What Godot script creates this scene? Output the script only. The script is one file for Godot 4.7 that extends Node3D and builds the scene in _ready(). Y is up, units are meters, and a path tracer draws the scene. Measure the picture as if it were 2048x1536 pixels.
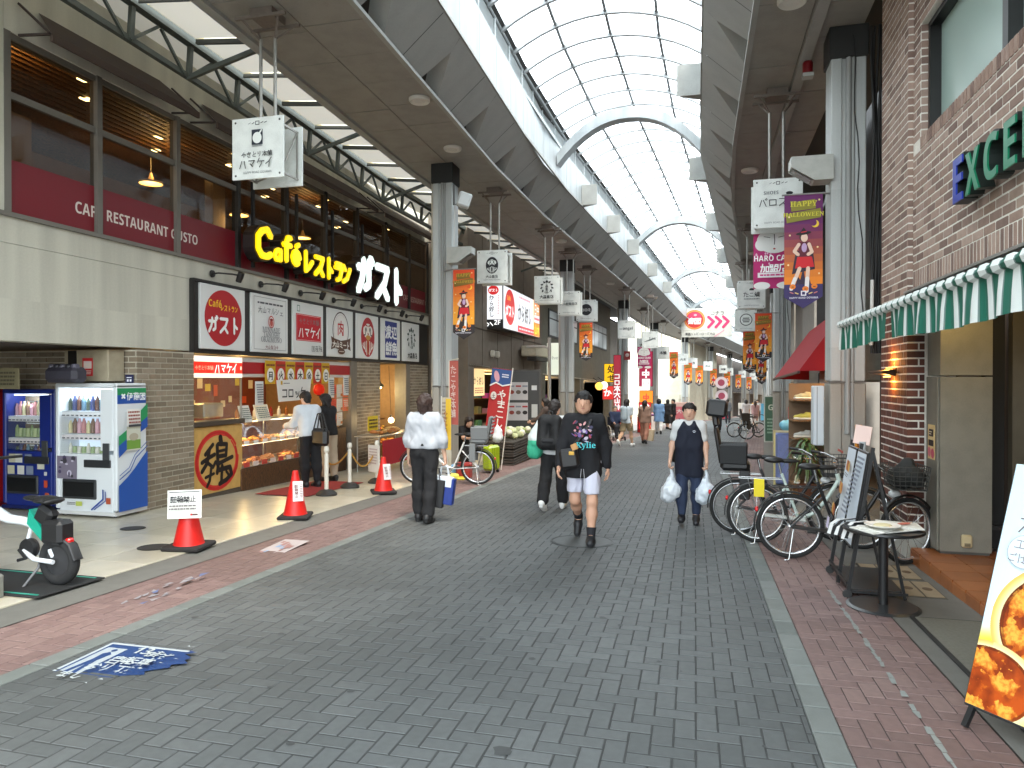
extends Node3D
# A covered shopping street. Metres; s runs down the street (-z), the pavement falls gently away from the camera.
const SLOPE := 0.0291
const YAW := 0.25056      # the camera is turned 14.36 degrees to the left of the street
const EXPOSURE := 8.3
var rng := RandomNumberGenerator.new()
var mats := {}
var tex := {}
var glyph_cache := {}

func gy(s: float) -> float: return -SLOPE * s
func bend(s: float) -> float:
	if s < 16.0: return 0.0
	if s < 48.0: return 0.088 * (s - 16.0)
	return 2.816 + 0.2 * (s - 48.0)
func P(x: float, h: float, s: float) -> Vector3: return Vector3(x + bend(s), h + gy(s), -s)
func V(x: float, y: float, z: float) -> Vector3: return Vector3(x, y, z)
func rnd(a: float, b: float) -> float: return rng.randf_range(a, b)
func face_l(x: float, y: float, s: float) -> Transform3D: return Transform3D(Basis(V(0, 0, -1), Vector3.UP, V(1, 0, 0)), V(x, y, -s))   # on a wall at the left, looking at the street
func face_r(x: float, y: float, s: float) -> Transform3D: return Transform3D(Basis(V(0, 0, 1), Vector3.UP, V(-1, 0, 0)), V(x, y, -s))
func at(p: Vector3, yaw := 0.0) -> Transform3D: return Transform3D(Basis(Vector3.UP, yaw), p)

# ---------- materials
func noise_tex(kind: String) -> ImageTexture:
	if tex.has(kind): return tex[kind]
	var n := FastNoiseLite.new()
	var f := FastNoiseLite.new()
	n.seed = 7; f.seed = 11
	n.frequency = 0.012; f.frequency = 0.16
	n.fractal_octaves = 5
	var size := 512
	var im := Image.create(size, size, false, Image.FORMAT_RGB8)
	var a := n.get_seamless_image(size, size)
	var b := f.get_seamless_image(size, size)
	for y in size:
		for x in size:
			var u := a.get_pixel(x, y).r
			var w := b.get_pixel(x, y).r
			var k := 1.0
			match kind:
				"grain": k = 0.84 + 0.10 * u + 0.12 * w
				"blotch": k = 0.90 + 0.10 * u + 0.06 * w
				"cloth": k = 0.86 + 0.08 * w + 0.06 * float((x + y) % 4 < 2)
				"wood": k = 0.62 + 0.38 * absf(sin((float(x) + 60.0 * u) * 0.1227)) * (0.7 + 0.3 * w)
				"streak": k = 0.86 + 0.14 * a.get_pixel(x, int(y * 0.06)).r + 0.04 * w
			im.set_pixel(x, y, Color(k, k, k))
	tex[kind] = ImageTexture.create_from_image(im)
	return tex[kind]

func M(c: Color, rough := 0.7, kind := "", scale := 1.0, metal := 0.0) -> StandardMaterial3D:
	var key := "%s %s %s %s %s" % [c.to_html(), rough, kind, scale, metal]
	if mats.has(key): return mats[key]
	var m := StandardMaterial3D.new()
	m.albedo_color = c
	m.roughness = rough
	m.metallic = metal
	if kind:
		m.albedo_texture = noise_tex(kind)
		m.uv1_triplanar = true
		m.uv1_world_triplanar = true
		m.uv1_scale = Vector3.ONE * scale
	mats[key] = m
	return m
func VC(rough := 0.7, kind := "", scale := 1.0) -> StandardMaterial3D:
	var key := "vc %s %s %s" % [rough, kind, scale]
	if mats.has(key): return mats[key]
	var m: StandardMaterial3D = M(Color.WHITE, rough, kind, scale).duplicate()
	m.vertex_color_use_as_albedo = true
	mats[key] = m
	return m
func E(c: Color, energy := 1.0) -> StandardMaterial3D:
	var key := "e %s %s" % [c.to_html(), energy]
	if mats.has(key): return mats[key]
	var m := StandardMaterial3D.new()
	m.albedo_color = c
	m.roughness = 0.35
	m.emission_enabled = true
	m.emission = c
	m.emission_energy_multiplier = energy * 1.2 / EXPOSURE
	mats[key] = m
	return m
func glass(a := 0.1, c := Color(0.85, 0.9, 0.9)) -> StandardMaterial3D:
	var key := "g %s %s" % [a, c.to_html()]
	if mats.has(key): return mats[key]
	var m := StandardMaterial3D.new()
	m.albedo_color = Color(c.r, c.g, c.b, a)
	m.transparency = BaseMaterial3D.TRANSPARENCY_ALPHA
	m.roughness = 0.03
	mats[key] = m
	return m
func sheet(c: Color, a: float, back := 0.8) -> StandardMaterial3D:      # a sheet that lets light through and scatters it
	var key := "s %s %s %s" % [c.to_html(), a, back]
	if mats.has(key): return mats[key]
	var m := StandardMaterial3D.new()
	m.albedo_color = Color(c.r, c.g, c.b, a)
	m.transparency = BaseMaterial3D.TRANSPARENCY_ALPHA
	m.roughness = 0.6
	m.backlight_enabled = true
	m.backlight = Color(back, back, back)
	mats[key] = m
	return m
func C(r: int, g: int, b: int) -> Color: return Color(r / 255.0, g / 255.0, b / 255.0)

# ---------- meshes
class MB:
	var v := PackedVector3Array()
	var n := PackedVector3Array()
	var x := Transform3D()
	func tri(a: Vector3, b: Vector3, c: Vector3) -> void:       # counter-clockwise from the front
		a = x * a; b = x * b; c = x * c
		var m := (b - a).cross(c - a).normalized()
		v.append(a); v.append(c); v.append(b)
		n.append(m); n.append(m); n.append(m)
	func quad(a: Vector3, b: Vector3, c: Vector3, d: Vector3) -> void:
		tri(a, b, c); tri(a, c, d)
	func tri_n(a: Vector3, b: Vector3, c: Vector3, na: Vector3, nb: Vector3, nc: Vector3) -> void:
		v.append(x * a); v.append(x * c); v.append(x * b)
		n.append((x.basis * na).normalized()); n.append((x.basis * nc).normalized()); n.append((x.basis * nb).normalized())
	func hexa(p: Array) -> MB:                                    # 0-3 bottom, 4-7 top, both counter-clockwise from above
		quad(p[3], p[2], p[1], p[0]); quad(p[4], p[5], p[6], p[7])
		for i in 4: quad(p[i], p[(i + 1) % 4], p[4 + (i + 1) % 4], p[4 + i])
		return self
	func box(c: Vector3, s: Vector3, b := Basis()) -> MB:
		var h := s * 0.5
		var p := []
		for y in [-h.y, h.y]:
			for q in [[-1, 1], [1, 1], [1, -1], [-1, -1]]: p.append(c + b * Vector3(q[0] * h.x, y, q[1] * h.z))
		return hexa(p)
	func bbox(c: Vector3, s: Vector3, e := 0.01, b := Basis()) -> MB:   # chamfered box
		var h := s * 0.5
		e = minf(e, minf(h.x, minf(h.y, h.z)) * 0.9)
		var i := Vector3(h.x - e, h.y - e, h.z - e)
		for ax in 3:
			var u := Vector3.ZERO; var w := Vector3.ZERO; var a := Vector3.ZERO
			a[ax] = 1; u[(ax + 1) % 3] = 1; w[(ax + 2) % 3] = 1
			for sg in [1.0, -1.0]:
				var o: Vector3 = a * h[ax] * sg
				var du: Vector3 = u * i[(ax + 1) % 3] * sg
				var dw: Vector3 = w * i[(ax + 2) % 3]
				quad(c + b * (o - du - dw), c + b * (o + du - dw), c + b * (o + du + dw), c + b * (o - du + dw))
				for sh in [1.0, -1.0]:                            # edge between axis ax and (ax+1)
					var nu := (ax + 1) % 3
					var o2: Vector3 = a * i[ax] * sg + u * h[nu] * sh
					var o1: Vector3 = a * h[ax] * sg + u * i[nu] * sh
					var ww: Vector3 = w * i[(ax + 2) % 3] * (sg * sh)
					quad(c + b * (o1 - ww), c + b * (o2 - ww), c + b * (o2 + ww), c + b * (o1 + ww))
		for sx in [1.0, -1.0]:
			for sy in [1.0, -1.0]:
				for sz in [1.0, -1.0]:
					var q := [Vector3(h.x * sx, i.y * sy, i.z * sz), Vector3(i.x * sx, h.y * sy, i.z * sz), Vector3(i.x * sx, i.y * sy, h.z * sz)]
					if sx * sy * sz > 0: tri(c + b * q[0], c + b * q[1], c + b * q[2])
					else: tri(c + b * q[0], c + b * q[2], c + b * q[1])
		return self
	func tube(pts: Array, r: float, sides := 8, radii := [], flat := 1.0) -> MB:
		var rings := []
		var norms := []
		var side := Vector3.ZERO
		var count := pts.size()
		for i in count:
			var t: Vector3 = (pts[mini(i + 1, count - 1)] - pts[maxi(i - 1, 0)]).normalized()
			if side == Vector3.ZERO: side = t.cross(Vector3.UP if absf(t.y) < 0.9 else Vector3.RIGHT).normalized()
			side = (side - t * side.dot(t)).normalized()
			var up := side.cross(t)
			var rr: float = radii[i] if radii else r
			var ring := []; var nn := []
			for k in sides:
				var a := TAU * k / sides
				ring.append(pts[i] + side * cos(a) * rr + up * sin(a) * rr * flat)
				nn.append((side * cos(a) * flat + up * sin(a)).normalized())
			rings.append(ring); norms.append(nn)
		for i in count - 1:
			for k in sides:
				var j := (k + 1) % sides
				tri_n(rings[i][k], rings[i + 1][j], rings[i][j], norms[i][k], norms[i + 1][j], norms[i][j])
				tri_n(rings[i][k], rings[i + 1][k], rings[i + 1][j], norms[i][k], norms[i + 1][k], norms[i + 1][j])
		for k in range(1, sides - 1):
			tri(rings[0][0], rings[0][k], rings[0][k + 1])
			tri(rings[-1][0], rings[-1][k + 1], rings[-1][k])
		return self
	func bar(a: Vector3, b: Vector3, w: float, d := -1.0) -> MB:     # a bar with a square section
		var t := (b - a)
		var side := t.cross(Vector3.UP if absf(t.normalized().y) < 0.95 else Vector3.BACK).normalized()
		var up := side.cross(t).normalized()
		return box((a + b) * 0.5, Vector3(w, w if d < 0 else d, t.length()), Basis(side, up, -t.normalized()))
	func lathe(prof: Array, seg := 16, c := Vector3.ZERO, b := Basis()) -> MB:   # [radius, height] pairs from the bottom up
		for i in prof.size() - 1:
			var p: Vector2 = Vector2(prof[i][0], prof[i][1]); var q: Vector2 = Vector2(prof[i + 1][0], prof[i + 1][1])
			var nr := Vector2(q.y - p.y, p.x - q.x).normalized()
			for k in seg:
				var a := TAU * k / seg; var e := TAU * (k + 1) / seg
				var d := Vector3(cos(a), 0, sin(a)); var f := Vector3(cos(e), 0, sin(e))
				var n1 := b * (d * nr.x + Vector3.UP * nr.y); var n2 := b * (f * nr.x + Vector3.UP * nr.y)
				var A := c + b * (d * p.x + Vector3.UP * p.y); var B := c + b * (f * p.x + Vector3.UP * p.y)
				var C := c + b * (f * q.x + Vector3.UP * q.y); var D := c + b * (d * q.x + Vector3.UP * q.y)
				if p.x > 1e-5: tri_n(A, C, B, n1, n2, n2)
				if q.x > 1e-5: tri_n(A, D, C, n1, n1, n2)
		return self
	func ring(c: Vector3, R: float, r: float, b := Basis(), seg := 32, sides := 8, flat := 1.0) -> MB:   # torus round local z
		for i in seg:
			for k in sides:
				var q := []; var m := []
				for d in [[0, 0], [1, 0], [1, 1], [0, 1]]:
					var a: float = TAU * (i + d[0]) / seg; var e: float = TAU * (k + d[1]) / sides
					q.append(c + b * Vector3(cos(a) * (R + r * cos(e)), sin(a) * (R + r * cos(e)), r * flat * sin(e)))
					m.append(b * Vector3(cos(a) * cos(e), sin(a) * cos(e), sin(e)))
				tri_n(q[0], q[1], q[2], m[0], m[1], m[2]); tri_n(q[0], q[2], q[3], m[0], m[2], m[3])
		return self
	func ell(c: Vector3, r: Vector3, b := Basis(), seg := 12, rows := 8) -> MB:
		for i in rows:
			for k in seg:
				var q := []; var m := []
				for d in [[0, 0], [0, 1], [1, 1], [1, 0]]:
					var t: float = PI * (i + d[0]) / rows; var a: float = TAU * (k + d[1]) / seg
					var u := Vector3(sin(t) * cos(a), cos(t), sin(t) * sin(a))
					q.append(c + b * (u * r)); m.append(b * (u / r).normalized())
				if i > 0: tri_n(q[0], q[1], q[2], m[0], m[1], m[2])
				if i < rows - 1: tri_n(q[0], q[2], q[3], m[0], m[2], m[3])
				if i == 0: pass
		return self
	func prism(poly: PackedVector2Array, z0: float, z1: float) -> MB:   # outline in x, y, front at z1
		if Geometry2D.is_polygon_clockwise(poly): pass
		var p := poly.duplicate()
		var area := 0.0
		for i in p.size(): area += p[i].cross(p[(i + 1) % p.size()])
		if area < 0: p.reverse()
		var idx := Geometry2D.triangulate_polygon(p)
		for i in range(0, idx.size(), 3):
			var a := p[idx[i]]; var b := p[idx[i + 1]]; var c := p[idx[i + 2]]
			if (b - a).cross(c - a) < 0:
				var t := b; b = c; c = t
			tri(Vector3(a.x, a.y, z1), Vector3(b.x, b.y, z1), Vector3(c.x, c.y, z1))
			if z0 < z1: tri(Vector3(a.x, a.y, z0), Vector3(c.x, c.y, z0), Vector3(b.x, b.y, z0))
		if z0 < z1:
			for i in p.size():
				var a := p[i]; var b := p[(i + 1) % p.size()]
				quad(Vector3(a.x, a.y, z0), Vector3(b.x, b.y, z0), Vector3(b.x, b.y, z1), Vector3(a.x, a.y, z1))
		return self
	func mesh(m: Material = null) -> ArrayMesh:
		var am := ArrayMesh.new()
		add_to(am, m)
		return am
	func add_to(am: ArrayMesh, m: Material) -> void:
		if v.is_empty(): return
		var a := []; a.resize(Mesh.ARRAY_MAX)
		a[Mesh.ARRAY_VERTEX] = v; a[Mesh.ARRAY_NORMAL] = n
		am.add_surface_from_arrays(Mesh.PRIMITIVE_TRIANGLES, a)
		am.surface_set_material(am.get_surface_count() - 1, m)

var used := {}
func put(mb: MB, called: String, m: Material, parent: Node3D = null) -> MeshInstance3D:
	return inst(mb.mesh(m), called, null, parent)
func inst(am: Mesh, called: String, m: Material = null, parent: Node3D = null, t := Transform3D()) -> MeshInstance3D:
	var o := MeshInstance3D.new()
	o.mesh = am
	if m: o.material_override = m
	o.transform = t
	return adopt(o, called, parent)
func adopt(o: Node3D, called: String, parent: Node3D = null) -> Node3D:
	var p: Node3D = parent if parent else self
	var key := "%d/%s" % [p.get_instance_id(), called]
	var k: int = used.get(key, 0)
	used[key] = k + 1
	o.name = called if k == 0 else "%s_%03d" % [called, k]
	p.add_child(o, true)
	return o
func tag(o: Node3D, label: String, category: String, group := "") -> Node3D:
	o.set_meta("label", label); o.set_meta("category", category)
	if group: o.set_meta("group", group)
	return o
func thing(called: String, label: String, category: String, t := Transform3D(), group := "") -> Node3D:
	var o := Node3D.new()
	o.transform = t
	adopt(o, called)
	return tag(o, label, category, group)
func struct(called: String, parent: Node3D = null) -> Node3D:
	var o := Node3D.new()
	adopt(o, called, parent)
	o.set_meta("kind", "structure")
	return o
func multi(am: Mesh, ts: Array, cols: Array, called: String, m: Material, parent: Node3D) -> void:
	if ts.is_empty(): return
	var mm := MultiMesh.new()
	mm.transform_format = MultiMesh.TRANSFORM_3D
	mm.use_colors = true
	mm.mesh = am
	mm.instance_count = ts.size()
	for i in ts.size():
		mm.set_instance_transform(i, ts[i]); mm.set_instance_color(i, cols[i])
	var o := MultiMeshInstance3D.new()
	o.multimesh = mm
	o.material_override = m
	adopt(o, called, parent)
	o.set_meta("kind", "stuff")
func lamp(p: Vector3, c: Color, energy: float, size := 0.1, reach := 8.0) -> void:
	var l := OmniLight3D.new()
	l.position = p; l.light_color = c; l.light_energy = energy * 0.43; l.light_size = size; l.omni_range = reach; l.omni_attenuation = 2.0; l.shadow_enabled = true
	adopt(l, "lamp_glow")

# pieces: the 'keep' first become meshes of their own, the rest one part; entries are [transform, tone]
func pieces(am: Mesh, list: Array, tones: Array, called: String, rest: String, parent: Node3D, keep: int, rough: float, kind := "", scale := 1.0) -> void:
	var rest_t := []; var rest_c := []
	for i in list.size():
		var e: Array = list[i]
		if i < keep: inst(am, called, M(tones[e[1]], rough, kind, scale), parent, e[0])
		else:
			rest_t.append(e[0]); rest_c.append((tones[e[1]] as Color).srgb_to_linear())
	multi(am, rest_t, rest_c, rest, VC(rough, kind, scale), parent)
# ---------- lettering and flat print
const GL := {
	"カ": "13837758 41433619", "ガ": "13737758 41433619 7182 8091", "ス": "11816519 5689", "ト": "4049 4476", "レ": "20295784", "ラ": "2171 13836839", "ン": "1133 195782",
	"ハ": "3219 6289", "マ": "128256 3568", "ケ": "3014 2393 636649", "イ": "704416 5359", "ル": "313519 606995", "シ": "1132 0425 195782", "ェ": "2585 5559 1999",
	"ミ": "2172 2475 2789", "ー": "1595", "コ": "12828818", "ロ": "1218 128288 1888", "ッ": "2436 4456 847749", "チ": "7122 0494 515629", "バ": "3219 5289 7182 8091",
	"ム": "401878 6599", "エ": "1181 5158 0898", "ピ": "202888 2473 7091", "ド": "3039 3466 6172 7081", "や": "0563847666 5042 2259", "き": "1281 1483 4066 273979",
	"と": "3044 83262889", "り": "212534 606649", "か": "03626748 3018 7295", "ら": "3051 2326647739", "し": "30386986", "た": "0262 3019 5494 576998", "こ": "2272 173888",
	"ひ": "02311639676296", "せ": "0493 616656 323878", "ん": "4019455886", "の": "5246271542737658", "お": "0362 303817457659 7193", "は": "1019 3393 60684889",
	"よ": "5058283689 5383", "ご": "2262 173878 7182 8091", "え": "4061 237319 466999", "う": "3051 24636639", "ま": "1282 1484 5058283788", "て": "11915169",
	"に": "1019 4383 475989", "～": "0524567594", "本": "0292 5059 5208 5298 3777", "舗": "2003 2043 0444 2246 1619 1646 4649 1949 5191 7079 5359 5393 9399 5595 5797",
	"大": "0393 504509 5399", "山": "5058 1318 8388 1888", "国": "1119 1191 9199 1999 3373 3575 3777 5357", "産": "5051 1181 3233 7263 1494 141609 4536 3696 6559 4787 3999",
	"鶏": "0040 0122 4132 0444 2349 2409 2449 6061 5255 5292 9294 5494 5595 5599 5696 5898 9899", "肉": "1219 12828979 5052 5235 5475 5538 5678",
	"渡": "0112 0314 0926 6061 3191 313529 4393 5255 8285 5585 468649 5799", "辺": "41918676 6146 1122 042427 2709 274999",
	"鮮": "2002 1141 0306 0343 4346 0646 2326 0545 0809 1829 3839 4859 6061 9081 5292 6494 5696 7279", "魚": "4002 2171 1316 1383 8386 1686 4346 1585 0809 3839 5869 8899",
	"森": "1181 5055 5123 5183 0646 2529 2609 2649 5696 7579 7659 7699", "商": "5051 1181 3233 6353 1319 13838979 4435 5465 3739 3666 6669 3868",
	"店": "5051 1191 111609 6366 6494 4649 4696 9699 4999", "月": "212619 21818979 2484 2686", "火": "2315 8365 505419 5499", "水": "505948 134318 8255 5498", "木": "0393 5059 5308 5398",
	"金": "5004 5094 3474 1686 5459 0999 2738 8778", "土": "1484 5059 0999", "日": "2129 2181 8189 2989 2585", "伊": "2004 1319 418186 3494 4686 615639",
	"藤": "0191 3032 6062 1319 1343 4349 1545 1747 6354 8394 5595 6646 6696 7379 5859", "園": "0109 0191 9199 0999 5254 3373 2484 3555 3637 5568 4728 6778",
	"駐": "0106 0141 0242 0444 2126 0646 464938 0809 1819 2829 7071 5292 5595 5999 7279", "輪": "0141 2029 0343 0306 4346 0646 0747 7053 7094 6484 5559 5595 9599 5797 7579",
	"禁": "0242 2025 2205 2245 5292 7075 7255 7295 2676 0797 5759 3718 6789", "止": "5058 5484 2328 0898", "好": "201549 423609 0353 51917379 5595 7968",
	"処": "2005 12423609 144899 616457 61818696", "方": "5052 0292 424519 44847959", "焼": "0315 4335 2024 2409 2549 5191 6063 8083 4494 6466 8486 4797 6749 778999",
	"楽": "5041 3134 3161 6164 3464 3363 0122 0423 9172 9473 0696 5459 5619 5689", "自": "5041 2129 2181 8189 2989 2383 2686", "転": "0141 2029 0343 0306 4346 0646 0747 5191 4494 645989 7698",
	"車": "1282 5059 2373 2327 7377 2777 2575 0898", "時": "0208 0232 3238 0838 0535 5191 7074 4494 4696 8689 5868", "加": "03434839 201609 6369 6393 9399 6999",
	"盟": "0104 0131 3134 0434 0333 6154 6191 9195 6393 1619 1686 8689 3639 5659 0999", "中": "1316 1383 8386 1686 5059", "井": "0393 0696 2029 7079",
	"C": "8260311317396988", "a": "7479 75543527395977", "f": "70504249 2373", "é": "268674533426385978 5170", "鳥": "5041 2127 2181 8184 2383 2484 2696 969989 2838 4858",
}
func strokes(ch: String, w: float) -> Array:                       # triangles of one character on a 10 x 10 square
	var key := "%s %.2f" % [ch, w]
	if glyph_cache.has(key): return glyph_cache[key]
	var polys := []
	for s in (GL[ch] as String).split(" "):
		var pts := PackedVector2Array()
		for i in range(0, s.length() - 1, 2): pts.append(Vector2(float(s[i]) + 0.5, 9.5 - float(s[i + 1])))
		for poly in Geometry2D.offset_polyline(pts, w * 5.0, Geometry2D.JOIN_ROUND if w > 0.16 else Geometry2D.JOIN_MITER, Geometry2D.END_ROUND if w > 0.16 else Geometry2D.END_SQUARE):
			if not Geometry2D.is_polygon_clockwise(poly): polys.append(poly)
	glyph_cache[key] = polys
	return polys

class Art:                                                          # flat print, built up in thin layers on one plane
	var host; var by := {}; var z := 0.0008; var step := 0.0006; var glow := 0.0; var rough := 0.6
	var x := Transform3D()
	func _init(h, t := Transform3D(), g := 0.0): host = h; x = t; glow = g
	func mb(c: Color) -> MB:
		z += step
		if not by.has(c):
			by[c] = MB.new(); by[c].x = x
		return by[c]
	func rect(cx: float, cy: float, w: float, h: float, c: Color) -> Art:
		return poly([cx - w / 2, cy - h / 2, cx + w / 2, cy - h / 2, cx + w / 2, cy + h / 2, cx - w / 2, cy + h / 2], c)
	func poly(xy: Array, c: Color) -> Art:
		var p := PackedVector2Array()
		for i in range(0, xy.size(), 2): p.append(Vector2(xy[i], xy[i + 1]))
		return shape(p, c)
	func shape(p: PackedVector2Array, c: Color) -> Art:
		mb(c).prism(p, z, z)
		return self
	func ell(cx: float, cy: float, rx: float, ry: float, c: Color, rot := 0.0, seg := 28) -> Art:
		var p := PackedVector2Array()
		for k in seg: p.append(Vector2(cx, cy) + Vector2(cos(TAU * k / seg) * rx, sin(TAU * k / seg) * ry).rotated(rot))
		return shape(p, c)
	func line(xy: Array, w: float, c: Color) -> Art:
		var p := PackedVector2Array()
		for i in range(0, xy.size(), 2): p.append(Vector2(xy[i], xy[i + 1]) * 100.0)
		var m := mb(c)
		for q in Geometry2D.offset_polyline(p, w * 50.0, Geometry2D.JOIN_ROUND, Geometry2D.END_ROUND):
			if Geometry2D.is_polygon_clockwise(q): continue
			var r := PackedVector2Array()
			for u in q: r.append(u * 0.01)
			m.prism(r, z, z)
		return self
	func frame(cx: float, cy: float, w: float, h: float, t: float, c: Color) -> Art:
		for sg in [1.0, -1.0]:
			rect(cx, cy + sg * (h - t) / 2, w, t, c); rect(cx + sg * (w - t) / 2, cy, t, h - 2 * t, c)
		return self
	func jp(s: String, cx: float, cy: float, size: float, c: Color, w := 0.11, down := false, sx := 1.0, slant := 0.0) -> Art:   # centred
		var n := s.length()
		var k := size / 10.0
		for i in n:
			var ch := s[i]
			if not host.GL.has(ch): continue
			var o := Vector2(cx - (0.5 if down else n * 0.5) * size * sx, cy - size * 0.5)
			if down: o.y = cy + (n * 0.5 - i - 1) * size
			else: o.x += i * size * sx
			for g in host.strokes(ch, w):
				var p := PackedVector2Array()
				for u in g: p.append(o + Vector2(u.x * sx + slant * (u.y - 5), u.y) * k * Vector2(0.94, 0.94))
				mb(c).prism(p, z, z)
		return self
	func en(s: String, cx: float, cy: float, size: float, c: Color, font := "Droid Sans", bold := true, sx := 1.0) -> Art:
		var m := mb(c)
		var am: Array = host.letters(s, font, bold)
		var k := size
		for i in range(0, am[0].size(), 3):
			var q := []
			for j in 3: q.append(Vector3((am[0][i + j].x - am[1] * 0.5) * k * sx + cx, (am[0][i + j].y - 0.36) * k + cy, z))
			m.tri(q[0], q[1], q[2])
		return self
	func smudge(cx: float, cy: float, w: float, h: float, rows: int, c: Color) -> Art:   # lines of print too small to read
		for r in rows:
			var xx := cx - w / 2
			var y := cy + h / 2 - (r + 0.5) * h / rows
			while xx < cx + w / 2 - 0.02 * w:
				var l: float = minf(host.rnd(0.06, 0.2) * w, cx + w / 2 - xx)
				rect(xx + l / 2, y, l * 0.84, h / rows * 0.52, c)
				xx += l
		return self
	func done(called: String, parent: Node3D) -> MeshInstance3D:
		var am := ArrayMesh.new()
		for c in by: by[c].add_to(am, host.E(c, glow) if glow > 0 else host.M(c, rough))
		return host.inst(am, called, null, parent)

var letter_cache := {}
func letters(s: String, font: String, bold: bool) -> Array:          # front triangles at height 1 and the width
	var key := s + font + str(bold)
	if letter_cache.has(key): return letter_cache[key]
	var t := text_mesh(s, font, bold, 1.0, 0.0)
	var a := t.surface_get_arrays(0)
	var vv: PackedVector3Array = a[Mesh.ARRAY_VERTEX]
	var ii: PackedInt32Array = a[Mesh.ARRAY_INDEX] if a[Mesh.ARRAY_INDEX] != null else PackedInt32Array(range(vv.size()))
	var out := PackedVector3Array()
	var wide := 0.0
	for i in range(0, ii.size(), 3):
		var p := vv[ii[i]]; var q := vv[ii[i + 1]]; var r := vv[ii[i + 2]]
		if (q - p).cross(r - p).z > 0:
			var w := q; q = r; r = w
		out.append(p); out.append(r); out.append(q)
		wide = maxf(wide, maxf(p.x, maxf(q.x, r.x)))
	letter_cache[key] = [out, wide]
	return letter_cache[key]
func text_mesh(s: String, font: String, bold: bool, size: float, depth: float) -> TextMesh:
	var f := SystemFont.new()
	f.font_names = PackedStringArray([font])
	f.font_weight = 700 if bold else 400
	var t := TextMesh.new()
	t.font = f; t.text = s; t.font_size = 64; t.pixel_size = size / 64.0; t.depth = depth
	t.horizontal_alignment = HORIZONTAL_ALIGNMENT_LEFT
	t.vertical_alignment = VERTICAL_ALIGNMENT_BOTTOM
	return t
# ---------- the view (only used to choose which alike pieces become single meshes)
func seen(p: Vector3) -> float:                                       # distance, or far when outside the frame
	var q: Vector3 = (p - eye) * Basis(Vector3.UP, deg_to_rad(14.356))
	var d := -q.z
	if d < 0.3 or absf(q.x) > d * 0.73 or absf(q.y) > d * 0.55: return 1000.0 + p.length()
	return d
var eye := Vector3(0, 1.6, 0)

func herring(x0: float, x1: float, s0: float, s1: float, w: float, tones: int, lift: float, gap := 0.006) -> Array:
	var list := []
	var wear := FastNoiseLite.new()
	wear.seed = 21; wear.frequency = 0.35; wear.fractal_octaves = 3
	var nx := int(ceil((x1 - x0) / w)); var ns := int(ceil((s1 - s0) / w))
	for j in range(-1, ns + 1):
		for i in range(-1, nx + 1):
			var t := posmod(i - j, 4)
			var a := x0 + i * w; var c := s0 + j * w
			var b := a + w; var d := c + w
			if t == 0: b += w
			elif t == 3: d += w
			else: continue
			a = maxf(a, x0); b = minf(b, x1); c = maxf(c, s0); d = minf(d, s1)
			if b - a < 0.02 or d - c < 0.02: continue
			list.append(slab(a, b, c, d, lift + rnd(-0.0008, 0.0008), clampi(int((0.5 + 0.9 * wear.get_noise_2d(a, c) + rnd(-0.3, 0.3)) * tones), 0, tones - 1), gap))
	list.sort_custom(func(p, q): return p[2] < q[2])
	return list
func slab(a: float, b: float, c: float, d: float, lift: float, tone: int, gap: float) -> Array:
	var sm := (c + d) * 0.5
	var along := (P(0, 0, d) - P(0, 0, c))
	var o := P((a + b) * 0.5, lift - 0.02, sm)
	var t := Transform3D(Basis(V(b - a - gap, 0, 0), V(0, 0.04, 0), -along * (1.0 - gap * 1.35 / (d - c))), o)
	return [t, tone, seen(o)]
func flat_band(mb: MB, x0: float, x1: float, s0: float, s1: float, h: float, step := 2.0) -> void:
	var s := s0
	while s < s1 - 0.01:
		var e := minf(s + step, s1)
		mb.quad(P(x0, h, s), P(x1, h, s), P(x1, h, e), P(x0, h, e))
		s = e
func unit_slab(e := 0.03) -> ArrayMesh:
	var mb := MB.new()
	var t := 0.5 - e
	mb.quad(V(-t, 0.5, t), V(t, 0.5, t), V(t, 0.5, -t), V(-t, 0.5, -t))
	var p := [V(-0.5, 0.4, 0.5), V(0.5, 0.4, 0.5), V(0.5, 0.4, -0.5), V(-0.5, 0.4, -0.5)]
	var q := [V(-t, 0.5, t), V(t, 0.5, t), V(t, 0.5, -t), V(-t, 0.5, -t)]
	for i in 4:
		var k := (i + 1) % 4
		mb.quad(p[i], p[k], q[k], q[i])
		mb.quad(p[i] - V(0, 0.9, 0), p[k] - V(0, 0.9, 0), p[k], p[i])
	return mb.mesh()

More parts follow.
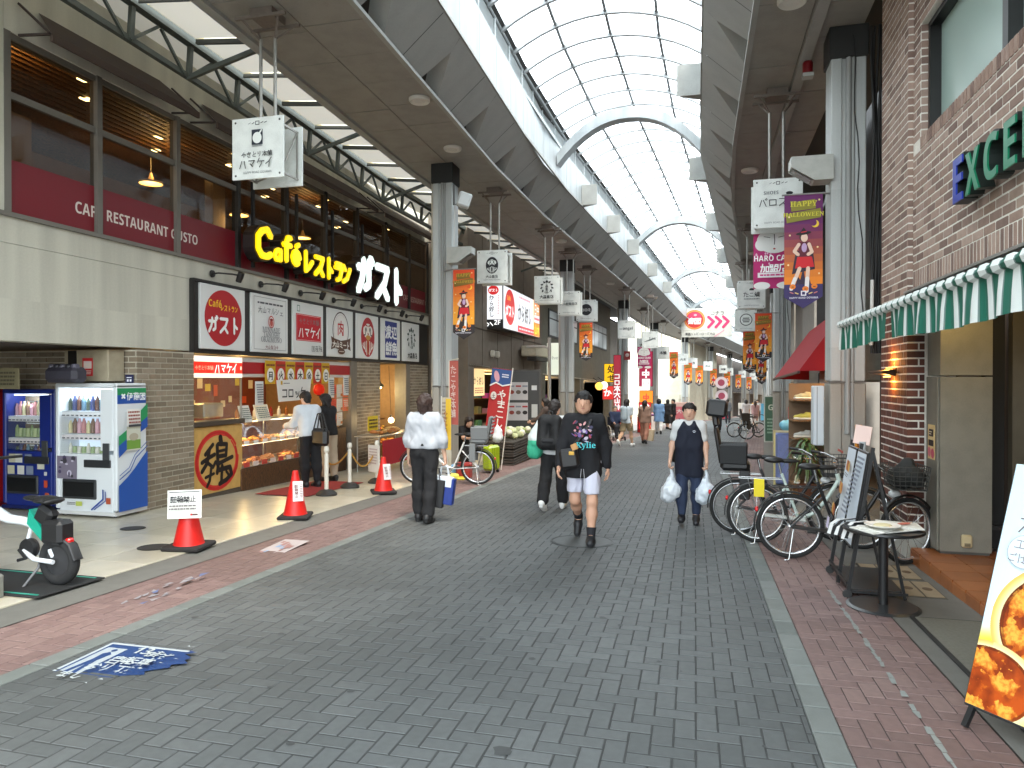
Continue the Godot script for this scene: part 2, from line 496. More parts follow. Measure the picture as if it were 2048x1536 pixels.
func build_ground() -> void:
	var slabm := unit_slab()
	var base := MB.new()
	flat_band(base, -60, 60, -30, 30, -0.05, 10.0)
	var g := put(base, "ground", M(C(88, 88, 86), 0.9, "grain", 0.5))
	g.set_meta("kind", "structure")
	base = MB.new()
	flat_band(base, -60, 100, 30, 220, -0.05, 10.0)
	var road := struct("road")
	var mb := MB.new()
	flat_band(mb, -3.7, 0.55, -6, 42, -0.0025)
	put(mb, "joint_bed", M(C(62, 63, 63), 0.95, "grain", 0.6), road)
	mb = MB.new()
	flat_band(mb, -3.7, 0.55, 42, 140, 0.0)
	put(mb, "far_paving", M(C(90, 93, 93), 0.8, "grain", 0.4), road)
	var tones := [C(78, 81, 81), C(82, 85, 85), C(85, 88, 88), C(87, 90, 90), C(90, 93, 93), C(94, 97, 97)]
	pieces(slabm, herring(-3.7, 0.55, 1.0, 42, 0.103, 6, 0.0), tones, "paver", "pavers_farther_off", road, 300, 0.62, "grain", 2.2)
	mb = MB.new()
	for i in 60:
		var r := rnd(0.008, 0.03) if i > 6 else rnd(0.03, 0.06)
		var c := P(rnd(-3.6, 0.5), 0.0022, rnd(2.2, 12.0))
		var q := []
		for k in 9: q.append(c + V(cos(k * 0.698) * r * rnd(0.6, 1.1), 0.0, sin(k * 0.698) * r * rnd(0.6, 1.1)) + V(0, SLOPE * sin(k * 0.698) * r, 0))
		for k in 9: mb.tri(c, q[(k + 1) % 9], q[k])
	put(mb, "stains", M(C(66, 68, 68), 0.7, "grain", 2.2), road).set_meta("kind", "stuff")
	# granite kerb bands, red paved walks, concrete strips
	var band := struct("kerb_band")
	var list := []
	for side in [[-3.84, -3.7], [0.55, 0.69]]:
		var s := 1.0
		while s < 60.0:
			list.append(slab(side[0], side[1], s, s + 0.3, 0.004, rng.randi() % 3, 0.006)); s += 0.3
	list.sort_custom(func(p, q): return p[2] < q[2])
	pieces(slabm, list, [C(111, 115, 112), C(104, 109, 106), C(117, 121, 118)], "kerb_stone", "kerb_stones_farther_off", band, 250, 0.7, "blotch", 0.8)
	mb = MB.new()
	for r in [[-4.62, -3.84], [0.69, 1.42]]: flat_band(mb, r[0], r[1], -6, 42, -0.004)
	var walk := struct("pavement")
	put(mb, "joint_bed", M(C(70, 58, 55), 0.95, "grain", 0.6), walk)
	mb = MB.new()
	for r in [[-4.62, -3.84], [0.69, 1.42]]: flat_band(mb, r[0], r[1], 42, 140, 0.0)
	put(mb, "far_paving", M(C(112, 90, 85), 0.8, "grain", 0.4), walk)
	list = herring(-4.62, -3.84, 1.0, 42, 0.104, 5, 0.0)
	list.append_array(herring(0.69, 1.42, 1.0, 42, 0.104, 5, 0.0))
	list.sort_custom(func(p, q): return p[2] < q[2])
	pieces(slabm, list, [C(113, 91, 87), C(119, 96, 92), C(123, 99, 95), C(127, 103, 99), C(133, 109, 104)], "red_paver", "red_pavers_farther_off", walk, 300, 0.68, "grain", 2.2)
	mb = MB.new()
	flat_band(mb, -5.02, -4.62, -6, 60, 0.003); flat_band(mb, 1.42, 2.4, -6, 60, 0.003)
	put(mb, "concrete_strip", M(C(104, 103, 98), 0.8, "blotch", 0.6), walk)
	mb = MB.new()                                                     # the crack mended with pale mortar along the right-hand walk
	for k in 40:
		var s0 := 3.0 + k * 0.09
		if rng.randf() < 0.75: mb.quad(P(1.09 + rnd(-0.008, 0.008), 0.007, s0), P(1.115 + rnd(-0.008, 0.008), 0.007, s0), P(1.115 + rnd(-0.008, 0.008), 0.007, s0 + 0.085), P(1.09 + rnd(-0.008, 0.008), 0.007, s0 + 0.085))
	put(mb, "mortar_patch", M(C(142, 146, 142), 0.85, "grain", 2.0), walk)
	# polished tiles in front of the restaurant building
	var terrace := struct("terrace_floor")
	mb = MB.new()
	flat_band(mb, -11.5, -5.02, -4, 22, 0.004)
	put(mb, "tile_bed", M(C(110, 104, 94), 0.9, "grain", 0.5), terrace)
	list = []
	var s := 1.5
	while s < 20.4:
		var k := 0
		while k < 10:
			list.append(slab(-5.02 - (k + 1) * 0.6, -5.02 - k * 0.6, s, s + 0.6, 0.016, rng.randi() % 4, 0.003)); k += 1
		s += 0.6
	list.sort_custom(func(p, q): return p[2] < q[2])
	pieces(unit_slab(0.006), list, [C(196, 188, 168), C(190, 182, 162), C(201, 193, 174), C(187, 180, 161)], "floor_tile", "floor_tiles_farther_off", terrace, 300, 0.3, "blotch", 0.35)
	# covers let into the ground
	cover(-1.23, 8.0, 0.36, "round steel manhole cover under the man in white shorts", 0.006, C(84, 87, 87))
	cover(-6.52, 7.16, 0.14, "small dark floor cap on the tiles before the white vending machine", 0.022, C(60, 58, 54))
	cover(-5.49, 6.33, 0.17, "small dark floor cap on the tiles beside the nearest cone", 0.022, C(48, 46, 44))
	for k in 2:
		var c := thing("utility_cover", ["tan utility cover with a dark rim, nearer to the cafe step corner", "tan utility cover with a dark rim, under the round table"][k], "utility cover", at(P(1.76, 0.006, 7.35 - k * 0.62)))
		put(MB.new().box(V(0, 0.002, 0), V(0.46, 0.008, 0.52)), "rim", M(C(66, 60, 52), 0.6, "grain", 2.0), c)
		for j in 3: put(MB.new().box(V(-0.15 + j * 0.15, 0.006, 0), V(0.135, 0.008, 0.46)), "plate", M(C(148, 132, 108), 0.7, "blotch", 1.5), c)
		for j in 3: put(MB.new().ell(V(-0.15 + j * 0.15, 0.011, 0), V(0.04, 0.002, 0.05)), "stud", M(C(92, 72, 52), 0.7), c)
	# the parking sticker, half worn away
	var t := thing("floor_sticker", "worn blue floor sticker with white lettering at the left of the road", "floor sticker", Transform3D(Basis(V(0.72, 0, 0), V(0.03, 0.0218, -0.75), V(0, 1, 0)), P(-3.25, 0.004, 3.48)))
	var a := Art.new(self)
	a.rough = 0.45
	var edge := [-0.52, -0.42, -0.52, 0.42, 0.3, 0.42]
	var xs := [0.36, 0.30, 0.42, 0.36, 0.44, 0.34, 0.38, 0.28, 0.2, 0.25, 0.12, 0.05, -0.05, -0.12, -0.2, -0.24, -0.3]
	for i in xs.size(): edge.append_array([xs[i] + rnd(-0.02, 0.02), 0.4 - i * 0.05])
	edge.append_array([-0.33, -0.42])
	a.poly(edge, C(26, 56, 104))
	a.line([0.28, 0.4, -0.5, 0.4, -0.5, -0.4, -0.34, -0.4], 0.03, C(165, 172, 174))
	a.rect(-0.36, 0.04, 0.2, 0.56, C(152, 160, 166))
	a.poly([-0.36, 0.24, -0.31, 0.2, -0.33, 0.08, -0.29, -0.2, -0.34, -0.2, -0.36, 0.0, -0.39, -0.2, -0.43, -0.2, -0.39, 0.1, -0.4, 0.2], C(26, 56, 104))
	a.ell(-0.35, 0.27, 0.025, 0.025, C(26, 56, 104))
	a.en("13", -0.1, 0.28, 0.16, C(165, 172, 174)); a.jp("時～", 0.12, 0.28, 0.13, C(165, 172, 174), 0.12)
	a.jp("自転車", 0.0, 0.1, 0.15, C(165, 172, 174), 0.12); a.jp("おりて", -0.06, -0.08, 0.13, C(165, 172, 174), 0.12); a.jp("ましょ", -0.16, -0.25, 0.12, C(165, 172, 174), 0.12)
	for i in 26:
		var yy := rnd(-0.38, 0.38)
		var xx := 0.02 + 0.42 * (yy + 0.4) + rnd(-0.1, 0.12)
		a.poly([xx, yy, xx + rnd(0.01, 0.05), yy + rnd(-0.01, 0.01), xx + rnd(0.0, 0.04), yy + rnd(0.01, 0.025)], C(160, 166, 168))
	a.done("print", t)
	t = thing("floor_sticker", "scraps of an old white and blue sticker on the red paving at left", "floor sticker", Transform3D(Basis(V(0, 0.029, -1).normalized(), V(-1, 0, 0), V(0, 1, 0)), P(-4.2, 0.006, 4.9)))
	a = Art.new(self)
	for i in 22:
		var p := V(rnd(-0.5, 0.55), rnd(-0.09, 0.09), 0)
		a.poly([p.x, p.y, p.x + rnd(0.03, 0.12), p.y + rnd(-0.02, 0.02), p.x + rnd(0.02, 0.1), p.y + rnd(0.02, 0.05), p.x + rnd(-0.03, 0.02), p.y + rnd(0.01, 0.04)], C(140, 136, 140) if i % 4 else C(84, 100, 140))
	a.done("print", t)
	t = thing("floor_sticker", "pale square sticker remains on the red paving beyond the nearest cone", "floor sticker", Transform3D(Basis(V(0, 0.029, -1).normalized(), V(-1, 0, 0), V(0, 1, 0)), P(-4.25, 0.006, 6.7)))
	a = Art.new(self)
	a.rect(0, 0, 0.7, 0.3, C(170, 160, 160))
	for i in 14: a.rect(rnd(-0.3, 0.3), rnd(-0.12, 0.12), rnd(0.05, 0.16), rnd(0.02, 0.06), C(150, 112, 108) if i % 3 else C(128, 150, 178))
	a.done("print", t)

func cover(x: float, s: float, r: float, label: String, lift: float, c := C(96, 98, 98)) -> void:
	var t := thing("manhole_cover", label, "manhole cover", Transform3D(Basis(V(1, 0, 0), V(0, 1, 0), V(0, SLOPE, 1)), P(x, lift - 0.004, s)))
	put(MB.new().lathe([[r, 0], [r, 0.004], [r * 0.95, 0.006], [r * 0.94, 0.002], [0, 0.002]], 32), "rim", M(c.darkened(0.3), 0.5, "grain", 2.0), t)
	put(MB.new().lathe([[r * 0.9, 0.0], [r * 0.9, 0.005], [0, 0.005]], 32), "plate", M(c, 0.6, "blotch", 2.0), t)

# ---------- bricks
func brick_wall(o: Vector3, u: Vector3, w: float, h: float, nrm: Vector3, bl: float, bh: float, tones: int, hole := Rect2()) -> Array:
	var list := []
	var j := 0
	var y := 0.0
	var gap := 0.016
	while y < h - 0.01:
		var hh := minf(bh, h - y)
		var a := -(bl + gap) * (0.5 if j % 2 else 0.0) - 0.001
		while a < w - 0.01:
			var b := minf(a + bl, w)
			var aa := maxf(a, 0.0)
			a += bl + gap
			if b - aa < 0.02: continue
			var mid := Vector2((aa + b) * 0.5, y + hh * 0.5)
			if hole.has_area() and hole.has_point(mid): continue
			var p := o + u * mid.x + Vector3.UP * mid.y + nrm * rnd(-0.0098, -0.0085)
			list.append([Transform3D(Basis(u * (b - aa), Vector3.UP * hh, nrm * 0.02), p), rng.randi() % tones, seen(p)])
		y += bh + gap; j += 1
	return list
func soldier_row(o: Vector3, u: Vector3, w: float, h: float, nrm: Vector3, tones: int) -> Array:
	var list := []
	var a := 0.0
	while a < w - 0.03:
		var p := o + u * (a + 0.03) + Vector3.UP * (h * 0.5) + nrm * rnd(-0.0095, -0.008)
		list.append([Transform3D(Basis(u * 0.054, Vector3.UP * h, nrm * 0.02), p), rng.randi() % tones, seen(p)])
		a += 0.074
	return list
func lay_bricks(list: Array, tones: Array, parent: Node3D, keep: int, called := "brick", kind := "grain", rough := 0.85) -> void:
	list.sort_custom(func(p, q): return p[2] < q[2])
	pieces(MB.new().bbox(Vector3.ZERO, Vector3.ONE, 0.045).mesh(), list, tones, called, called + "s_farther_off", parent, keep, rough, kind, 1.3)
# ---------- the arcade: soffits, sloping fascias, parapets, the glazed vault, columns
const SOF := 6.33
func arcade() -> void:
	var metal := M(C(164, 165, 161), 0.55, "blotch", 0.35)
	var grey := M(C(152, 149, 142), 0.6, "blotch", 0.4)
	var white := M(C(172, 178, 180), 0.5, "streak", 0.4)
	var dark := M(C(58, 58, 56), 0.7)
	var s0 := -2.0
	var s1 := 118.0
	var roof := thing("arcade_roof", "long vaulted arcade roof with translucent panes and grey panelled soffits over the street", "arcade roof")
	for side in [-1, 1]:
		var xi := -3.97 if side < 0 else 0.70                          # lower inner edge
		var xo := -5.72 if side < 0 else 1.46                          # outer edge of the soffit
		if side > 0: xo = 2.05
		var xu := -3.34 if side < 0 else 0.10                          # upper edge of the sloping fascia
		var s := s0
		var k := 0
		while s < s1:
			var e := s + (0.85 if s < 62 else 3.4)
			for half in 2:                                             # soffit panels in two staggered rows
				var a := lerpf(xi, xo, 0.5 * half); var b := lerpf(xi, xo, 0.5 * half + 0.5)
				var d := 0.0 if half == 0 else 0.12
				var lo := minf(a, b) + 0.006; var hi := maxf(a, b) - 0.006
				var mb := MB.new()
				var y := SOF + rnd(-0.004, 0.004)
				mb.hexa([P(lo, y, s + d + 0.006), P(hi, y, s + d + 0.006), P(hi, y, e + d - 0.006), P(lo, y, e + d - 0.006), P(lo, y + 0.03, s + d + 0.006), P(hi, y + 0.03, s + d + 0.006), P(hi, y + 0.03, e + d - 0.006), P(lo, y + 0.03, e + d - 0.006)])
				put(mb, "soffit_panel", grey, roof)
			s = e; k += 1
		var bk := MB.new()
		strip(bk, [[xi, SOF + 0.035], [xo, SOF + 0.035]], s0, s1)
		put(bk, "soffit_backing", dark, roof)
		var rail := MB.new()
		bar_along(rail, xi, SOF - 0.02, 0.07, 0.05, s0, s1); bar_along(rail, xu, SOF + 0.585, 0.04, 0.05, s0, s1)
		bar_along(rail, xo if side < 0 else 1.46, SOF - 0.05, 0.14, 0.16, s0, s1)
		put(rail, "edge_rail", metal, roof)
		# sloping fascia: panels with a folded pocket every two metres
		s = s0
		var yo := SOF + 0.03; var yu := SOF + 0.575
		var dx := 0.05 if side < 0 else -0.05
		while s < 62.0:
			var mid := s + 1.0
			for part in 2:
				var mb := MB.new()
				if part == 0:
					var pa := [P(xi, yo, s + 0.72), P(xi, yo, mid + 0.29), P(xu, yu, mid + 0.29), P(xu, yu, s + 0.008), P(lerpf(xi, xu, 0.72), lerpf(yo, yu, 0.72), s + 0.10)]
					tri2(mb, [pa[0], pa[1], pa[2], pa[3], pa[4]], side)
				else:
					tri2(mb, [P(xi, yo, mid + 0.305), P(xi, yo, s + 2.0), P(lerpf(xi, xu, 0.72), lerpf(yo, yu, 0.72), s + 2.0 + 0.10), P(xu, yu, s + 2.0), P(xu, yu, mid + 0.305)], side)
				put(mb, "fascia_panel", metal, roof)
			var pk := MB.new()
			var apex := P(lerpf(xi, xu, 0.72), lerpf(yo, yu, 0.72), s + 0.10)
			var deep := P(xi - dx * 3.0, yo + 0.30, s + 0.12)
			tri2(pk, [P(xi, yo, s), P(xi - dx * 3.4, yo + 0.26, s + 0.24), apex], side)
			tri2(pk, [P(xi - dx * 3.4, yo + 0.26, s + 0.24), P(xi, yo, s + 0.72), apex], side)
			pk.quad(P(xi, yo, s), P(xi, yo, s + 0.72), P(xi - dx * 3.4, yo + 0.26, s + 0.24), P(xi, yo, s))
			put(pk, "fascia_fold", metal, roof)
			s += 2.0
		var fb := MB.new()
		strip(fb, [[xi - dx * 4, yo + 0.05], [xu - dx * 4, yu + 0.1]], s0, s1)
		put(fb, "fascia_backing", dark, roof)
		var far := MB.new()
		strip(far, [[xi, yo], [xu, yu]], 62.0, s1)
		put(far, "far_fascia", metal, roof)
		# parapet panels and the strip of small windows under the vault
		s = s0
		while s < 62.0:
			var p := MB.new()
			var q := xu - dx * 0.2
			p.hexa([P(minf(q, q - dx), yu + 0.06, s + 0.006), P(maxf(q, q - dx), yu + 0.06, s + 0.006), P(maxf(q, q - dx), yu + 0.06, s + 0.994), P(minf(q, q - dx), yu + 0.06, s + 0.994), P(minf(q, q - dx), 7.78, s + 0.006), P(maxf(q, q - dx), 7.78, s + 0.006), P(maxf(q, q - dx), 7.78, s + 0.994), P(minf(q, q - dx), 7.78, s + 0.994)])
			put(p, "parapet_panel", white, roof)
			var w := MB.new()
			w.bar(P(q - dx, 7.80, s), P(q - dx, 8.22, s), 0.06)
			put(w, "parapet_post", white, roof)
			var gl := MB.new()
			gl.quad(P(q - dx, 7.82, s + 0.03), P(q - dx, 7.82, s + 0.97), P(q - dx, 8.2, s + 0.97), P(q - dx, 8.2, s + 0.03))
			put(gl, "parapet_pane", sheet(C(222, 232, 236), 0.55, 1.0), roof)
			s += 1.0
		var pb := MB.new()
		strip(pb, [[xu - dx, yu], [xu - dx, 8.2]], 62.0, s1)
		put(pb, "far_parapet", white, roof)
		var rl := MB.new()
		bar_along(rl, xu - dx, 7.79, 0.05, 0.08, s0, s1); bar_along(rl, xu - dx * 1.2, 8.23, 0.07, 0.1, s0, s1)
		put(rl, "gutter_rail", white, roof)
	# the vault
	var pane_m := sheet(C(238, 243, 246), 0.42, 1.0)
	var bl := -3.40; var br := 0.16; var spring := 8.22; var rise := 0.56
	var pts := []
	var R := (pow((br - bl) / 2, 2) + rise * rise) / (2 * rise)
	var half := asin((br - bl) / 2 / R)
	for i in 13:
		var a := lerpf(-half, half, i / 12.0)
		pts.append([(bl + br) / 2 + R * sin(a), spring + rise - R + R * cos(a)])
	var s := s0
	var step := 0.85
	while s < s1 - 4:
		if s > 62: step = 3.4
		for b in 4:
			var p := MB.new()
			for i in 3:
				var u: Array = pts[b * 3 + i]; var w: Array = pts[b * 3 + i + 1]
				p.quad(P(u[0], u[1] + 0.03, s + 0.02), P(w[0], w[1] + 0.03, s + 0.02), P(w[0], w[1] + 0.03, s + step - 0.02), P(u[0], u[1] + 0.03, s + step - 0.02))
			put(p, "vault_pane", pane_m, roof)
		var rb := MB.new()
		for i in 12: rb.bar(P(pts[i][0], pts[i][1], s), P(pts[i + 1][0], pts[i + 1][1], s), 0.065, 0.075)
		put(rb, "vault_rib", M(C(156, 160, 162), 0.5), roof)
		s += step
	for i in [0, 3, 6, 9, 12]:
		var pu := MB.new()
		bar_along(pu, pts[i][0], pts[i][1] - 0.012, 0.05, 0.06, s0, s1 - 4)
		put(pu, "vault_purlin", M(C(124, 128, 130), 0.5), roof)
	for q in [-1.0, 6.5, 17.0, 27.5, 38.0, 48.5, 59.0, 72.0, 88.0]:          # the broad white arches
		var ar := MB.new()
		for i in 16:
			var a := lerpf(-1.0, 1.0, i / 16.0); var b := lerpf(-1.0, 1.0, (i + 1) / 16.0)
			var c := -1.62
			var ya := 7.52 + 0.98 * (1 - pow(absf(a), 2.2)); var yb := 7.52 + 0.98 * (1 - pow(absf(b), 2.2))
			var xa := c + a * 1.7; var xb := c + b * 1.7
			ar.hexa([P(xa, ya - 0.26, q), P(xb, yb - 0.26, q), P(xb, yb - 0.26, q + 0.3), P(xa, ya - 0.26, q + 0.3), P(xa, ya, q), P(xb, yb, q), P(xb, yb, q + 0.3), P(xa, ya, q + 0.3)])
		put(ar, "arch", white, roof)
	# fins that stand out over the parapet
	for f in [[1, 12.6], [1, 17.6], [1, 23.0], [1, 28.5], [-1, 19.2], [-1, 22.6], [-1, 26.2], [-1, 31.0], [-1, 36.0], [1, 35.0]]:
		var fn := MB.new()
		var x: float = 0.10 if f[0] > 0 else -3.34
		var o: float = -0.42 * f[0]
		fn.hexa([P(minf(x, x + o), 6.95, f[1] + 0.35), P(maxf(x, x + o), 6.95, f[1] + 0.35), P(maxf(x, x + o * 0.0), 6.95, f[1] + 0.6), P(minf(x, x + o * 0.0), 6.95, f[1] + 0.6), P(minf(x, x + o), 7.5, f[1] + 0.35), P(maxf(x, x + o), 7.5, f[1] + 0.35), P(maxf(x, x + 0.0), 7.5, f[1] + 0.6), P(minf(x, x + 0.0), 7.5, f[1] + 0.6)])
		put(fn, "deflector", metal, roof)
	# unseen covers added above the soffits and the shop side so that daylight comes in by the vault and skylights only
	var cap := MB.new()
	strip(cap, [[-3.3, 8.3], [-5.72, 6.6]], s0, s1)
	strip(cap, [[0.2, 8.3], [2.1, 6.6]], s0, s1)
	strip(cap, [[-6.62, 6.62], [-7.6, 6.66]], 19.5, 44.0); strip(cap, [[-5.74, 6.6], [-6.62, 6.62]], 28.2, 44.0)
	strip(cap, [[2.05, 6.5], [2.8, 6.5]], 9.2, s1)
	put(cap, "roof_deck", dark, roof)
	# skylights at the left, between the soffit and the lattice beam
	var sky := thing("side_skylight", "row of cream translucent skylight panes along the left edge of the arcade soffit", "skylight")
	var cream := sheet(C(246, 230, 178), 1.0, 0.40)
	s = -1.0
	while s < 28.0:
		var p := MB.new()
		p.quad(P(-6.62, 6.5, s + 0.03), P(-5.80, 6.42, s + 0.03), P(-5.80, 6.42, s + 1.02), P(-6.62, 6.5, s + 1.02))
		put(p, "pane", cream, sky)
		var b := MB.new()
		b.bar(P(-6.62, 6.46, s), P(-5.8, 6.38, s), 0.05 if int(s * 2) % 4 < 2 else 0.02, 0.06)
		put(b, "glazing_bar", M(C(70, 72, 68), 0.6), sky)
		s += 1.05
	var ed := MB.new()
	strip(ed, [[-6.64, 6.6], [-7.5, 6.66]], -2.0, 19.4)
	put(ed, "edge_sheet", sheet(C(214, 202, 164), 1.0, 0.30), sky)  # sheet added to pass soft warm light onto the wall and awnings
	var beam := thing("lattice_beam", "dark green lattice beam above the brown awnings at the left", "lattice beam")
	var gm := M(C(74, 80, 74), 0.6, "blotch", 0.8)
	var ch := MB.new()
	bar_along(ch, -6.72, 6.42, 0.12, 0.10, -1.0, 34.0)
	put(ch, "top_chord", gm, beam)
	ch = MB.new()
	bar_along(ch, -6.78, 5.98, 0.07, 0.07, -1.0, 34.0)
	put(ch, "bottom_chord", gm, beam)
	s = -1.0
	var k := 0
	while s < 33.0:
		put(MB.new().bar(P(-6.75, 6.0, s), P(-6.72, 6.40, s), 0.06), "lattice_post", gm, beam)
		var w := MB.new()
		w.bar(P(-6.75, 6.0, s), P(-6.73, 6.38, s + 0.45), 0.035); w.bar(P(-6.73, 6.38, s + 0.5), P(-6.75, 6.0, s + 0.95), 0.035)
		put(w, "lattice_brace", gm, beam)
		if k % 3 == 0: put(MB.new().bar(P(-6.78, 5.98, s), P(-5.82, 6.36, s + 0.2), 0.06), "strut", gm, beam)
		s += 1.05; k += 1
	# downlights in the soffits
	for q in [[-4.43, 12.8], [-3.72 - 0.5, 10.6], [1.08, 15.4], [-4.3, 21.0], [1.1, 9.0], [-4.45, 29.0], [1.1, 24.0]]:
		var l := thing("ceiling_light", "round white downlight in the %s soffit, %s" % ["left" if q[0] < 0 else "right", {12.8: "just before the first left column", 10.6: "nearest the sloping fascia, tilted into a fold", 15.4: "beyond the shoe shop sign", 21.0: "between the hanging signs", 9.0: "at the top edge of the picture", 29.0: "farthest along", 24.0: "farther along the street"}[q[1]]], "ceiling light", at(P(q[0], SOF - 0.02, q[1])), "downlights in the arcade soffits")
		put(MB.new().lathe([[0.0, -0.02], [0.10, -0.02], [0.15, -0.035], [0.17, -0.01], [0.17, 0.02]], 24), "ring", M(C(214, 212, 204), 0.4), l)
		put(MB.new().lathe([[0.0, -0.025], [0.09, -0.022]], 20), "lens", M(C(226, 226, 220), 0.2), l)

func strip(mb: MB, xh: Array, s0: float, s1: float) -> void:           # a folded sheet along the street
	var s := s0
	while s < s1 - 0.01:
		var e := minf(s + 4.0, s1)
		for i in xh.size() - 1:
			mb.quad(P(xh[i][0], xh[i][1], s), P(xh[i + 1][0], xh[i + 1][1], s), P(xh[i + 1][0], xh[i + 1][1], e), P(xh[i][0], xh[i][1], e))
		s = e
func bar_along(mb: MB, x: float, h: float, w: float, d: float, s0: float, s1: float) -> void:
	var s := s0
	while s < s1 - 0.01:
		var e := minf(s + 4.0, s1)
		mb.hexa([P(x - w / 2, h, s), P(x + w / 2, h, s), P(x + w / 2, h, e), P(x - w / 2, h, e), P(x - w / 2, h + d, s), P(x + w / 2, h + d, s), P(x + w / 2, h + d, e), P(x - w / 2, h + d, e)])
		s = e
func tri2(mb: MB, p: Array, side: int) -> void:                        # a fan, seen from the street below
	for i in range(1, p.size() - 1):
		if side < 0: mb.tri(p[0], p[i], p[i + 1])
		else: mb.tri(p[0], p[i + 1], p[i])

func column(x: float, s: float, side: int, label: String) -> void:
	var t := thing("arcade_column", label, "column", at(P(x, 0, s)), "columns that carry the arcade")
	var w := 0.40
	var m := M(C(186, 191, 190), 0.5, "streak", 0.5)
	var lo := M(C(160, 156, 147), 0.6, "streak", 0.5)
	for q in [[1.86, 5.95, m, "shaft", 0.0], [-0.1, 1.84, lo, "base", 0.012]]:
		var mb := MB.new()
		var y0: float = q[0]; var y1: float = q[1]
		var hc := (y0 + y1) / 2; var hh := y1 - y0
		mb.bbox(V(0, hc, 0), V(w - 0.04 + q[4], hh, w - 0.06), 0.006)
		for k in [-1, 1]: mb.bbox(V(k * 0.14, hc, 0), V(0.13 + q[4], hh - 0.004, w + q[4]), 0.012)
		put(mb, q[3], q[2], t)
	put(MB.new().box(V(0, 1.85, 0), V(w + 0.02, 0.016, w + 0.02)), "joint", M(C(110, 108, 104), 0.7), t)
	put(MB.new().bbox(V(0, 6.14, 0), V(w + 0.06, 0.40, w + 0.06), 0.01), "cap", M(C(34, 36, 36), 0.5), t)
	for k in [[0.0, 0.035, 1.2], [0.055, 0.022, 0.9]]:
		put(MB.new().tube([V(k[0], k[2], 0.19), V(k[0], 6.3, 0.19)], k[1], 8), "pipe", M(C(150, 152, 150), 0.5), t)
	if side < 0:
		put(MB.new().tube([V(-0.26, 0.5, 0.0), V(-0.26, 6.3, 0.0)], 0.045, 10), "downpipe", M(C(190, 188, 178), 0.5), t)
	else:
		var wire := []
		for i in 12: wire.append(V(0.04 + 0.012 * i + 0.02 * sin(i * 1.7), 6.2 - i * 0.32, 0.24))
		put(MB.new().tube(wire, 0.007, 5), "cable", M(C(30, 30, 30), 0.7), t)

func hang_sign(x: float, s: float, h: float, art: Callable, label: String, top := SOF, w := 0.70) -> void:
	var t := thing("hanging_sign", label, "hanging sign", at(P(x, h, s)), "white square signs hung under the arcade")
	var steel := M(C(168, 166, 160), 0.4, "", 1.0, 0.6)
	var d := 0.42
	for k in [0, 1]:
		var b := put(MB.new().bbox(V(0, 0, -d * k), V(w, w * 1.05, 0.025), 0.004), "board", M(C(232, 236, 232), 0.35, "blotch", 0.6), t)
		for c in [[-1, 1], [1, 1], [-1, -1], [1, -1]]:
			put(MB.new().ell(V(c[0] * (w / 2 - 0.05), c[1] * (w / 2 - 0.03), -d * k + (0.014 if k == 0 else -0.014)), V(0.014, 0.014, 0.008), Basis(), 8, 5), "bolt", M(C(90, 90, 88), 0.4, "", 1.0, 0.8), b)
	var f := MB.new()
	var q := w / 2 - 0.06
	for sx in [-1, 1]:
		for sy in [-1, 1]: f.bar(V(sx * q, sy * q, -0.013), V(sx * q, sy * q, -d + 0.013), 0.022)
		f.bar(V(sx * q, -q, -0.03), V(sx * q, q, -0.03), 0.02); f.bar(V(sx * q, -q, -d + 0.03), V(sx * q, q, -d + 0.03), 0.02)
		f.bar(V(sx * q, -q, -0.03), V(sx * q, q, -d + 0.03), 0.012)
	f.bar(V(-q, q, -d / 2), V(q, q, -d / 2), 0.022)
	f.bar(V(-q, -q, -d + 0.03), V(q, -q, -0.03), 0.014)
	put(f, "frame", steel, t)
	var up := top - h
	for k in [-1, 1]:
		put(MB.new().tube([V(k * 0.1, w / 2 - 0.07, -d / 2), V(k * 0.1, up - 0.32, -d / 2)], 0.021, 8), "rod", steel, t)
	var y := MB.new()
	for k in [-1, 1]:
		for z in [-0.16, 0.16]:
			y.bar(V(k * 0.1, up - 0.34, -d / 2), V(k * 0.24, up - 0.14, -d / 2 + z), 0.02)
	for z in [-0.16, 0.16]: y.bar(V(-0.34, up - 0.12, -d / 2 + z), V(0.34, up - 0.12, -d / 2 + z), 0.035)
	y.box(V(0, up - 0.06, -d / 2), V(0.3, 0.11, 0.3))
	put(y, "bracket", M(C(122, 112, 104), 0.6, "blotch", 2.0), t)
	for k in 2:                                                       # the street's mark, then the shop's own print, on both faces
		var a := Art.new(self, Transform3D(Basis(), V(0, 0, 0.0135)) if k == 0 else Transform3D(Basis(Vector3.UP, PI), V(0, 0, -d - 0.0135)))
		var ink := C(40, 44, 50)
		a.frame(0, 0.30, 0.055, 0.05, 0.008, ink)
		for g in [-1, 1]:
			a.line([g * 0.06 - 0.012, 0.293, g * 0.06 + 0.02, 0.308], 0.008, ink); a.line([g * 0.11 - 0.012, 0.293, g * 0.11 + 0.02, 0.308], 0.007, ink if g > 0 else C(140, 144, 150))
		a.en("HAPPY ROAD OOYAMA", 0, -0.3, 0.038, C(110, 114, 120), "Droid Sans", false)
		art.call(a)
		a.done("print", t)

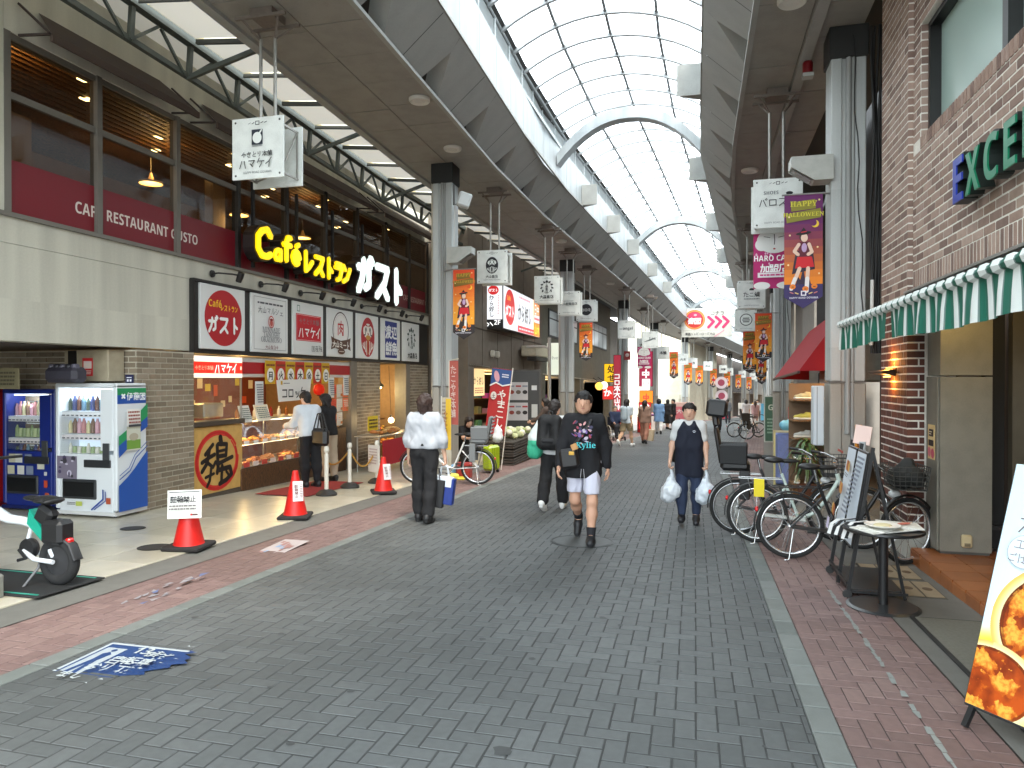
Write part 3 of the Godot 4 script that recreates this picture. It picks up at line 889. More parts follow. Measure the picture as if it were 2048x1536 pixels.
func daruma(a: Art, cx: float, cy: float, r: float, body: Color, pale: Color, gold: Color) -> void:
	a.ell(cx, cy, r * 0.86, r * 1.12, body)
	a.ell(cx, cy + r * 0.35, r * 0.6, r * 0.42, pale)
	for k in [-1, 1]:
		a.ell(cx + k * r * 0.25, cy + r * 0.42, r * 0.08, r * 0.13, C(30, 26, 26))
		a.line([cx + k * r * 0.08, cy + r * 0.62, cx + k * r * 0.3, cy + r * 0.7, cx + k * r * 0.5, cy + r * 0.6], r * 0.08, body)
		a.line([cx + k * r * 0.52, cy + r * 0.1, cx + k * r * 0.34, cy + r * 0.12, cx + k * r * 0.3, cy + r * 0.28], r * 0.07, C(40, 30, 30))
		for j in 3: a.line([cx + k * r * (0.2 + 0.2 * j), cy - r * (0.24 + 0.06 * j), cx + k * r * (0.24 + 0.2 * j), cy - r * 0.5, cx + k * r * (0.16 + 0.15 * j), cy - r * (0.98 - 0.16 * j)], r * 0.09, pale)
	a.line([cx - r * 0.08, cy + r * 0.2, cx, cy + r * 0.16, cx + r * 0.08, cy + r * 0.2], r * 0.06, body)
	a.ell(cx, cy - r * 0.02, r * 0.3, r * 0.14, gold)
	a.ell(cx, cy - r * 0.55, r * 0.16, r * 0.42, gold if gold != body else pale)
	a.ell(cx, cy - r * 0.55, r * 0.11, r * 0.36, body)
func leaf_crest(a: Art, cx: float, cy: float, r: float, c: Color) -> void:
	for k in [-1, 1]:
		for j in 5:
			var g: float = deg_to_rad(95 - j * 34)
			a.ell(cx + k * r * 0.8 * cos(g), cy + r * 0.8 * sin(g), r * 0.2, r * 0.1, c, (g - 0.4) * 1.0 if k > 0 else PI - g + 0.4)
		a.line([cx + k * r * 0.2, cy + r * 0.8, cx + k * r * 0.75, cy + r * 0.35, cx + k * r * 0.7, cy - r * 0.4, cx + k * r * 0.15, cy - r * 0.85], r * 0.04, c)
	a.line([cx, cy + r * 0.7, cx, cy - r * 0.9], r * 0.05, c)
	a.jp("森商店", cx, cy - r * 0.25, r * 0.42, c, 0.12, true)
func _ready() -> void:
	rng.seed = 4711
	var cam := Camera3D.new()
	cam.name = "camera"
	cam.fov = 56.477
	cam.near = 0.05
	cam.far = 400.0
	cam.transform = Transform3D(Basis(Vector3.UP, YAW) * Basis(Vector3.RIGHT, deg_to_rad(-0.4007)), eye)
	add_child(cam)
	var sky_m := ProceduralSkyMaterial.new()
	sky_m.sky_top_color = Color(0.84, 0.89, 0.92)
	sky_m.sky_horizon_color = Color(0.92, 0.945, 0.955)
	sky_m.ground_horizon_color = Color(0.6, 0.6, 0.58)
	sky_m.ground_bottom_color = Color(0.3, 0.3, 0.3)
	sky_m.sky_curve = 0.2
	var env := Environment.new()
	env.background_mode = Environment.BG_SKY
	env.sky = Sky.new()
	env.sky.sky_material = sky_m
	env.tonemap_mode = Environment.TONE_MAPPER_LINEAR
	env.tonemap_exposure = EXPOSURE
	env.sdfgi_enabled = true; env.ssao_enabled = true; env.ssil_enabled = true
	var we := WorldEnvironment.new()
	we.name = "world"
	we.environment = env
	add_child(we)
	var sun := DirectionalLight3D.new()
	sun.name = "sun"
	sun.light_energy = 0.3
	sun.light_angular_distance = 12.0
	sun.light_color = Color(1.0, 0.97, 0.92)
	sun.shadow_enabled = true
	sun.rotation_degrees = Vector3(-62, 35, 0)
	add_child(sun)
	build_ground()
	arcade()
	columns()
	left_building()
	left_signs()
	right_building()
	street_left()
	street_right()
	far_end()
	hanging_signs()
	counters()
	street_things()
	people()
# ---------- the restaurant building at the left and what hangs on it
func wall_box(mb: MB, x0: float, x1: float, y0: float, y1: float, s0: float, s1: float) -> MB:
	return mb.box(V((x0 + x1) / 2, (y0 + y1) / 2, -(s0 + s1) / 2), V(absf(x1 - x0), absf(y1 - y0), absf(s1 - s0)))

func left_building() -> void:
	var b := thing("restaurant_building", "cream building with a first-floor restaurant behind big windows over a row of food counters", "building")
	var cream := M(C(200, 197, 182), 0.85, "streak", 0.4)
	var dim := M(C(92, 78, 64), 0.85, "blotch", 0.5)
	var frame := M(C(120, 116, 108), 0.5, "", 1.0, 0.3)
	put(wall_box(MB.new(), -7.75, -7.45, 2.03, 3.12, -3.0, 9.32), "fascia", cream, b)
	put(wall_box(MB.new(), -7.75, -7.45, 3.125, 3.42, -3.0, 19.4), "upper_fascia", cream, b)
	put(wall_box(MB.new(), -7.75, -7.47, 2.0, 3.12, 9.325, 19.4), "lintel", dim, b)
	put(wall_box(MB.new(), -7.78, -7.41, 3.42, 3.47, -3.0, 19.4), "sill", frame, b)
	put(wall_box(MB.new(), -7.75, -7.45, 3.47, 7.4, -3.0, 6.32), "wall", cream, b)
	put(wall_box(MB.new(), -7.75, -7.45, 5.5, 7.4, 6.325, 19.4), "wall", cream, b)
	put(wall_box(MB.new(), -12.0, -7.76, 2.86, 3.1, -3.0, 19.4), "first_floor", dim, b)
	put(wall_box(MB.new(), -12.0, -7.76, 5.85, 6.05, -3.0, 19.4), "ceiling", M(C(120, 84, 48), 0.6, "wood", 0.6), b)
	put(wall_box(MB.new(), -12.2, -12.0, -0.6, 7.4, -3.0, 19.4), "rear_wall", M(C(110, 84, 60), 0.8, "blotch", 0.5), b)
	put(wall_box(MB.new(), -12.0, -7.46, -0.6, 7.4, 19.25, 19.45), "party_wall", dim, b)
	put(wall_box(MB.new(), -12.0, -7.76, -0.3, 7.4, -3.2, -3.0), "end_wall", dim, b)
	put(wall_box(MB.new(), -12.0, -7.77, 2.02, 2.06, -3.0, 19.2), "porch_ceiling", M(C(70, 64, 56), 0.8), b)
	# first-floor windows
	var mull := [6.36, 7.64, 9.09, 10.55, 12.03, 13.5, 14.95, 16.5, 18.0, 19.3]
	for i in mull.size():
		put(wall_box(MB.new(), -7.56, -7.44, 3.47, 5.5, mull[i] - 0.04, mull[i] + 0.04), "mullion", frame if i < 3 else M(C(36, 34, 32), 0.5), b)
		if i == mull.size() - 1: break
		var a: float = mull[i] + 0.042; var c: float = mull[i + 1] - 0.042
		var w := Node3D.new()
		adopt(w, "window", b)
		put(wall_box(MB.new(), -7.54, -7.47, 4.76, 4.84, a, c), "transom", frame, w)
		put(wall_box(MB.new(), -7.54, -7.47, 5.43, 5.5, a, c), "head", frame, w)
		for y in [[3.475, 4.757], [4.843, 5.428]]:
			var p := MB.new()
			p.quad(V(-7.5, y[0], -a), V(-7.5, y[0], -c), V(-7.5, y[1], -c), V(-7.5, y[1], -a))
			put(p, "pane", glass(0.5, Color(0.07, 0.055, 0.05)), w)
		put(wall_box(MB.new(), -7.507, -7.4965, 3.475, 4.08, a, c), "red_panel", M(C(118, 16, 30), 0.4), w)
		for k in 10:                                                     # slats of the wooden blind
			put(wall_box(MB.new(), -7.66, -7.615, 4.88 + k * 0.058, 4.888 + k * 0.058, a, c), "blind_slat", M(C(120, 76, 36), 0.6, "wood", 1.0), w)
	var a := Art.new(self, Transform3D(Basis(V(0, 0, -1), V(0, 1, 0), V(1, 0, 0)), V(-7.494, 3.7, -8.43)))
	a.en("CAFÉ RESTAURANT GUSTO", 0, 0, 0.2, C(226, 214, 204), "Droid Sans", true, 0.92)
	a.done("window_lettering", b)
	a = Art.new(self, face_l(-7.494, 3.72, 18.3))
	a.en("CAFÉ RESTAURANT GUSTO", 0.4, 0, 0.2, C(200, 170, 160), "Droid Sans", true, 0.85)
	a.done("window_lettering", b)
	# inside: booths, downlights, pendant lamps
	for k in 7:
		var booth := MB.new()
		wall_box(booth, -8.9, -8.0, 3.12, 4.15, 6.8 + k * 1.8, 6.95 + k * 1.8)
		put(booth, "booth", M(C(150, 62, 34), 0.6, "cloth", 4.0), b)
	put(wall_box(MB.new(), -10.6, -10.4, 3.12, 5.8, 8.0, 9.3), "column", M(C(110, 92, 74), 0.8), b)
	put(wall_box(MB.new(), -10.0, -9.8, 3.12, 5.8, 13.0, 13.4), "column", M(C(110, 92, 74), 0.8), b)
	for k in 22:
		var q := V(-8.2 - 0.75 * (k % 3) - 0.2 * (k % 2), 5.842, -(6.6 + k * 0.58))
		put(MB.new().lathe([[0.0, -0.012], [0.07, -0.012], [0.09, 0.0]], 14, q), "downlight_lamp", E(Color(1.0, 0.86, 0.55), 9.0), b)
	for k in 3:
		var q := V(-9.6, 5.15, -(11.0 + k * 2.6))
		put(MB.new().lathe([[0.2, 0.0], [0.2, 0.04], [0.06, 0.07], [0.02, 0.2]], 18, q), "pendant_shade", M(C(214, 180, 120), 0.4), b)
		put(MB.new().lathe([[0.0, 0.004], [0.19, 0.01]], 18, q), "pendant_lamp", E(Color(1.0, 0.85, 0.5), 3.0), b)
		put(MB.new().tube([q + V(0, 0.2, 0), q + V(0, 0.9, 0)], 0.008, 5), "flex", frame, b)
		lamp(q - V(0, 0.15, 0), Color(1.0, 0.84, 0.58), 0.22, 0.2)
	for q in [V(-8.6, 5.5, -7.4), V(-9.4, 5.5, -11.0), V(-8.8, 5.5, -15.0)]: lamp(q, Color(1.0, 0.78, 0.45), 0.2, 0.1)
	# brown awnings over the windows
	for r in [[6.5, 8.95], [9.35, 15.0], [15.4, 19.2]]:
		var w := thing("window_awning", ["short dark brown window awning nearest the camera, above the first windows", "long dark brown window awning behind the nearest hanging sign", "dark brown window awning next to the first column"][[6.5, 9.35, 15.4].find(r[0])], "awning", Transform3D(), "brown awnings over the restaurant windows")
		var cl := M(C(80, 66, 58), 0.9, "cloth", 3.0)
		var mb := MB.new()
		mb.quad(V(-6.98, 5.46, -r[0]), V(-6.98, 5.46, -r[1]), V(-7.44, 5.88, -r[1] + 0.25), V(-7.44, 5.88, -r[0] - 0.25))
		put(mb, "canopy", cl, w)
		mb = MB.new()
		wall_box(mb, -7.0, -6.965, 5.38, 5.465, r[0], r[1])
		put(mb, "valance", cl, w)
		mb = MB.new()
		for s in [r[0], r[1]]:
			mb = MB.new()
			mb.bar(V(-6.99, 5.46, -s), V(-7.44, 5.5, -s), 0.025); mb.bar(V(-6.99, 5.46, -s), V(-7.44, 5.86, -s), 0.025)
			put(mb, "arm", M(C(60, 50, 46), 0.6), w)
	# tan brick piers, and the side wall behind the vending machines
	var tones := [C(146, 132, 112), C(134, 120, 101), C(154, 140, 121), C(126, 113, 95), C(141, 125, 104)]
	var mortar := M(C(186, 178, 160), 0.9, "grain", 1.0)
	var pier := Node3D.new()
	adopt(pier, "brick_pier", b)
	put(wall_box(MB.new(), -7.62, -7.36, -0.5, 2.0, 8.16, 9.30), "mortar", mortar, pier)
	put(wall_box(MB.new(), -12.0, -7.63, -0.5, 2.0, 8.17, 8.4), "mortar", mortar, pier)
	var list := brick_wall(V(-7.355, -0.27, -8.16), V(0, 0, -1), 1.14, 2.27, V(1, 0, 0), 0.215, 0.062, 5)
	list.append_array(brick_wall(V(-10.6, -0.27, -8.155), V(1, 0, 0), 3.24, 2.27, V(0, 0, 1), 0.215, 0.062, 5))
	lay_bricks(list, tones, pier, 300)
	for q in [[14.75, 16.0], [17.85, 19.2]]:
		pier = Node3D.new()
		adopt(pier, "brick_pier", b)
		put(wall_box(MB.new(), -7.62, -7.40, -0.8, 2.0, q[0], q[1]), "mortar", mortar, pier)
		lay_bricks(brick_wall(V(-7.395, -0.6, -q[0]), V(0, 0, -1), q[1] - q[0], 2.6, V(1, 0, 0), 0.215, 0.062, 5), tones, pier, 240)
		put(wall_box(MB.new(), -7.70, -7.38, -0.8, 2.0, q[0] - 0.28, q[0] - 0.005), "jamb", M(C(120, 112, 100), 0.5, "blotch", 1.0), b)
		put(wall_box(MB.new(), -9.9, -7.63, -0.8, 2.0, q[0] + 0.3, q[0] + 0.5), "shop_partition", M(C(150, 120, 88), 0.8, "blotch", 1.0), b)
	put(wall_box(MB.new(), -10.2, -10.0, -0.8, 2.0, 8.45, 19.2), "shop_back_wall", M(C(120, 56, 40), 0.8, "blotch", 1.0), b)
	# meter box and little notices under the porch ceiling
	var mt := thing("meter_box", "beige meter box hung under the porch ceiling over the vending machines", "meter box", at(V(-7.9, 1.78, -8.0)))
	put(MB.new().bbox(V(0, 0, 0), V(0.72, 0.42, 0.28), 0.01), "case", M(C(168, 156, 132), 0.6, "blotch", 1.0), mt)
	put(MB.new().box(V(-0.22, 0.1, 0.142), V(0.14, 0.2, 0.006)), "hatch", M(C(30, 28, 26), 0.5), mt)
	a = Art.new(self, Transform3D(Basis(), V(0.03, -0.02, 0.141)))
	a.rect(0, 0, 0.17, 0.24, C(206, 44, 48)).rect(0, 0.03, 0.13, 0.1, C(240, 220, 210)).smudge(0, -0.07, 0.13, 0.06, 3, C(240, 220, 210))
	a.done("notice", mt)
	var nb := thing("street_number_plate", "small dark blue number plate on the tan brick by the meter box", "plate", at(V(-7.45, 1.6, -8.13)))
	put(MB.new().bbox(V(0, 0, 0), V(0.13, 0.12, 0.012), 0.003), "plate", M(C(30, 34, 70), 0.3), nb)
	a = Art.new(self, Transform3D(Basis(), V(0, 0, 0.0065)))
	a.rect(0, 0.02, 0.08, 0.012, C(230, 230, 240)).rect(-0.02, -0.02, 0.03, 0.03, C(230, 230, 240)).rect(0.025, -0.02, 0.03, 0.03, C(230, 230, 240))
	a.done("print", nb)

func left_signs() -> void:
	# the black board with seven square panels
	var red := C(178, 26, 34)
	var board := thing("sign_board", "long black board that holds seven shop panels over the food counters", "sign board")
	put(wall_box(MB.new(), -7.462, -7.41, 2.0, 3.14, 9.33, 19.2), "back_board", M(C(40, 38, 36), 0.5, "blotch", 1.0), board)
	for y in [[2.0, 2.04], [3.10, 3.14]]: put(wall_box(MB.new(), -7.41, -7.37, y[0], y[1], 9.33, 19.2), "trim", M(C(30, 28, 27), 0.4), board)
	put(wall_box(MB.new(), -7.41, -7.37, 2.04, 3.10, 9.33, 9.37), "trim", M(C(30, 28, 27), 0.4), board)
	var names := ["white sign panel with a red disc and white katakana, first of the row", "white sign panel with grey serif lettering inside a thin border", "white sign panel with a red field, third in the row above the counters", "white sign panel with an arch emblem and a brown ribbon", "white sign panel with a red daruma doll", "white sign panel with four white characters on a blue field", "white sign panel with a dark green leaf crest, last of the row by the column"]
	for i in 7:
		var s := 10.04 + 1.312 * i
		var t := thing("shop_sign", names[i], "sign", face_l(-7.40, 2.58, s), "")
		put(MB.new().bbox(V(0, 0, 0), V(1.13, 1.02, 0.05), 0.008), "panel", M(C(222, 224, 222), 0.35), t)
		var a := Art.new(self, Transform3D(Basis(), V(0, 0, 0.0255)))
		match i:
			0:
				a.ell(0, 0.0, 0.47, 0.45, red, 0.0, 40).en("Café", -0.22, 0.18, 0.15, C(240, 190, 30)).jp("レストラン", 0.14, 0.17, 0.1, C(240, 190, 30), 0.17, false, 0.9)
				a.jp("ガスト", 0.0, -0.1, 0.29, C(244, 244, 240), 0.19, false, 0.95)
			1:
				a.frame(0, 0, 1.0, 0.92, 0.006, C(90, 90, 96)).smudge(0, 0.36, 0.8, 0.06, 1, C(90, 90, 96)).jp("大山マルシェ", 0, 0.24, 0.13, C(70, 74, 84), 0.07)
				a.ell(0, 0.04, 0.09, 0.11, C(190, 60, 60)).ell(0, 0.04, 0.07, 0.09, C(226, 220, 214)).ell(0, 0.02, 0.05, 0.06, C(190, 90, 80)).ell(0, 0.08, 0.05, 0.025, C(150, 40, 44))
				a.en("MINNADE", 0, -0.13, 0.12, C(96, 100, 108), "Droid Serif", false, 0.95).en("TANOSHI", 0, -0.22, 0.12, C(96, 100, 108), "Droid Serif", false, 0.95).en("OKAIMONO", 0, -0.31, 0.12, C(96, 100, 108), "Droid Serif", false, 0.95)
				a.jp("大山商店中", 0, -0.41, 0.075, C(120, 60, 60), 0.1)
			2:
				a.frame(-0.38, 0.38, 0.1, 0.12, 0.012, C(40, 110, 80)).rect(0, 0.02, 0.94, 0.52, C(200, 24, 40)).frame(0, 0.02, 0.9, 0.49, 0.006, C(236, 220, 220))
				a.jp("やきとり本舗", 0, 0.15, 0.12, C(150, 110, 110), 0.1).jp("ハマケイ", 0, -0.06, 0.22, C(240, 240, 236), 0.13, false, 0.95, 0.1).jp("国産鶏", 0.24, -0.37, 0.13, C(60, 60, 64), 0.07)
			3:
				a.ell(0, 0.06, 0.36, 0.4, C(66, 36, 34)).ell(0, 0.06, 0.335, 0.375, C(228, 226, 222)).ell(0, 0.06, 0.3, 0.34, C(208, 200, 196)).ell(0, 0.06, 0.29, 0.33, C(232, 230, 226))
				a.jp("肉", 0, 0.12, 0.34, C(190, 26, 34), 0.1)
				a.poly([-0.44, -0.08, -0.3, -0.12, 0, -0.16, 0.3, -0.12, 0.44, -0.08, 0.4, -0.22, 0.44, -0.36, 0.28, -0.32, 0, -0.36, -0.28, -0.32, -0.44, -0.36, -0.4, -0.22], C(92, 62, 46))
				a.jp("大山ミート", 0, -0.24, 0.15, C(240, 236, 226), 0.15).ell(0, -0.39, 0.16, 0.06, C(92, 62, 46)).smudge(0, -0.39, 0.2, 0.03, 1, C(230, 222, 210))
			4: daruma(a, 0, -0.01, 0.41, C(176, 34, 40), C(232, 226, 218), C(196, 140, 60))
			5:
				a.rect(0, 0.0, 0.72, 0.9, C(34, 50, 130))
				a.jp("渡辺", 0, 0.2, 0.34, C(232, 234, 238), 0.15).jp("鮮魚", 0, -0.21, 0.34, C(232, 234, 238), 0.15)
			6:
				leaf_crest(a, 0, 0.1, 0.3, C(30, 60, 50))
				a.jp("大森商店", 0, -0.35, 0.15, C(24, 24, 24), 0.15)
		a.done("print", t)
		# a picture lamp over each panel
		var l := thing("sign_lamp", "black swan-neck sign lamp over the %s" % ["red disc panel", "grey serif panel", "red field panel", "arch emblem panel", "daruma panel", "blue field panel", "leaf crest panel"][i], "lamp", face_l(-7.44, 3.27, s - 0.1), "black sign lamps in a row")
		var bl := M(C(28, 26, 25), 0.45)
		put(MB.new().lathe([[0.0, 0.03], [0.055, 0.028], [0.06, 0.0]], 14, V(-0.12, 0, 0.01), Basis(V(1, 0, 0), PI / 2)), "base", bl, l)
		put(MB.new().tube([V(-0.12, 0, 0.03), V(-0.1, 0.01, 0.12), V(0.0, 0.0, 0.3), V(0.08, -0.01, 0.36)], 0.014, 8), "arm", bl, l)
		put(MB.new().lathe([[0.045, -0.09], [0.055, 0.0], [0.05, 0.07], [0.0, 0.08]], 14, V(0.1, -0.03, 0.37), Basis(V(1, 0, 0.3).normalized(), 0.5)), "shade", bl, l)
	# the lit channel letters
	var st := thing("letter_sign", "big lit yellow and white channel letters across the restaurant windows", "sign", face_l(-7.22, 3.85, 10.6))
	var spec := [["C", 0.22, 0.09, 0.52, 0], ["a", 0.62, 0.02, 0.36, 0], ["f", 0.92, 0.1, 0.46, 0], ["é", 1.2, 0.05, 0.42, 0], ["レ", 1.66, -0.02, 0.40, 0], ["ス", 2.06, -0.02, 0.42, 0], ["ト", 2.46, -0.02, 0.42, 0], ["ラ", 2.84, -0.02, 0.42, 0], ["ン", 3.2, -0.02, 0.42, 0], ["ガ", 4.05, 0.09, 0.86, 1], ["ス", 4.98, 0.06, 0.86, 1], ["ト", 5.84, 0.03, 0.86, 1]]
	for e in spec:
		var k: float = e[3] / 10.0
		for q in [[0.21 if e[4] == 0 else 0.2, 0.06, 0.1, "lit_face", E(Color(1.0, 0.83, 0.02), 0.85) if e[4] == 0 else E(Color(0.93, 1.0, 0.98), 1.0)], [0.33 if e[4] == 0 else 0.27, -0.16, 0.055, "letter_case", M(C(34, 26, 26), 0.5)]]:
			var mb := MB.new()
			var z := 0.0
			for g in strokes(e[0], q[0]):
				var p := PackedVector2Array()
				for u in g: p.append(Vector2(e[1] + (u.x - 5.0) * k, e[2] + (u.y - 5.0) * k))
				mb.prism(p, q[1], q[2] + z)
				z += 0.0015
			put(mb, q[3], q[4], st)
	for k in 5: put(MB.new().bar(V(0.3 + k * 1.4, -0.32, -0.2), V(0.3 + k * 1.4, 1.3, -0.2), 0.05), "stay", M(C(24, 22, 22), 0.5), st)
	# the lit light box beyond the column
	var lb := thing("light_box", "lit white box sign with a red oval on the grey wall beyond the column", "sign", at(P(-6.4, 4.42, 21.0)))
	put(MB.new().bbox(V(0, 0, -2.6), V(0.6, 1.36, 5.2), 0.02), "case", M(C(60, 58, 56), 0.5), lb)
	var a := Art.new(self, Transform3D(Basis(), V(0, 0, 0.002)), 0.75)
	a.rect(0, 0.13, 0.56, 1.04, Color(0.95, 0.96, 0.98))
	a.ell(0, 0.5, 0.17, 0.14, C(200, 30, 34)).jp("ガスト", 0, 0.5, 0.1, Color.WHITE, 0.18)
	a.jp("から好し", -0.05, 0.02, 0.17, C(24, 24, 24), 0.11, true).smudge(0.17, 0.05, 0.05, 0.6, 12, C(190, 150, 150))
	a.done("lit_front", lb)
	a = Art.new(self, Transform3D(Basis(), V(0, -0.53, 0.003)), 0.12)
	a.rect(0, 0, 0.58, 0.26, C(20, 20, 22))
	a.done("dark_foot", lb)
	a = Art.new(self, Transform3D(Basis(), V(0, -0.53, 0.006)), 0.9)
	a.en("2F", 0.12, 0, 0.2, Color.WHITE).line([-0.22, 0.05, -0.14, 0.0, -0.18, -0.06], 0.03, Color.WHITE).line([-0.1, 0.05, -0.02, -0.05], 0.03, Color.WHITE)
	a.done("floor_mark", lb)
	a = Art.new(self, Transform3D(Basis(V(0, 0, -1), V(0, 1, 0), V(1, 0, 0)), V(0.302, 0, -2.6)), 0.75)
	a.rect(0, 0, 5.1, 1.3, Color(0.95, 0.96, 0.98))
	a.ell(-1.75, 0.05, 0.62, 0.56, C(206, 32, 30)).en("Café", -1.9, 0.28, 0.2, C(250, 190, 40)).jp("ガスト", -1.75, -0.06, 0.36, Color.WHITE, 0.19)
	a.jp("から好し", 0.25, 0.0, 0.6, C(30, 28, 30), 0.12, false, 0.8).smudge(0.2, 0.5, 1.6, 0.12, 1, C(210, 150, 160))
	a.rect(0.5, -0.54, 2.6, 0.2, C(206, 44, 60)).smudge(0.5, -0.54, 2.3, 0.1, 1, C(250, 220, 220))
	a.rect(2.05, 0, 1.0, 1.3, C(240, 140, 30)).jp("日中", 2.05, 0.35, 0.4, Color.WHITE, 0.14, false, 1.0).rect(2.05, -0.02, 0.9, 0.28, C(230, 230, 236)).smudge(2.05, -0.02, 0.8, 0.14, 1, C(206, 44, 60)).jp("山木", 2.05, -0.4, 0.4, C(250, 220, 60), 0.16)
	a.done("lit_side", lb)

# ---------- the counters under the board
func food(parent_label: String, x: float, y: float, s0: float, s1: float, deep: float, n: int, cols: Array, called: String, label: String, group: String) -> void:
	var protos := []
	for k in 3:
		var mb := MB.new()
		mb.ell(V(0, 0.03, 0), V(0.055 + 0.012 * k, 0.034, 0.042), Basis(Vector3.UP, k * 0.7), 9, 6)
		protos.append(mb.mesh())
	for i in n:
		var o := inst(protos[i % 3], called, M(cols[i % cols.size()], 0.55, "grain", 6.0), null, Transform3D(Basis(Vector3.UP, rnd(0, 3)).scaled(Vector3.ONE * rnd(0.85, 1.25)), V(x - rnd(0, deep), y + (0.03 if rng.randf() < 0.4 else 0.0), -rnd(s0, s1))))
		tag(o, label, "fried food", group)

func counters() -> void:
	var wood := M(C(104, 70, 42), 0.5, "wood", 0.8)
	var steel := M(C(180, 180, 176), 0.3, "", 1.0, 0.8)
	# the yellow panel with the big brush character
	var k := thing("grill_hatch", "yellow ochre hatch front with a big black brush character in a red ring", "counter", face_l(-7.40, 0.3, 9.93))
	put(MB.new().bbox(V(0, 0.02, -0.06), V(1.26, 1.06, 0.12), 0.008), "panel", M(C(205, 164, 92), 0.5, "blotch", 0.8), k)
	put(MB.new().box(V(0, -0.60, -0.05), V(1.26, 0.18, 0.1)), "plinth", M(C(80, 70, 58), 0.7), k)
	put(MB.new().bbox(V(0, 0.60, -0.1), V(1.28, 0.08, 0.3), 0.01), "ledge", M(C(70, 60, 50), 0.4), k)
	var a := Art.new(self, Transform3D(Basis(), V(-0.02, 0.0, 0.001)))
	for j in 3:
		var pts := []
		for i in 30:
			var g := 0.5 + TAU * 0.93 * i / 29.0 + j * 0.35
			pts.append_array([cos(g) * (0.52 - 0.025 * j), sin(g) * (0.46 - 0.022 * j)])
		a.line(pts, [0.045, 0.05, 0.03][j], [C(196, 34, 30), C(186, 30, 28), C(204, 48, 40)][j])
	var ink := C(26, 20, 18)
	a.line([-0.3, 0.12, -0.12, 0.26], 0.07, ink).line([-0.38, 0.0, -0.22, 0.06, -0.08, 0.1], 0.07, ink).line([-0.2, 0.2, -0.26, -0.02, -0.38, -0.14], 0.075, ink).line([-0.24, -0.02, -0.12, -0.1, -0.06, -0.02], 0.06, ink)
	a.line([-0.16, -0.1, -0.2, -0.3, -0.26, -0.38], 0.06, ink).line([-0.3, -0.24, -0.1, -0.2], 0.05, ink).line([0.06, 0.36, 0.08, 0.26], 0.1, ink).line([-0.02, 0.24, 0.0, -0.1, -0.02, -0.2], 0.075, ink)
	a.line([0.0, 0.26, 0.22, 0.24, 0.2, 0.06, 0.02, 0.06], 0.07, ink).line([0.0, 0.14, 0.18, 0.15], 0.05, ink).line([-0.02, -0.06, 0.36, 0.02], 0.07, ink).line([0.0, -0.16, 0.3, -0.14, 0.34, -0.26, 0.2, -0.34, 0.04, -0.38], 0.08, ink).line([0.1, -0.1, 0.08, -0.36], 0.07, ink).line([0.2, -0.2, 0.26, -0.26], 0.05, ink)
	a.done("brush_character", k)
	var gp := MB.new()
	gp.quad(V(-0.62, 0.66, -0.02), V(0.62, 0.66, -0.02), V(0.62, 1.32, -0.02), V(-0.62, 1.32, -0.02))
	put(gp, "pane", glass(0.14, Color(0.75, 0.72, 0.6)), k)
	put(MB.new().box(V(0.63, 0.99, -0.03), V(0.02, 0.7, 0.03)), "post", steel, k)
	put(MB.new().box(V(0, 0.95, -1.5), V(1.2, 0.8, 0.04)), "rear_panel", M(C(140, 116, 60), 0.7, "blotch", 1.0), k)
	put(MB.new().bbox(V(0.3, 0.78, -0.5), V(0.5, 0.24, 0.4), 0.02), "grill", steel, k)
	# lit header, then the red header with the weekday flags
	var h := thing("lit_header", "lit white header with a red stripe and white katakana over the yellow hatch", "sign", face_l(-7.39, 1.79, 9.93))
	put(MB.new().bbox(V(0, 0, -0.07), V(1.24, 0.36, 0.13), 0.01), "case", M(C(90, 84, 78), 0.5), h)
	a = Art.new(self, Transform3D(Basis(), V(0, 0, 0.001)), 0.9)
	a.rect(0, 0, 1.22, 0.34, Color(1.0, 0.9, 0.8)).rect(0, -0.01, 1.22, 0.18, C(236, 40, 26))
	a.jp("やきとり本舗", -0.36, -0.01, 0.075, C(250, 170, 140), 0.1, false, 0.9).jp("ハマケイ", 0.16, -0.01, 0.16, Color(1, 0.98, 0.95), 0.14, false, 0.9, 0.12).rect(0.54, -0.01, 0.04, 0.06, Color(1, 0.8, 0.7))
	a.done("lit_print", h)
	h = thing("red_header", "unlit red and white header board over the glass display case", "sign", face_l(-7.42, 1.80, 12.62))
	put(MB.new().bbox(V(0, 0, -0.05), V(4.1, 0.34, 0.09), 0.01), "board", M(C(206, 200, 192), 0.5), h)
	put(MB.new().box(V(0, -0.01, -0.003), V(4.08, 0.2, 0.01)), "stripe", M(C(168, 20, 26), 0.5), h)
	for i in 7:
		var f := thing("weekday_flag", "small %s flag with the character for %s in a white disc" % [["yellow", "red"][i % 2], ["Monday", "Tuesday", "Wednesday", "Thursday", "Friday", "Saturday", "Sunday"][i]], "flag", face_l(-7.38, 1.72, 11.35 + i * 0.33))
		var col := C(216, 170, 34) if i % 2 == 0 else C(206, 58, 34)
		put(MB.new().bbox(V(0, 0, 0), V(0.32, 0.42, 0.006), 0.001), "cloth", M(col, 0.8, "cloth", 4.0), f)
		a = Art.new(self, Transform3D(Basis(), V(0, 0, 0.003)))
		a.smudge(0, 0.13, 0.26, 0.07, 1, C(120, 50, 20)).ell(0, -0.05, 0.115, 0.13, C(236, 232, 222)).jp(["月", "火", "水", "木", "金", "土", "日"][i], 0, -0.05, 0.17, C(28, 24, 24), 0.13)
		a.done("print", f)
	var bn := thing("paper_banner", "white hanging banner with black katakana above the glass display case", "banner", face_l(-7.36, 1.38, 12.13))
	put(MB.new().prism(PackedVector2Array([Vector2(-0.62, 0.2), Vector2(-0.55, -0.2), Vector2(0.52, -0.18), Vector2(0.6, 0.22)]), -0.003, 0.0), "paper", M(C(226, 224, 218), 0.7), bn)
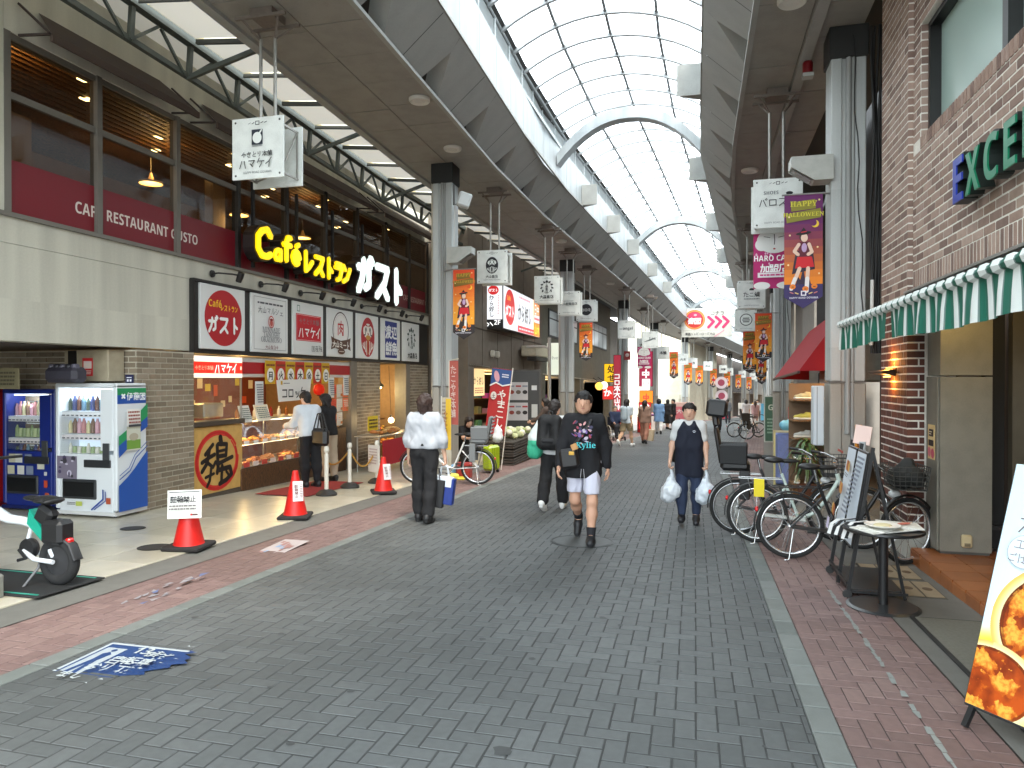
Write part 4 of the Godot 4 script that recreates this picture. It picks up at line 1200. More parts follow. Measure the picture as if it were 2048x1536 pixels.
	a = Art.new(self, Transform3D(Basis(), V(0, 0, 0.0)))
	a.jp("コロッケ", -0.03, -0.03, 0.22, C(22, 22, 22), 0.12, false, 0.95).rect(-0.46, 0.15, 0.06, 0.07, C(200, 160, 40)).smudge(-0.3, 0.14, 0.2, 0.03, 1, C(90, 90, 90)).jp("の日", 0.49, -0.1, 0.07, C(90, 90, 90), 0.1, false, 0.6)
	a.done("print", bn)
	# the display case
	var c := thing("display_case", "glass food display case with two lit shelves on a dark wooden base", "display case", face_l(-7.36, 0.0, 11.7))
	put(MB.new().bbox(V(0.0, -0.17, -0.42), V(2.4, 0.5, 0.8), 0.01), "base", wood, c)
	put(MB.new().box(V(0, 0.1, -0.42), V(2.38, 0.02, 0.78)), "lower_shelf", steel, c)
	put(MB.new().box(V(0, 0.47, -0.45), V(2.38, 0.015, 0.6)), "upper_shelf", steel, c)
	put(MB.new().bbox(V(0, 0.88, -0.5), V(2.4, 0.03, 0.6), 0.004), "top", steel, c)
	var g := MB.new()
	g.quad(V(-1.19, 0.5, -0.06), V(1.19, 0.5, -0.06), V(1.19, 0.87, -0.22), V(-1.19, 0.87, -0.22))
	g.quad(V(-1.19, 0.11, -0.03), V(1.19, 0.11, -0.03), V(1.19, 0.47, -0.06), V(-1.19, 0.47, -0.06))
	put(g, "pane", glass(0.08), c)
	for x in [-1.19, 0.0, 1.19]: put(MB.new().box(V(x, 0.48, -0.4), V(0.02, 0.8, 0.02)), "post", steel, c)
	for y in [0.455, 0.855]:
		put(MB.new().tube([V(-1.1, y, -0.24), V(1.1, y, -0.24)], 0.014, 8), "tube_lamp", E(Color(1.0, 0.92, 0.75), 2.6), c)
	for i in 9: put(MB.new().box(V(-1.05 + i * 0.26, 0.14, -0.02), V(0.16, 0.08, 0.004)), "price_card", M(C(228, 210, 200) if i % 2 else C(190, 70, 60), 0.6), c)
	for i in 8: put(MB.new().box(V(-1.0 + i * 0.27, 0.51, -0.055), V(0.14, 0.06, 0.004)), "price_card", M(C(236, 232, 224), 0.6), c)
	for q in [10.9, 12.1]:
		lamp(V(-7.6, 0.40, -q), Color(1.0, 0.84, 0.56), 0.05, 0.05); lamp(V(-7.62, 0.80, -q), Color(1.0, 0.84, 0.56), 0.06, 0.05)
	var brown := [C(176, 104, 44), C(196, 126, 60), C(158, 88, 38), C(206, 140, 70)]
	food("", -7.44, 0.115, 10.6, 12.8, 0.45, 44, brown, "croquette", "golden brown fried piece on the lower shelf of the display case", "fried food on the lower shelf")
	food("", -7.5, 0.48, 10.6, 12.0, 0.35, 34, [C(220, 150, 40), C(226, 160, 60), C(206, 130, 40)], "fried_skewer", "orange fried piece heaped on the upper shelf of the display case", "fried food on the upper shelf")
	food("", -7.5, 0.48, 12.0, 12.85, 0.35, 20, [C(206, 160, 110), C(214, 176, 130)], "cutlet", "pale cutlet at the right of the upper shelf of the display case", "cutlets on the upper shelf")
	for i in 7:
		var j := thing("sauce_bottle", "small sauce bottle in a row on top of the display case", "bottle", at(V(-7.75, 0.9, -(10.9 + i * 0.26))), "bottles and jars on the display case")
		put(MB.new().lathe([[0.0, 0], [0.035, 0], [0.035, 0.11], [0.014, 0.15], [0.014, 0.18], [0, 0.18]], 10), "bottle", M([C(150, 90, 30), C(150, 40, 30), C(220, 216, 206)][i % 3], 0.2), j)
	for q in [[10.75, 0.3, C(232, 232, 228), "plain white menu stand at the left end of the case top"], [11.25, 0.42, C(236, 232, 214), "white menu sheet with green print leaning on the case top"]]:
		var p := thing("menu_sheet", q[3], "menu", face_l(-7.48, 1.0, q[0]) * Transform3D(Basis(V(1, 0, 0), -0.3), Vector3.ZERO))
		put(MB.new().bbox(V(0, 0, 0), V(q[1], 0.3, 0.01), 0.002), "sheet", M(q[2], 0.5), p)
		a = Art.new(self, Transform3D(Basis(), V(0, 0, 0.0055)))
		a.smudge(0, 0.0, q[1] * 0.8, 0.22, 6, C(120, 130, 120))
		a.done("print", p)
	# wall of notices behind, dark red curtain, ceiling lamps
	for i in 16:
		var sz := Vector2(rnd(0.1, 0.2), rnd(0.12, 0.26))
		var p := thing("paper_notice", "small notice pinned on the dark red wall behind the display case", "notice", face_l(-9.98, rnd(0.9, 1.6), 10.8 + i * 0.25), "notices behind the display case")
		put(MB.new().box(V(0, 0, 0), V(sz.x, sz.y, 0.004)), "paper", M([C(226, 222, 212), C(214, 200, 60), C(206, 90, 60), C(230, 226, 220)][i % 4], 0.7), p)
	for i in 8:
		var sz := Vector2(0.26, 0.3)
		var p := thing("price_poster", "orange red price poster by the food counter, %s of its cluster" % ["top left", "top middle", "top right", "middle left", "middle", "middle right", "bottom left", "bottom right"][i], "poster", face_l(-7.43, 1.34 - 0.3 * (i / 3), 13.75 + 0.27 * (i % 3)), "")
		put(MB.new().box(V(0, 0, 0), V(sz.x - 0.02, sz.y - 0.02, 0.004)), "paper", M([C(232, 92, 60), C(238, 120, 80), C(226, 220, 208)][(i * 2) % 3], 0.6), p)
		a = Art.new(self, Transform3D(Basis(), V(0, 0, 0.0025)))
		a.smudge(0, 0.03, 0.18, 0.16, 4, C(250, 230, 210) if i % 3 else C(200, 50, 40)).ell(0.05, -0.08, 0.05, 0.03, C(200, 120, 60))
		a.done("print", p)
	for q in [[11.0, 1.35, "hung below the weekday flags"], [13.55, 1.42, "hung left of the orange posters"], [14.2, 1.46, "hung over the orange posters"]]:
		var p := thing("white_notice", "tall white paper notice " + q[2], "notice", face_l(-7.37, q[1], q[0]))
		put(MB.new().box(V(0, 0, 0), V(0.24, 0.42, 0.004)), "paper", M(C(224, 224, 220), 0.7), p)
		a = Art.new(self, Transform3D(Basis(), V(0, 0, 0.0025)))
		a.smudge(0, 0, 0.18, 0.34, 8, C(110, 110, 116))
		a.done("print", p)
	var dr := thing("lantern", "small red lantern by the right end of the red header", "lantern", at(V(-7.6, 1.38, -13.45)))
	put(MB.new().lathe([[0.04, -0.12], [0.1, -0.08], [0.12, 0.0], [0.1, 0.08], [0.04, 0.12]], 14), "shade", E(C(190, 30, 16), 0.35), dr)
	put(MB.new().lathe([[0.0, -0.14], [0.045, -0.13], [0.045, -0.11]], 12), "ring", M(C(20, 18, 18), 0.5), dr)
	c = thing("side_counter", "dark wooden counter with baskets of bread at the right end of the food stall", "counter", face_l(-7.40, 0.1, 13.75))
	put(MB.new().bbox(V(0, -0.05, -0.3), V(1.1, 1.0, 0.56), 0.01), "base", wood, c)
	put(MB.new().box(V(0, 0.62, -0.3), V(1.1, 0.02, 0.5)), "shelf", wood, c)
	food("", -7.46, 0.56, 13.3, 14.2, 0.3, 16, [C(206, 150, 80), C(214, 164, 96)], "bread_roll", "pale brown bread roll on the side counter", "bread rolls on the side counter")
	food("", -7.46, 0.74, 13.3, 14.2, 0.25, 12, [C(222, 176, 104), C(214, 164, 96)], "bread_bun", "pale bun on the raised shelf of the side counter", "buns on the raised shelf")
	for q in [V(-8.3, 1.75, -10.2), V(-8.3, 1.8, -11.8), V(-8.4, 1.8, -13.6), V(-8.6, 1.7, -16.9)]:
		put(MB.new().tube([q + V(0, 0.06, -0.5), q + V(0, 0.06, 0.5)], 0.02, 8), "ceiling_lamp", E(Color(1.0, 0.88, 0.62), 2.5))
		tag(get_child(get_child_count() - 1), "warm tube lamp " + {10: "over the hatch with the brush character", 12: "over the glass display case", 14: "over the bread counter", 17: "inside the doorway between the brick piers"}[roundi(-q.z)], "lamp")
		lamp(q - V(0, 0.05, 0), Color(1.0, 0.82, 0.52), 0.34, 0.1)
	# the greengrocer's doorway
	c = thing("stall_table", "steel table with a glass tray and a red cloth front by the brick pier", "table", face_l(-6.75, -0.45, 15.0))
	for x in [-1.0, 1.0]:
		for z in [-0.25, 0.25]: put(MB.new().tube([V(x, 0, z), V(x, 0.8, z)], 0.018, 8), "leg", steel, c)
	put(MB.new().bbox(V(0, 0.82, 0), V(2.1, 0.03, 0.6), 0.006), "top", steel, c)
	put(MB.new().bbox(V(0.1, 0.45, 0.27), V(1.9, 0.55, 0.02), 0.004), "cloth", M(C(186, 24, 40), 0.8, "cloth", 2.0), c)
	food("", -6.6, 0.39, 14.2, 15.8, 0.3, 24, [C(206, 150, 80), C(190, 120, 60), C(216, 170, 100)], "fried_bread", "fried piece laid out on the steel stall table", "fried food on the stall table")
	var yb := thing("yellow_placard", "yellow placard with dark writing standing on the steel stall table", "placard", face_l(-6.9, 0.62, 14.55))
	put(MB.new().bbox(V(0, 0, 0), V(0.5, 0.32, 0.012), 0.002), "board", M(C(226, 196, 30), 0.6), yb)
	a = Art.new(self, Transform3D(Basis(), V(0, 0, 0.0065)))
	a.smudge(0, 0, 0.42, 0.22, 3, C(80, 60, 20))
	a.done("print", yb)
	var bulb := thing("bulb_lamp", "bare round bulb lit over the fried food in the doorway", "lamp", at(V(-7.0, 0.62, -15.75)))
	put(MB.new().ell(V(0, 0, 0), V(0.07, 0.07, 0.07)), "bulb", E(Color(1.0, 0.9, 0.7), 6.0), bulb)
	put(MB.new().lathe([[0.02, 0.06], [0.03, 0.12], [0, 0.13]], 10), "cap", M(C(40, 36, 34), 0.5), bulb)
	put(MB.new().tube([V(0, 0.12, 0), V(-0.1, 1.3, -0.1)], 0.006, 5), "flex", M(C(30, 28, 26), 0.6), bulb)
	lamp(V(-6.86, 0.62, -15.75), Color(1.0, 0.85, 0.6), 0.12, 0.07)
	c = thing("fruit_shelf", "stepped shelf of orange fruit in the lit doorway", "shelf", face_l(-7.7, -0.4, 16.9))
	for i in 3: put(MB.new().box(V(0, 0.35 + i * 0.3, -0.25 * i), V(1.4, 0.03, 0.4)), "tray", wood, c)
	put(MB.new().box(V(0, 0.3, -0.6), V(1.4, 1.2, 0.03)), "back", wood, c)
	for i in 3: food("", -7.6 - 0.25 * i, -0.02 + 0.3 * i, 16.3, 17.5, 0.3, 16, [[C(226, 130, 30), C(236, 150, 40)], [C(200, 150, 60), C(190, 60, 40)], [C(90, 120, 50), C(120, 150, 60)]][i], ["orange_fruit", "mixed_fruit", "green_vegetable"][i], ["orange fruit in the lowest tray of the doorway shelf", "red and yellow fruit in the middle tray of the doorway shelf", "green vegetable in the top tray of the doorway shelf"][i], ["fruit in the lowest tray", "fruit in the middle tray", "vegetables in the top tray"][i])
	for q in [V(-7.9, 1.35, -16.6), V(-8.0, 1.4, -17.3)]:
		var p := thing("pendant_lamp", "dark bell pendant lamp in the lit doorway, %s" % ["nearer" if q.z > -17 else "farther in"], "lamp", at(q))
		put(MB.new().lathe([[0.1, 0.0], [0.09, 0.05], [0.03, 0.1], [0.02, 0.14]], 14), "shade", M(C(50, 60, 50), 0.4), p)
		put(MB.new().ell(V(0, 0.0, 0), V(0.05, 0.05, 0.05), Basis(), 10, 6), "bulb", E(Color(1.0, 0.92, 0.7), 4.0), p)
		put(MB.new().tube([V(0, 0.14, 0), V(0, 0.6, 0)], 0.006, 5), "flex", M(C(30, 28, 26), 0.6), p)
		lamp(q - V(0, 0.1, 0), Color(1.0, 0.9, 0.65), 0.2, 0.08)
	var rug := thing("red_mat", "worn red mat on the tiles before the food counter", "mat", at(P(-6.45, 0.02, 11.0)))
	put(MB.new().bbox(V(0, 0.004, -0.2), V(0.95, 0.008, 2.0), 0.003, Basis(V(1, 0, 0), -SLOPE)), "mat", M(C(150, 44, 44), 0.95, "blotch", 1.5), rug)
	# white posts with rope
	var pos := [V(-5.8, 10.5, 0), V(-5.9, 11.5, 0), V(-5.75, 12.3, 0)]
	for i in 3:
		var p := thing("rope_post", ["white rope post nearest the camera before the counter", "middle white rope post with the rope hooked on it", "white rope post with a notice board hung on it, next to the cone"][i], "post", at(P(pos[i].x, 0.016, pos[i].y)), "white rope posts by the food counter")
		put(MB.new().lathe([[0.17, 0], [0.17, 0.03], [0.11, 0.08], [0.04, 0.1], [0, 0.1]], 18), "foot", M(C(44, 42, 40), 0.6), p)
		put(MB.new().lathe([[0.034, 0.08], [0.034, 0.66], [0.02, 0.68], [0.045, 0.73], [0.035, 0.79], [0, 0.8]], 14), "pole", M(C(222, 218, 206), 0.4), p)
	var rp := MB.new()
	for q in [[pos[1], pos[2]], [pos[1], V(-7.2, 12.6, 0)]]:
		var l := []
		for i in 11:
			var f := i / 10.0
			l.append(P(lerpf(q[0].x, q[1].x, f), 0.68 - 0.32 * sin(PI * f), lerpf(q[0].y, q[1].y, f)))
		rp.tube(l, 0.016, 7)
	tag(put(rp, "rope", M(C(196, 150, 70), 0.8, "cloth", 6.0)), "tan rope slung between the white posts", "rope")
	var nb := thing("notice_board", "blank white notice board hung on the white post behind the third cone", "notice board", at(P(-5.74, 0.48, 12.2), -0.5))
	put(MB.new().bbox(V(0, 0, 0.03), V(0.34, 0.5, 0.015), 0.003), "board", M(C(226, 222, 214), 0.5), nb)
	a = Art.new(self, Transform3D(Basis(), V(0, 0, 0.038)))
	a.smudge(0, 0.05, 0.26, 0.3, 6, C(190, 170, 165))
	a.done("print", nb)

func cone(x: float, s: float, h: float, label: String, kind: int) -> void:
	var t := thing("traffic_cone", label, "traffic cone", at(P(x, 0.018 if x < -5.02 else 0.004, s), 0.15 + kind * 0.2), "red traffic cones along the tiles")
	put(MB.new().bbox(V(0, 0.025, 0), V(0.40, 0.05, 0.40), 0.015), "base", M(C(40, 36, 36), 0.8, "grain", 2.0), t)
	var k := h / 0.62
	put(MB.new().lathe([[0.155, 0.05], [0.15, 0.06], [0.045 / 1, 0.56 * k], [0.04, 0.6 * k], [0.034, 0.62 * k], [0, 0.62 * k]], 24), "body", M(C(214, 34, 28), 0.45, "blotch", 1.5), t)
	if kind == 0:
		put(MB.new().bbox(V(0.02, 0.48, 0.115), V(0.37, 0.29, 0.008), 0.002, Basis(V(0, 0, 1), 0.05) * Basis(V(1, 0, 0), -0.12)), "sign_plate", M(C(228, 228, 224), 0.5), t)
		var a := Art.new(self, Transform3D(Basis(V(0, 0, 1), 0.05) * Basis(V(1, 0, 0), -0.12), V(0.02, 0.481, 0.1195)))
		a.rect(0, 0.125, 0.33, 0.008, C(40, 40, 44)).jp("駐輪禁止", 0, 0.055, 0.075, C(34, 36, 42), 0.1).smudge(0, -0.03, 0.3, 0.06, 2, C(120, 116, 116)).rect(0.1, -0.105, 0.02, 0.02, C(200, 40, 40)).rect(0.14, -0.105, 0.06, 0.015, C(90, 60, 60))
		a.done("print", t)
	else:
		put(MB.new().bbox(V(0.05, 0.36, 0.085), V(0.13, 0.26, 0.006), 0.001, Basis(V(0, 1, 0), 0.3) * Basis(V(1, 0, 0), -0.2)), "paper", M(C(226, 222, 222), 0.6), t)
		var a := Art.new(self, Transform3D(Basis(V(0, 1, 0), 0.3) * Basis(V(1, 0, 0), -0.2), V(0.052, 0.361, 0.0885)))
		a.jp("駐輪禁止", -0.02, 0.0, 0.045, C(120, 70, 70), 0.1, true).smudge(0.035, 0, 0.03, 0.18, 8, C(150, 120, 120))
		a.done("print", t)
# ---------- columns, hanging signs, cloth banners
const ORD := ["first", "second", "third", "fourth", "fifth", "sixth", "seventh", "eighth", "ninth", "tenth", "eleventh", "twelfth"]
func fbox(mb: MB, x0: float, x1: float, h0: float, h1: float, s0: float, s1: float) -> MB:     # a block that follows the street
	return mb.hexa([P(x0, h0, s0), P(x1, h0, s0), P(x1, h0, s1), P(x0, h0, s1), P(x0, h1, s0), P(x1, h1, s0), P(x1, h1, s1), P(x0, h1, s1)])

func columns() -> void:
	var k := 0
	var s := 13.8
	while s < 115:
		column(-4.93, s, -1, "grey arcade column on the left, %s" % ["at the end of the tiles, holding a box lamp and a flag", "the second one, behind the man in the black sweatshirt", "the third one, by the cherry red standing sign"][k] if k < 3 else "grey arcade column far down the street, the %s on the left" % ORD[k])
		s += 10.3; k += 1
	s = 10.0; k = 0
	while s < 115:
		column(1.87, s, 1, "grey arcade column on the right, %s" % ["beside the brick pier with an orange strip on it", "the second one, beyond the red awning"][k] if k < 2 else "grey arcade column far down the street, the %s on the right" % ORD[k])
		s += 10.3; k += 1
	# box lamps on brackets
	for q in [[-4.5, 13.5, 4.44, -1, "grey wedge-shaped box lamp on the first left column"], [1.43, 9.85, 4.56, 1, "grey wedge-shaped box lamp on the first right column"]]:
		var t := thing("box_lamp", q[4], "lamp", at(P(q[0], q[2], q[1])))
		var pts := PackedVector2Array([Vector2(-0.25, 0.15), Vector2(0.25, 0.15), Vector2(0.25, 0.02), Vector2(-0.03, -0.16), Vector2(-0.25, -0.16)])
		if q[3] > 0: for i in pts.size(): pts[i].x = -pts[i].x
		put(MB.new().prism(pts, -0.15, 0.15), "case", M(C(176, 178, 172), 0.5, "blotch", 1.0), t)
		var g := MB.new()
		var d: float = -q[3]
		g.quad(V(0.24 * d, 0.0, 0.11), V(-0.0 * d, -0.153, 0.11), V(-0.0 * d, -0.153, -0.11), V(0.24 * d, 0.0, -0.11))
		put(g, "lens", M(C(120, 122, 118), 0.15), t)
	var sp := thing("flood_lamp", "white flood lamp clamped high on the first left column", "lamp", at(P(-4.4, 5.5, 13.4), 0.4))
	put(MB.new().bbox(V(0, 0, 0), V(0.26, 0.28, 0.22), 0.03, Basis(V(0, 0, 1), -0.3)), "head", M(C(206, 210, 210), 0.4), sp)
	put(MB.new().tube([V(-0.2, 0.3, 0), V(-0.2, -0.1, 0), V(-0.1, -0.05, 0)], 0.02, 8), "bracket", M(C(90, 90, 88), 0.5), sp)
	put(MB.new().tube([V(-0.18, -0.1, 0), V(-0.2, -0.9, 0.02)], 0.012, 6), "conduit", M(C(200, 200, 196), 0.5), sp)
	var al := thing("alarm_lamp", "small dark red alarm lamp under the right soffit by the column top", "lamp", at(P(1.5, 6.2, 10.6)))
	put(MB.new().lathe([[0.05, -0.09], [0.07, -0.05], [0.07, 0.06], [0.05, 0.1], [0, 0.1]], 12), "lens", M(C(120, 14, 24), 0.3), al)
	put(MB.new().box(V(0, -0.11, 0), V(0.14, 0.05, 0.14)), "base", M(C(190, 190, 186), 0.5), al)
	var ds := thing("strip_sign", "narrow orange strip sign hung low on the first right column", "sign", at(P(1.99, 1.0, 9.76)))
	put(MB.new().bbox(V(0, 0, 0), V(0.085, 0.62, 0.02), 0.006), "strip", M(C(206, 130, 24), 0.5), ds)
	var a := Art.new(self, Transform3D(Basis(), V(0, 0, 0.0105)))
	a.jp("自転車駐輪禁止", 0, 0.0, 0.06, C(120, 60, 20), 0.1, true)
	a.done("print", ds)
	put(MB.new().tube([V(-0.14, -0.33, 0.0), V(0.02, -0.33, 0.0)], 0.012, 6), "hook", M(C(40, 40, 40), 0.5), ds)
	ds = thing("wall_cabinet", "pale grey narrow cabinet on the left side of the first right column", "cabinet", at(P(1.53, 1.42, 9.9)))
	put(MB.new().bbox(V(0, 0, 0), V(0.13, 0.76, 0.2), 0.01), "case", M(C(190, 202, 210), 0.4), ds)
	put(MB.new().box(V(-0.02, 0, 0.102), V(0.008, 0.74, 0.004)), "door_edge", M(C(120, 128, 134), 0.5), ds)
	# red plates on the third column
	var rp := thing("column_plate", "small red plate high on the third left column", "plate", at(P(-4.7, 3.7, 34.1)))
	put(MB.new().bbox(V(0, 0, 0), V(0.3, 0.42, 0.02), 0.01), "plate", M(C(150, 40, 44), 0.5), rp)
	put(MB.new().ell(V(0, 0.02, 0.012), V(0.09, 0.09, 0.01)), "disc", M(C(210, 190, 186), 0.5), rp)

func witch(a: Art, w: float, h: float) -> void:                       # the party figure: hat, cape, red skirt, white boots
	var skin := C(232, 200, 178); var wine := C(96, 22, 44); var white := C(236, 232, 230)
	a.poly([-0.2 * w, 0.0, 0.24 * w, 0.03 * h, 0.3 * w, -0.16 * h, -0.3 * w, -0.2 * h], C(44, 28, 48))
	a.poly([-0.13 * w, 0.08 * h, 0.15 * w, 0.08 * h, 0.18 * w, -0.06 * h, -0.12 * w, -0.07 * h], wine)
	a.ell(0.02 * w, 0.03 * h, 0.07 * w, 0.04 * h, C(190, 160, 200))
	a.poly([-0.16 * w, -0.05 * h, 0.22 * w, -0.05 * h, 0.28 * w, -0.14 * h, -0.22 * w, -0.15 * h], C(206, 26, 38))
	a.line([-0.1 * w, -0.15 * h, -0.22 * w, -0.25 * h], 0.1 * w, skin).line([0.12 * w, -0.15 * h, 0.1 * w, -0.25 * h], 0.1 * w, skin)
	a.line([-0.22 * w, -0.24 * h, -0.32 * w, -0.33 * h], 0.1 * w, white).line([0.1 * w, -0.24 * h, 0.08 * w, -0.35 * h], 0.11 * w, white)
	a.line([-0.12 * w, 0.06 * h, -0.24 * w, 0.0, -0.14 * w, -0.03 * h], 0.09 * w, skin).line([0.14 * w, 0.06 * h, 0.22 * w, -0.01 * h, 0.12 * w, -0.03 * h], 0.09 * w, skin)
	a.ell(0.0, 0.125 * h, 0.11 * w, 0.045 * h, C(70, 44, 40)).ell(0.02 * w, 0.115 * h, 0.09 * w, 0.036 * h, skin)
	a.ell(0.0, 0.155 * h, 0.2 * w, 0.014 * h, C(34, 24, 30), 0.12).poly([-0.11 * w, 0.155 * h, 0.1 * w, 0.165 * h, 0.0, 0.205 * h], C(34, 24, 30))
	a.line([-0.06 * w, 0.163 * h, 0.07 * w, 0.17 * h], 0.03 * w, C(190, 40, 50))

func party_banner(x: float, s: float, h: float, w: float, tall: float, label: String, purple := false, turn := 0.0) -> void:
	var t := thing("cloth_banner", label, "banner", at(P(x, h, s), turn))
	var pt := PackedVector2Array([Vector2(-w / 2, tall / 2), Vector2(w / 2, tall / 2), Vector2(w / 2, -tall * 0.40), Vector2(0, -tall / 2), Vector2(-w / 2, -tall * 0.40)])
	put(MB.new().prism(pt, -0.004, 0.0), "cloth", M(C(52, 40, 96) if purple else C(40, 34, 36), 0.8, "cloth", 4.0), t)
	for k in [0, 1]:
		var a := Art.new(self, Transform3D(Basis(Vector3.UP, PI * k), V(0, 0, -0.004 * k)))
		var top := C(98, 24, 92) if purple else C(222, 88, 24)
		var mid := C(232, 134, 26)
		for i in 12:
			var f := i / 11.0
			var col := top.lerp(mid, clampf(f * 1.5 - 0.45, 0, 1)) if purple else C(218, 70, 22).lerp(C(238, 160, 40), clampf(f * 1.2, 0, 1))
			a.rect(0, tall * (0.5 - 0.066 * (i + 0.5) * 1.0), w, tall * 0.067, col)
		a.poly([-w / 2, -tall * 0.29, w / 2, -tall * 0.29, w / 2, -tall * 0.40, 0, -tall / 2, -w / 2, -tall * 0.40], C(52, 40, 96) if purple else C(40, 34, 36))
		a.poly([-w * 0.2, -tall * 0.29, -w * 0.14, -tall * 0.22, -w * 0.08, -tall * 0.25, 0, -tall * 0.14, w * 0.05, -tall * 0.25, w * 0.12, -tall * 0.2, w * 0.2, -tall * 0.29], C(48, 34, 60) if purple else C(44, 34, 36))
		var ink := C(206, 196, 60) if purple else C(190, 150, 40)
		a.poly([-w * 0.34, tall * 0.43, w * 0.3, tall * 0.45, w * 0.32, tall * 0.37, -w * 0.32, tall * 0.35], ink.darkened(0.35)).en("HAPPY", 0, tall * 0.40, w * 0.2, ink, "Droid Serif", true)
		a.poly([-w * 0.46, tall * 0.33, w * 0.44, tall * 0.37, w * 0.45, tall * 0.29, -w * 0.44, tall * 0.25], ink.darkened(0.35)).en("HALLOWEEN", 0, tall * 0.31, w * 0.155, ink, "Droid Serif", true)
		a.ell(w * 0.3, tall * 0.235, w * 0.1, w * 0.1, C(240, 200, 60)).ell(w * 0.255, tall * 0.245, w * 0.09, w * 0.09, top)
		witch(a, w, tall)
		for q in [[-0.28, -0.31], [0.28, -0.31], [0.05, -0.33]]: a.ell(w * q[0], tall * q[1], w * 0.08, w * 0.07, C(232, 130, 40)).rect(w * q[0], tall * q[1] - w * 0.01, w * 0.06, w * 0.02, C(60, 30, 20))
		for q in [[-0.36, 0.14], [0.36, 0.03], [-0.4, -0.12], [0.4, -0.2], [-0.38, 0.3], [0.4, 0.44]]: a.ell(w * q[0], tall * q[1], w * 0.025, w * 0.025, C(240, 220, 160))
		a.frame(0, -tall * 0.37, w * 0.14, w * 0.14, w * 0.03, C(230, 230, 236))
		for g in [-1, 1]: a.line([g * w * 0.14, -tall * 0.375, g * w * 0.22, -tall * 0.365], w * 0.03, C(230, 200, 120)).line([g * w * 0.27, -tall * 0.37, g * w * 0.35, -tall * 0.36], w * 0.03, C(200, 120, 120))
		a.en("HAPPY ROAD OOYAMA", 0, -tall * 0.415, w * 0.07, C(216, 216, 230))
		a.done("print", t)
	var st := M(C(150, 150, 148), 0.4, "", 1.0, 0.6)
	put(MB.new().tube([V(-w / 2 - 0.03, tall / 2, 0), V(w / 2 + 0.03, tall / 2, 0)], 0.012, 6), "rod", st, t)
	var sgn := 1.0 if x > -1.6 else -1.0
	put(MB.new().tube([V(w / 2 * sgn, tall / 2, 0), V((w / 2 + 0.25) * sgn, tall / 2, -0.15)], 0.012, 6), "bracket", st, t)

func pink_banner(x: float, s: float, h: float, w: float, tall: float, label: String) -> void:
	var t := thing("cloth_banner", label, "banner", at(P(x, h, s)))
	put(MB.new().box(V(0, 0, -0.003), V(w, tall, 0.006)), "cloth", M(C(196, 50, 120), 0.8, "cloth", 4.0), t)
	var a := Art.new(self)
	for i in 22: a.ell(rnd(-0.46, 0.46) * w, rnd(-0.48, 0.48) * tall, w * rnd(0.015, 0.04), w * rnd(0.015, 0.04), C(228, 180, 206))
	var wh := C(228, 228, 226)
	a.ell(0, tall * 0.26, w * 0.42, tall * 0.2, wh).ell(-w * 0.3, tall * 0.2, w * 0.16, tall * 0.1, wh).ell(w * 0.3, tall * 0.2, w * 0.16, tall * 0.1, wh)
	a.line([0, tall * 0.36, w * 0.01, tall * 0.26, w * 0.0, tall * 0.2], w * 0.02, C(50, 50, 54)).line([-w * 0.25, tall * 0.33, -w * 0.1, tall * 0.31], w * 0.015, C(50, 50, 54)).line([w * 0.25, tall * 0.33, w * 0.1, tall * 0.31], w * 0.015, C(50, 50, 54)).ell(0, tall * 0.13, w * 0.03, w * 0.02, C(160, 50, 60))
	a.en("HARO CARD", 0, -tall * 0.05, w * 0.2, Color.WHITE, "Droid Sans", true, 0.9).jp("加盟店", 0, -tall * 0.17, w * 0.22, Color.WHITE, 0.14)
	a.rect(0, -tall * 0.29, w * 0.8, tall * 0.08, C(232, 222, 228)).smudge(0, -tall * 0.29, w * 0.7, tall * 0.05, 1, C(196, 50, 120))
	a.ell(-w * 0.3, -tall * 0.46, w * 0.2, tall * 0.06, wh).ell(w * 0.3, -tall * 0.46, w * 0.25, tall * 0.06, wh)
	a.done("print", t)
	put(MB.new().tube([V(-w / 2, tall / 2, 0), V(w / 2 + 0.2, tall / 2, 0)], 0.012, 6), "rod", M(C(150, 150, 148), 0.4), t)

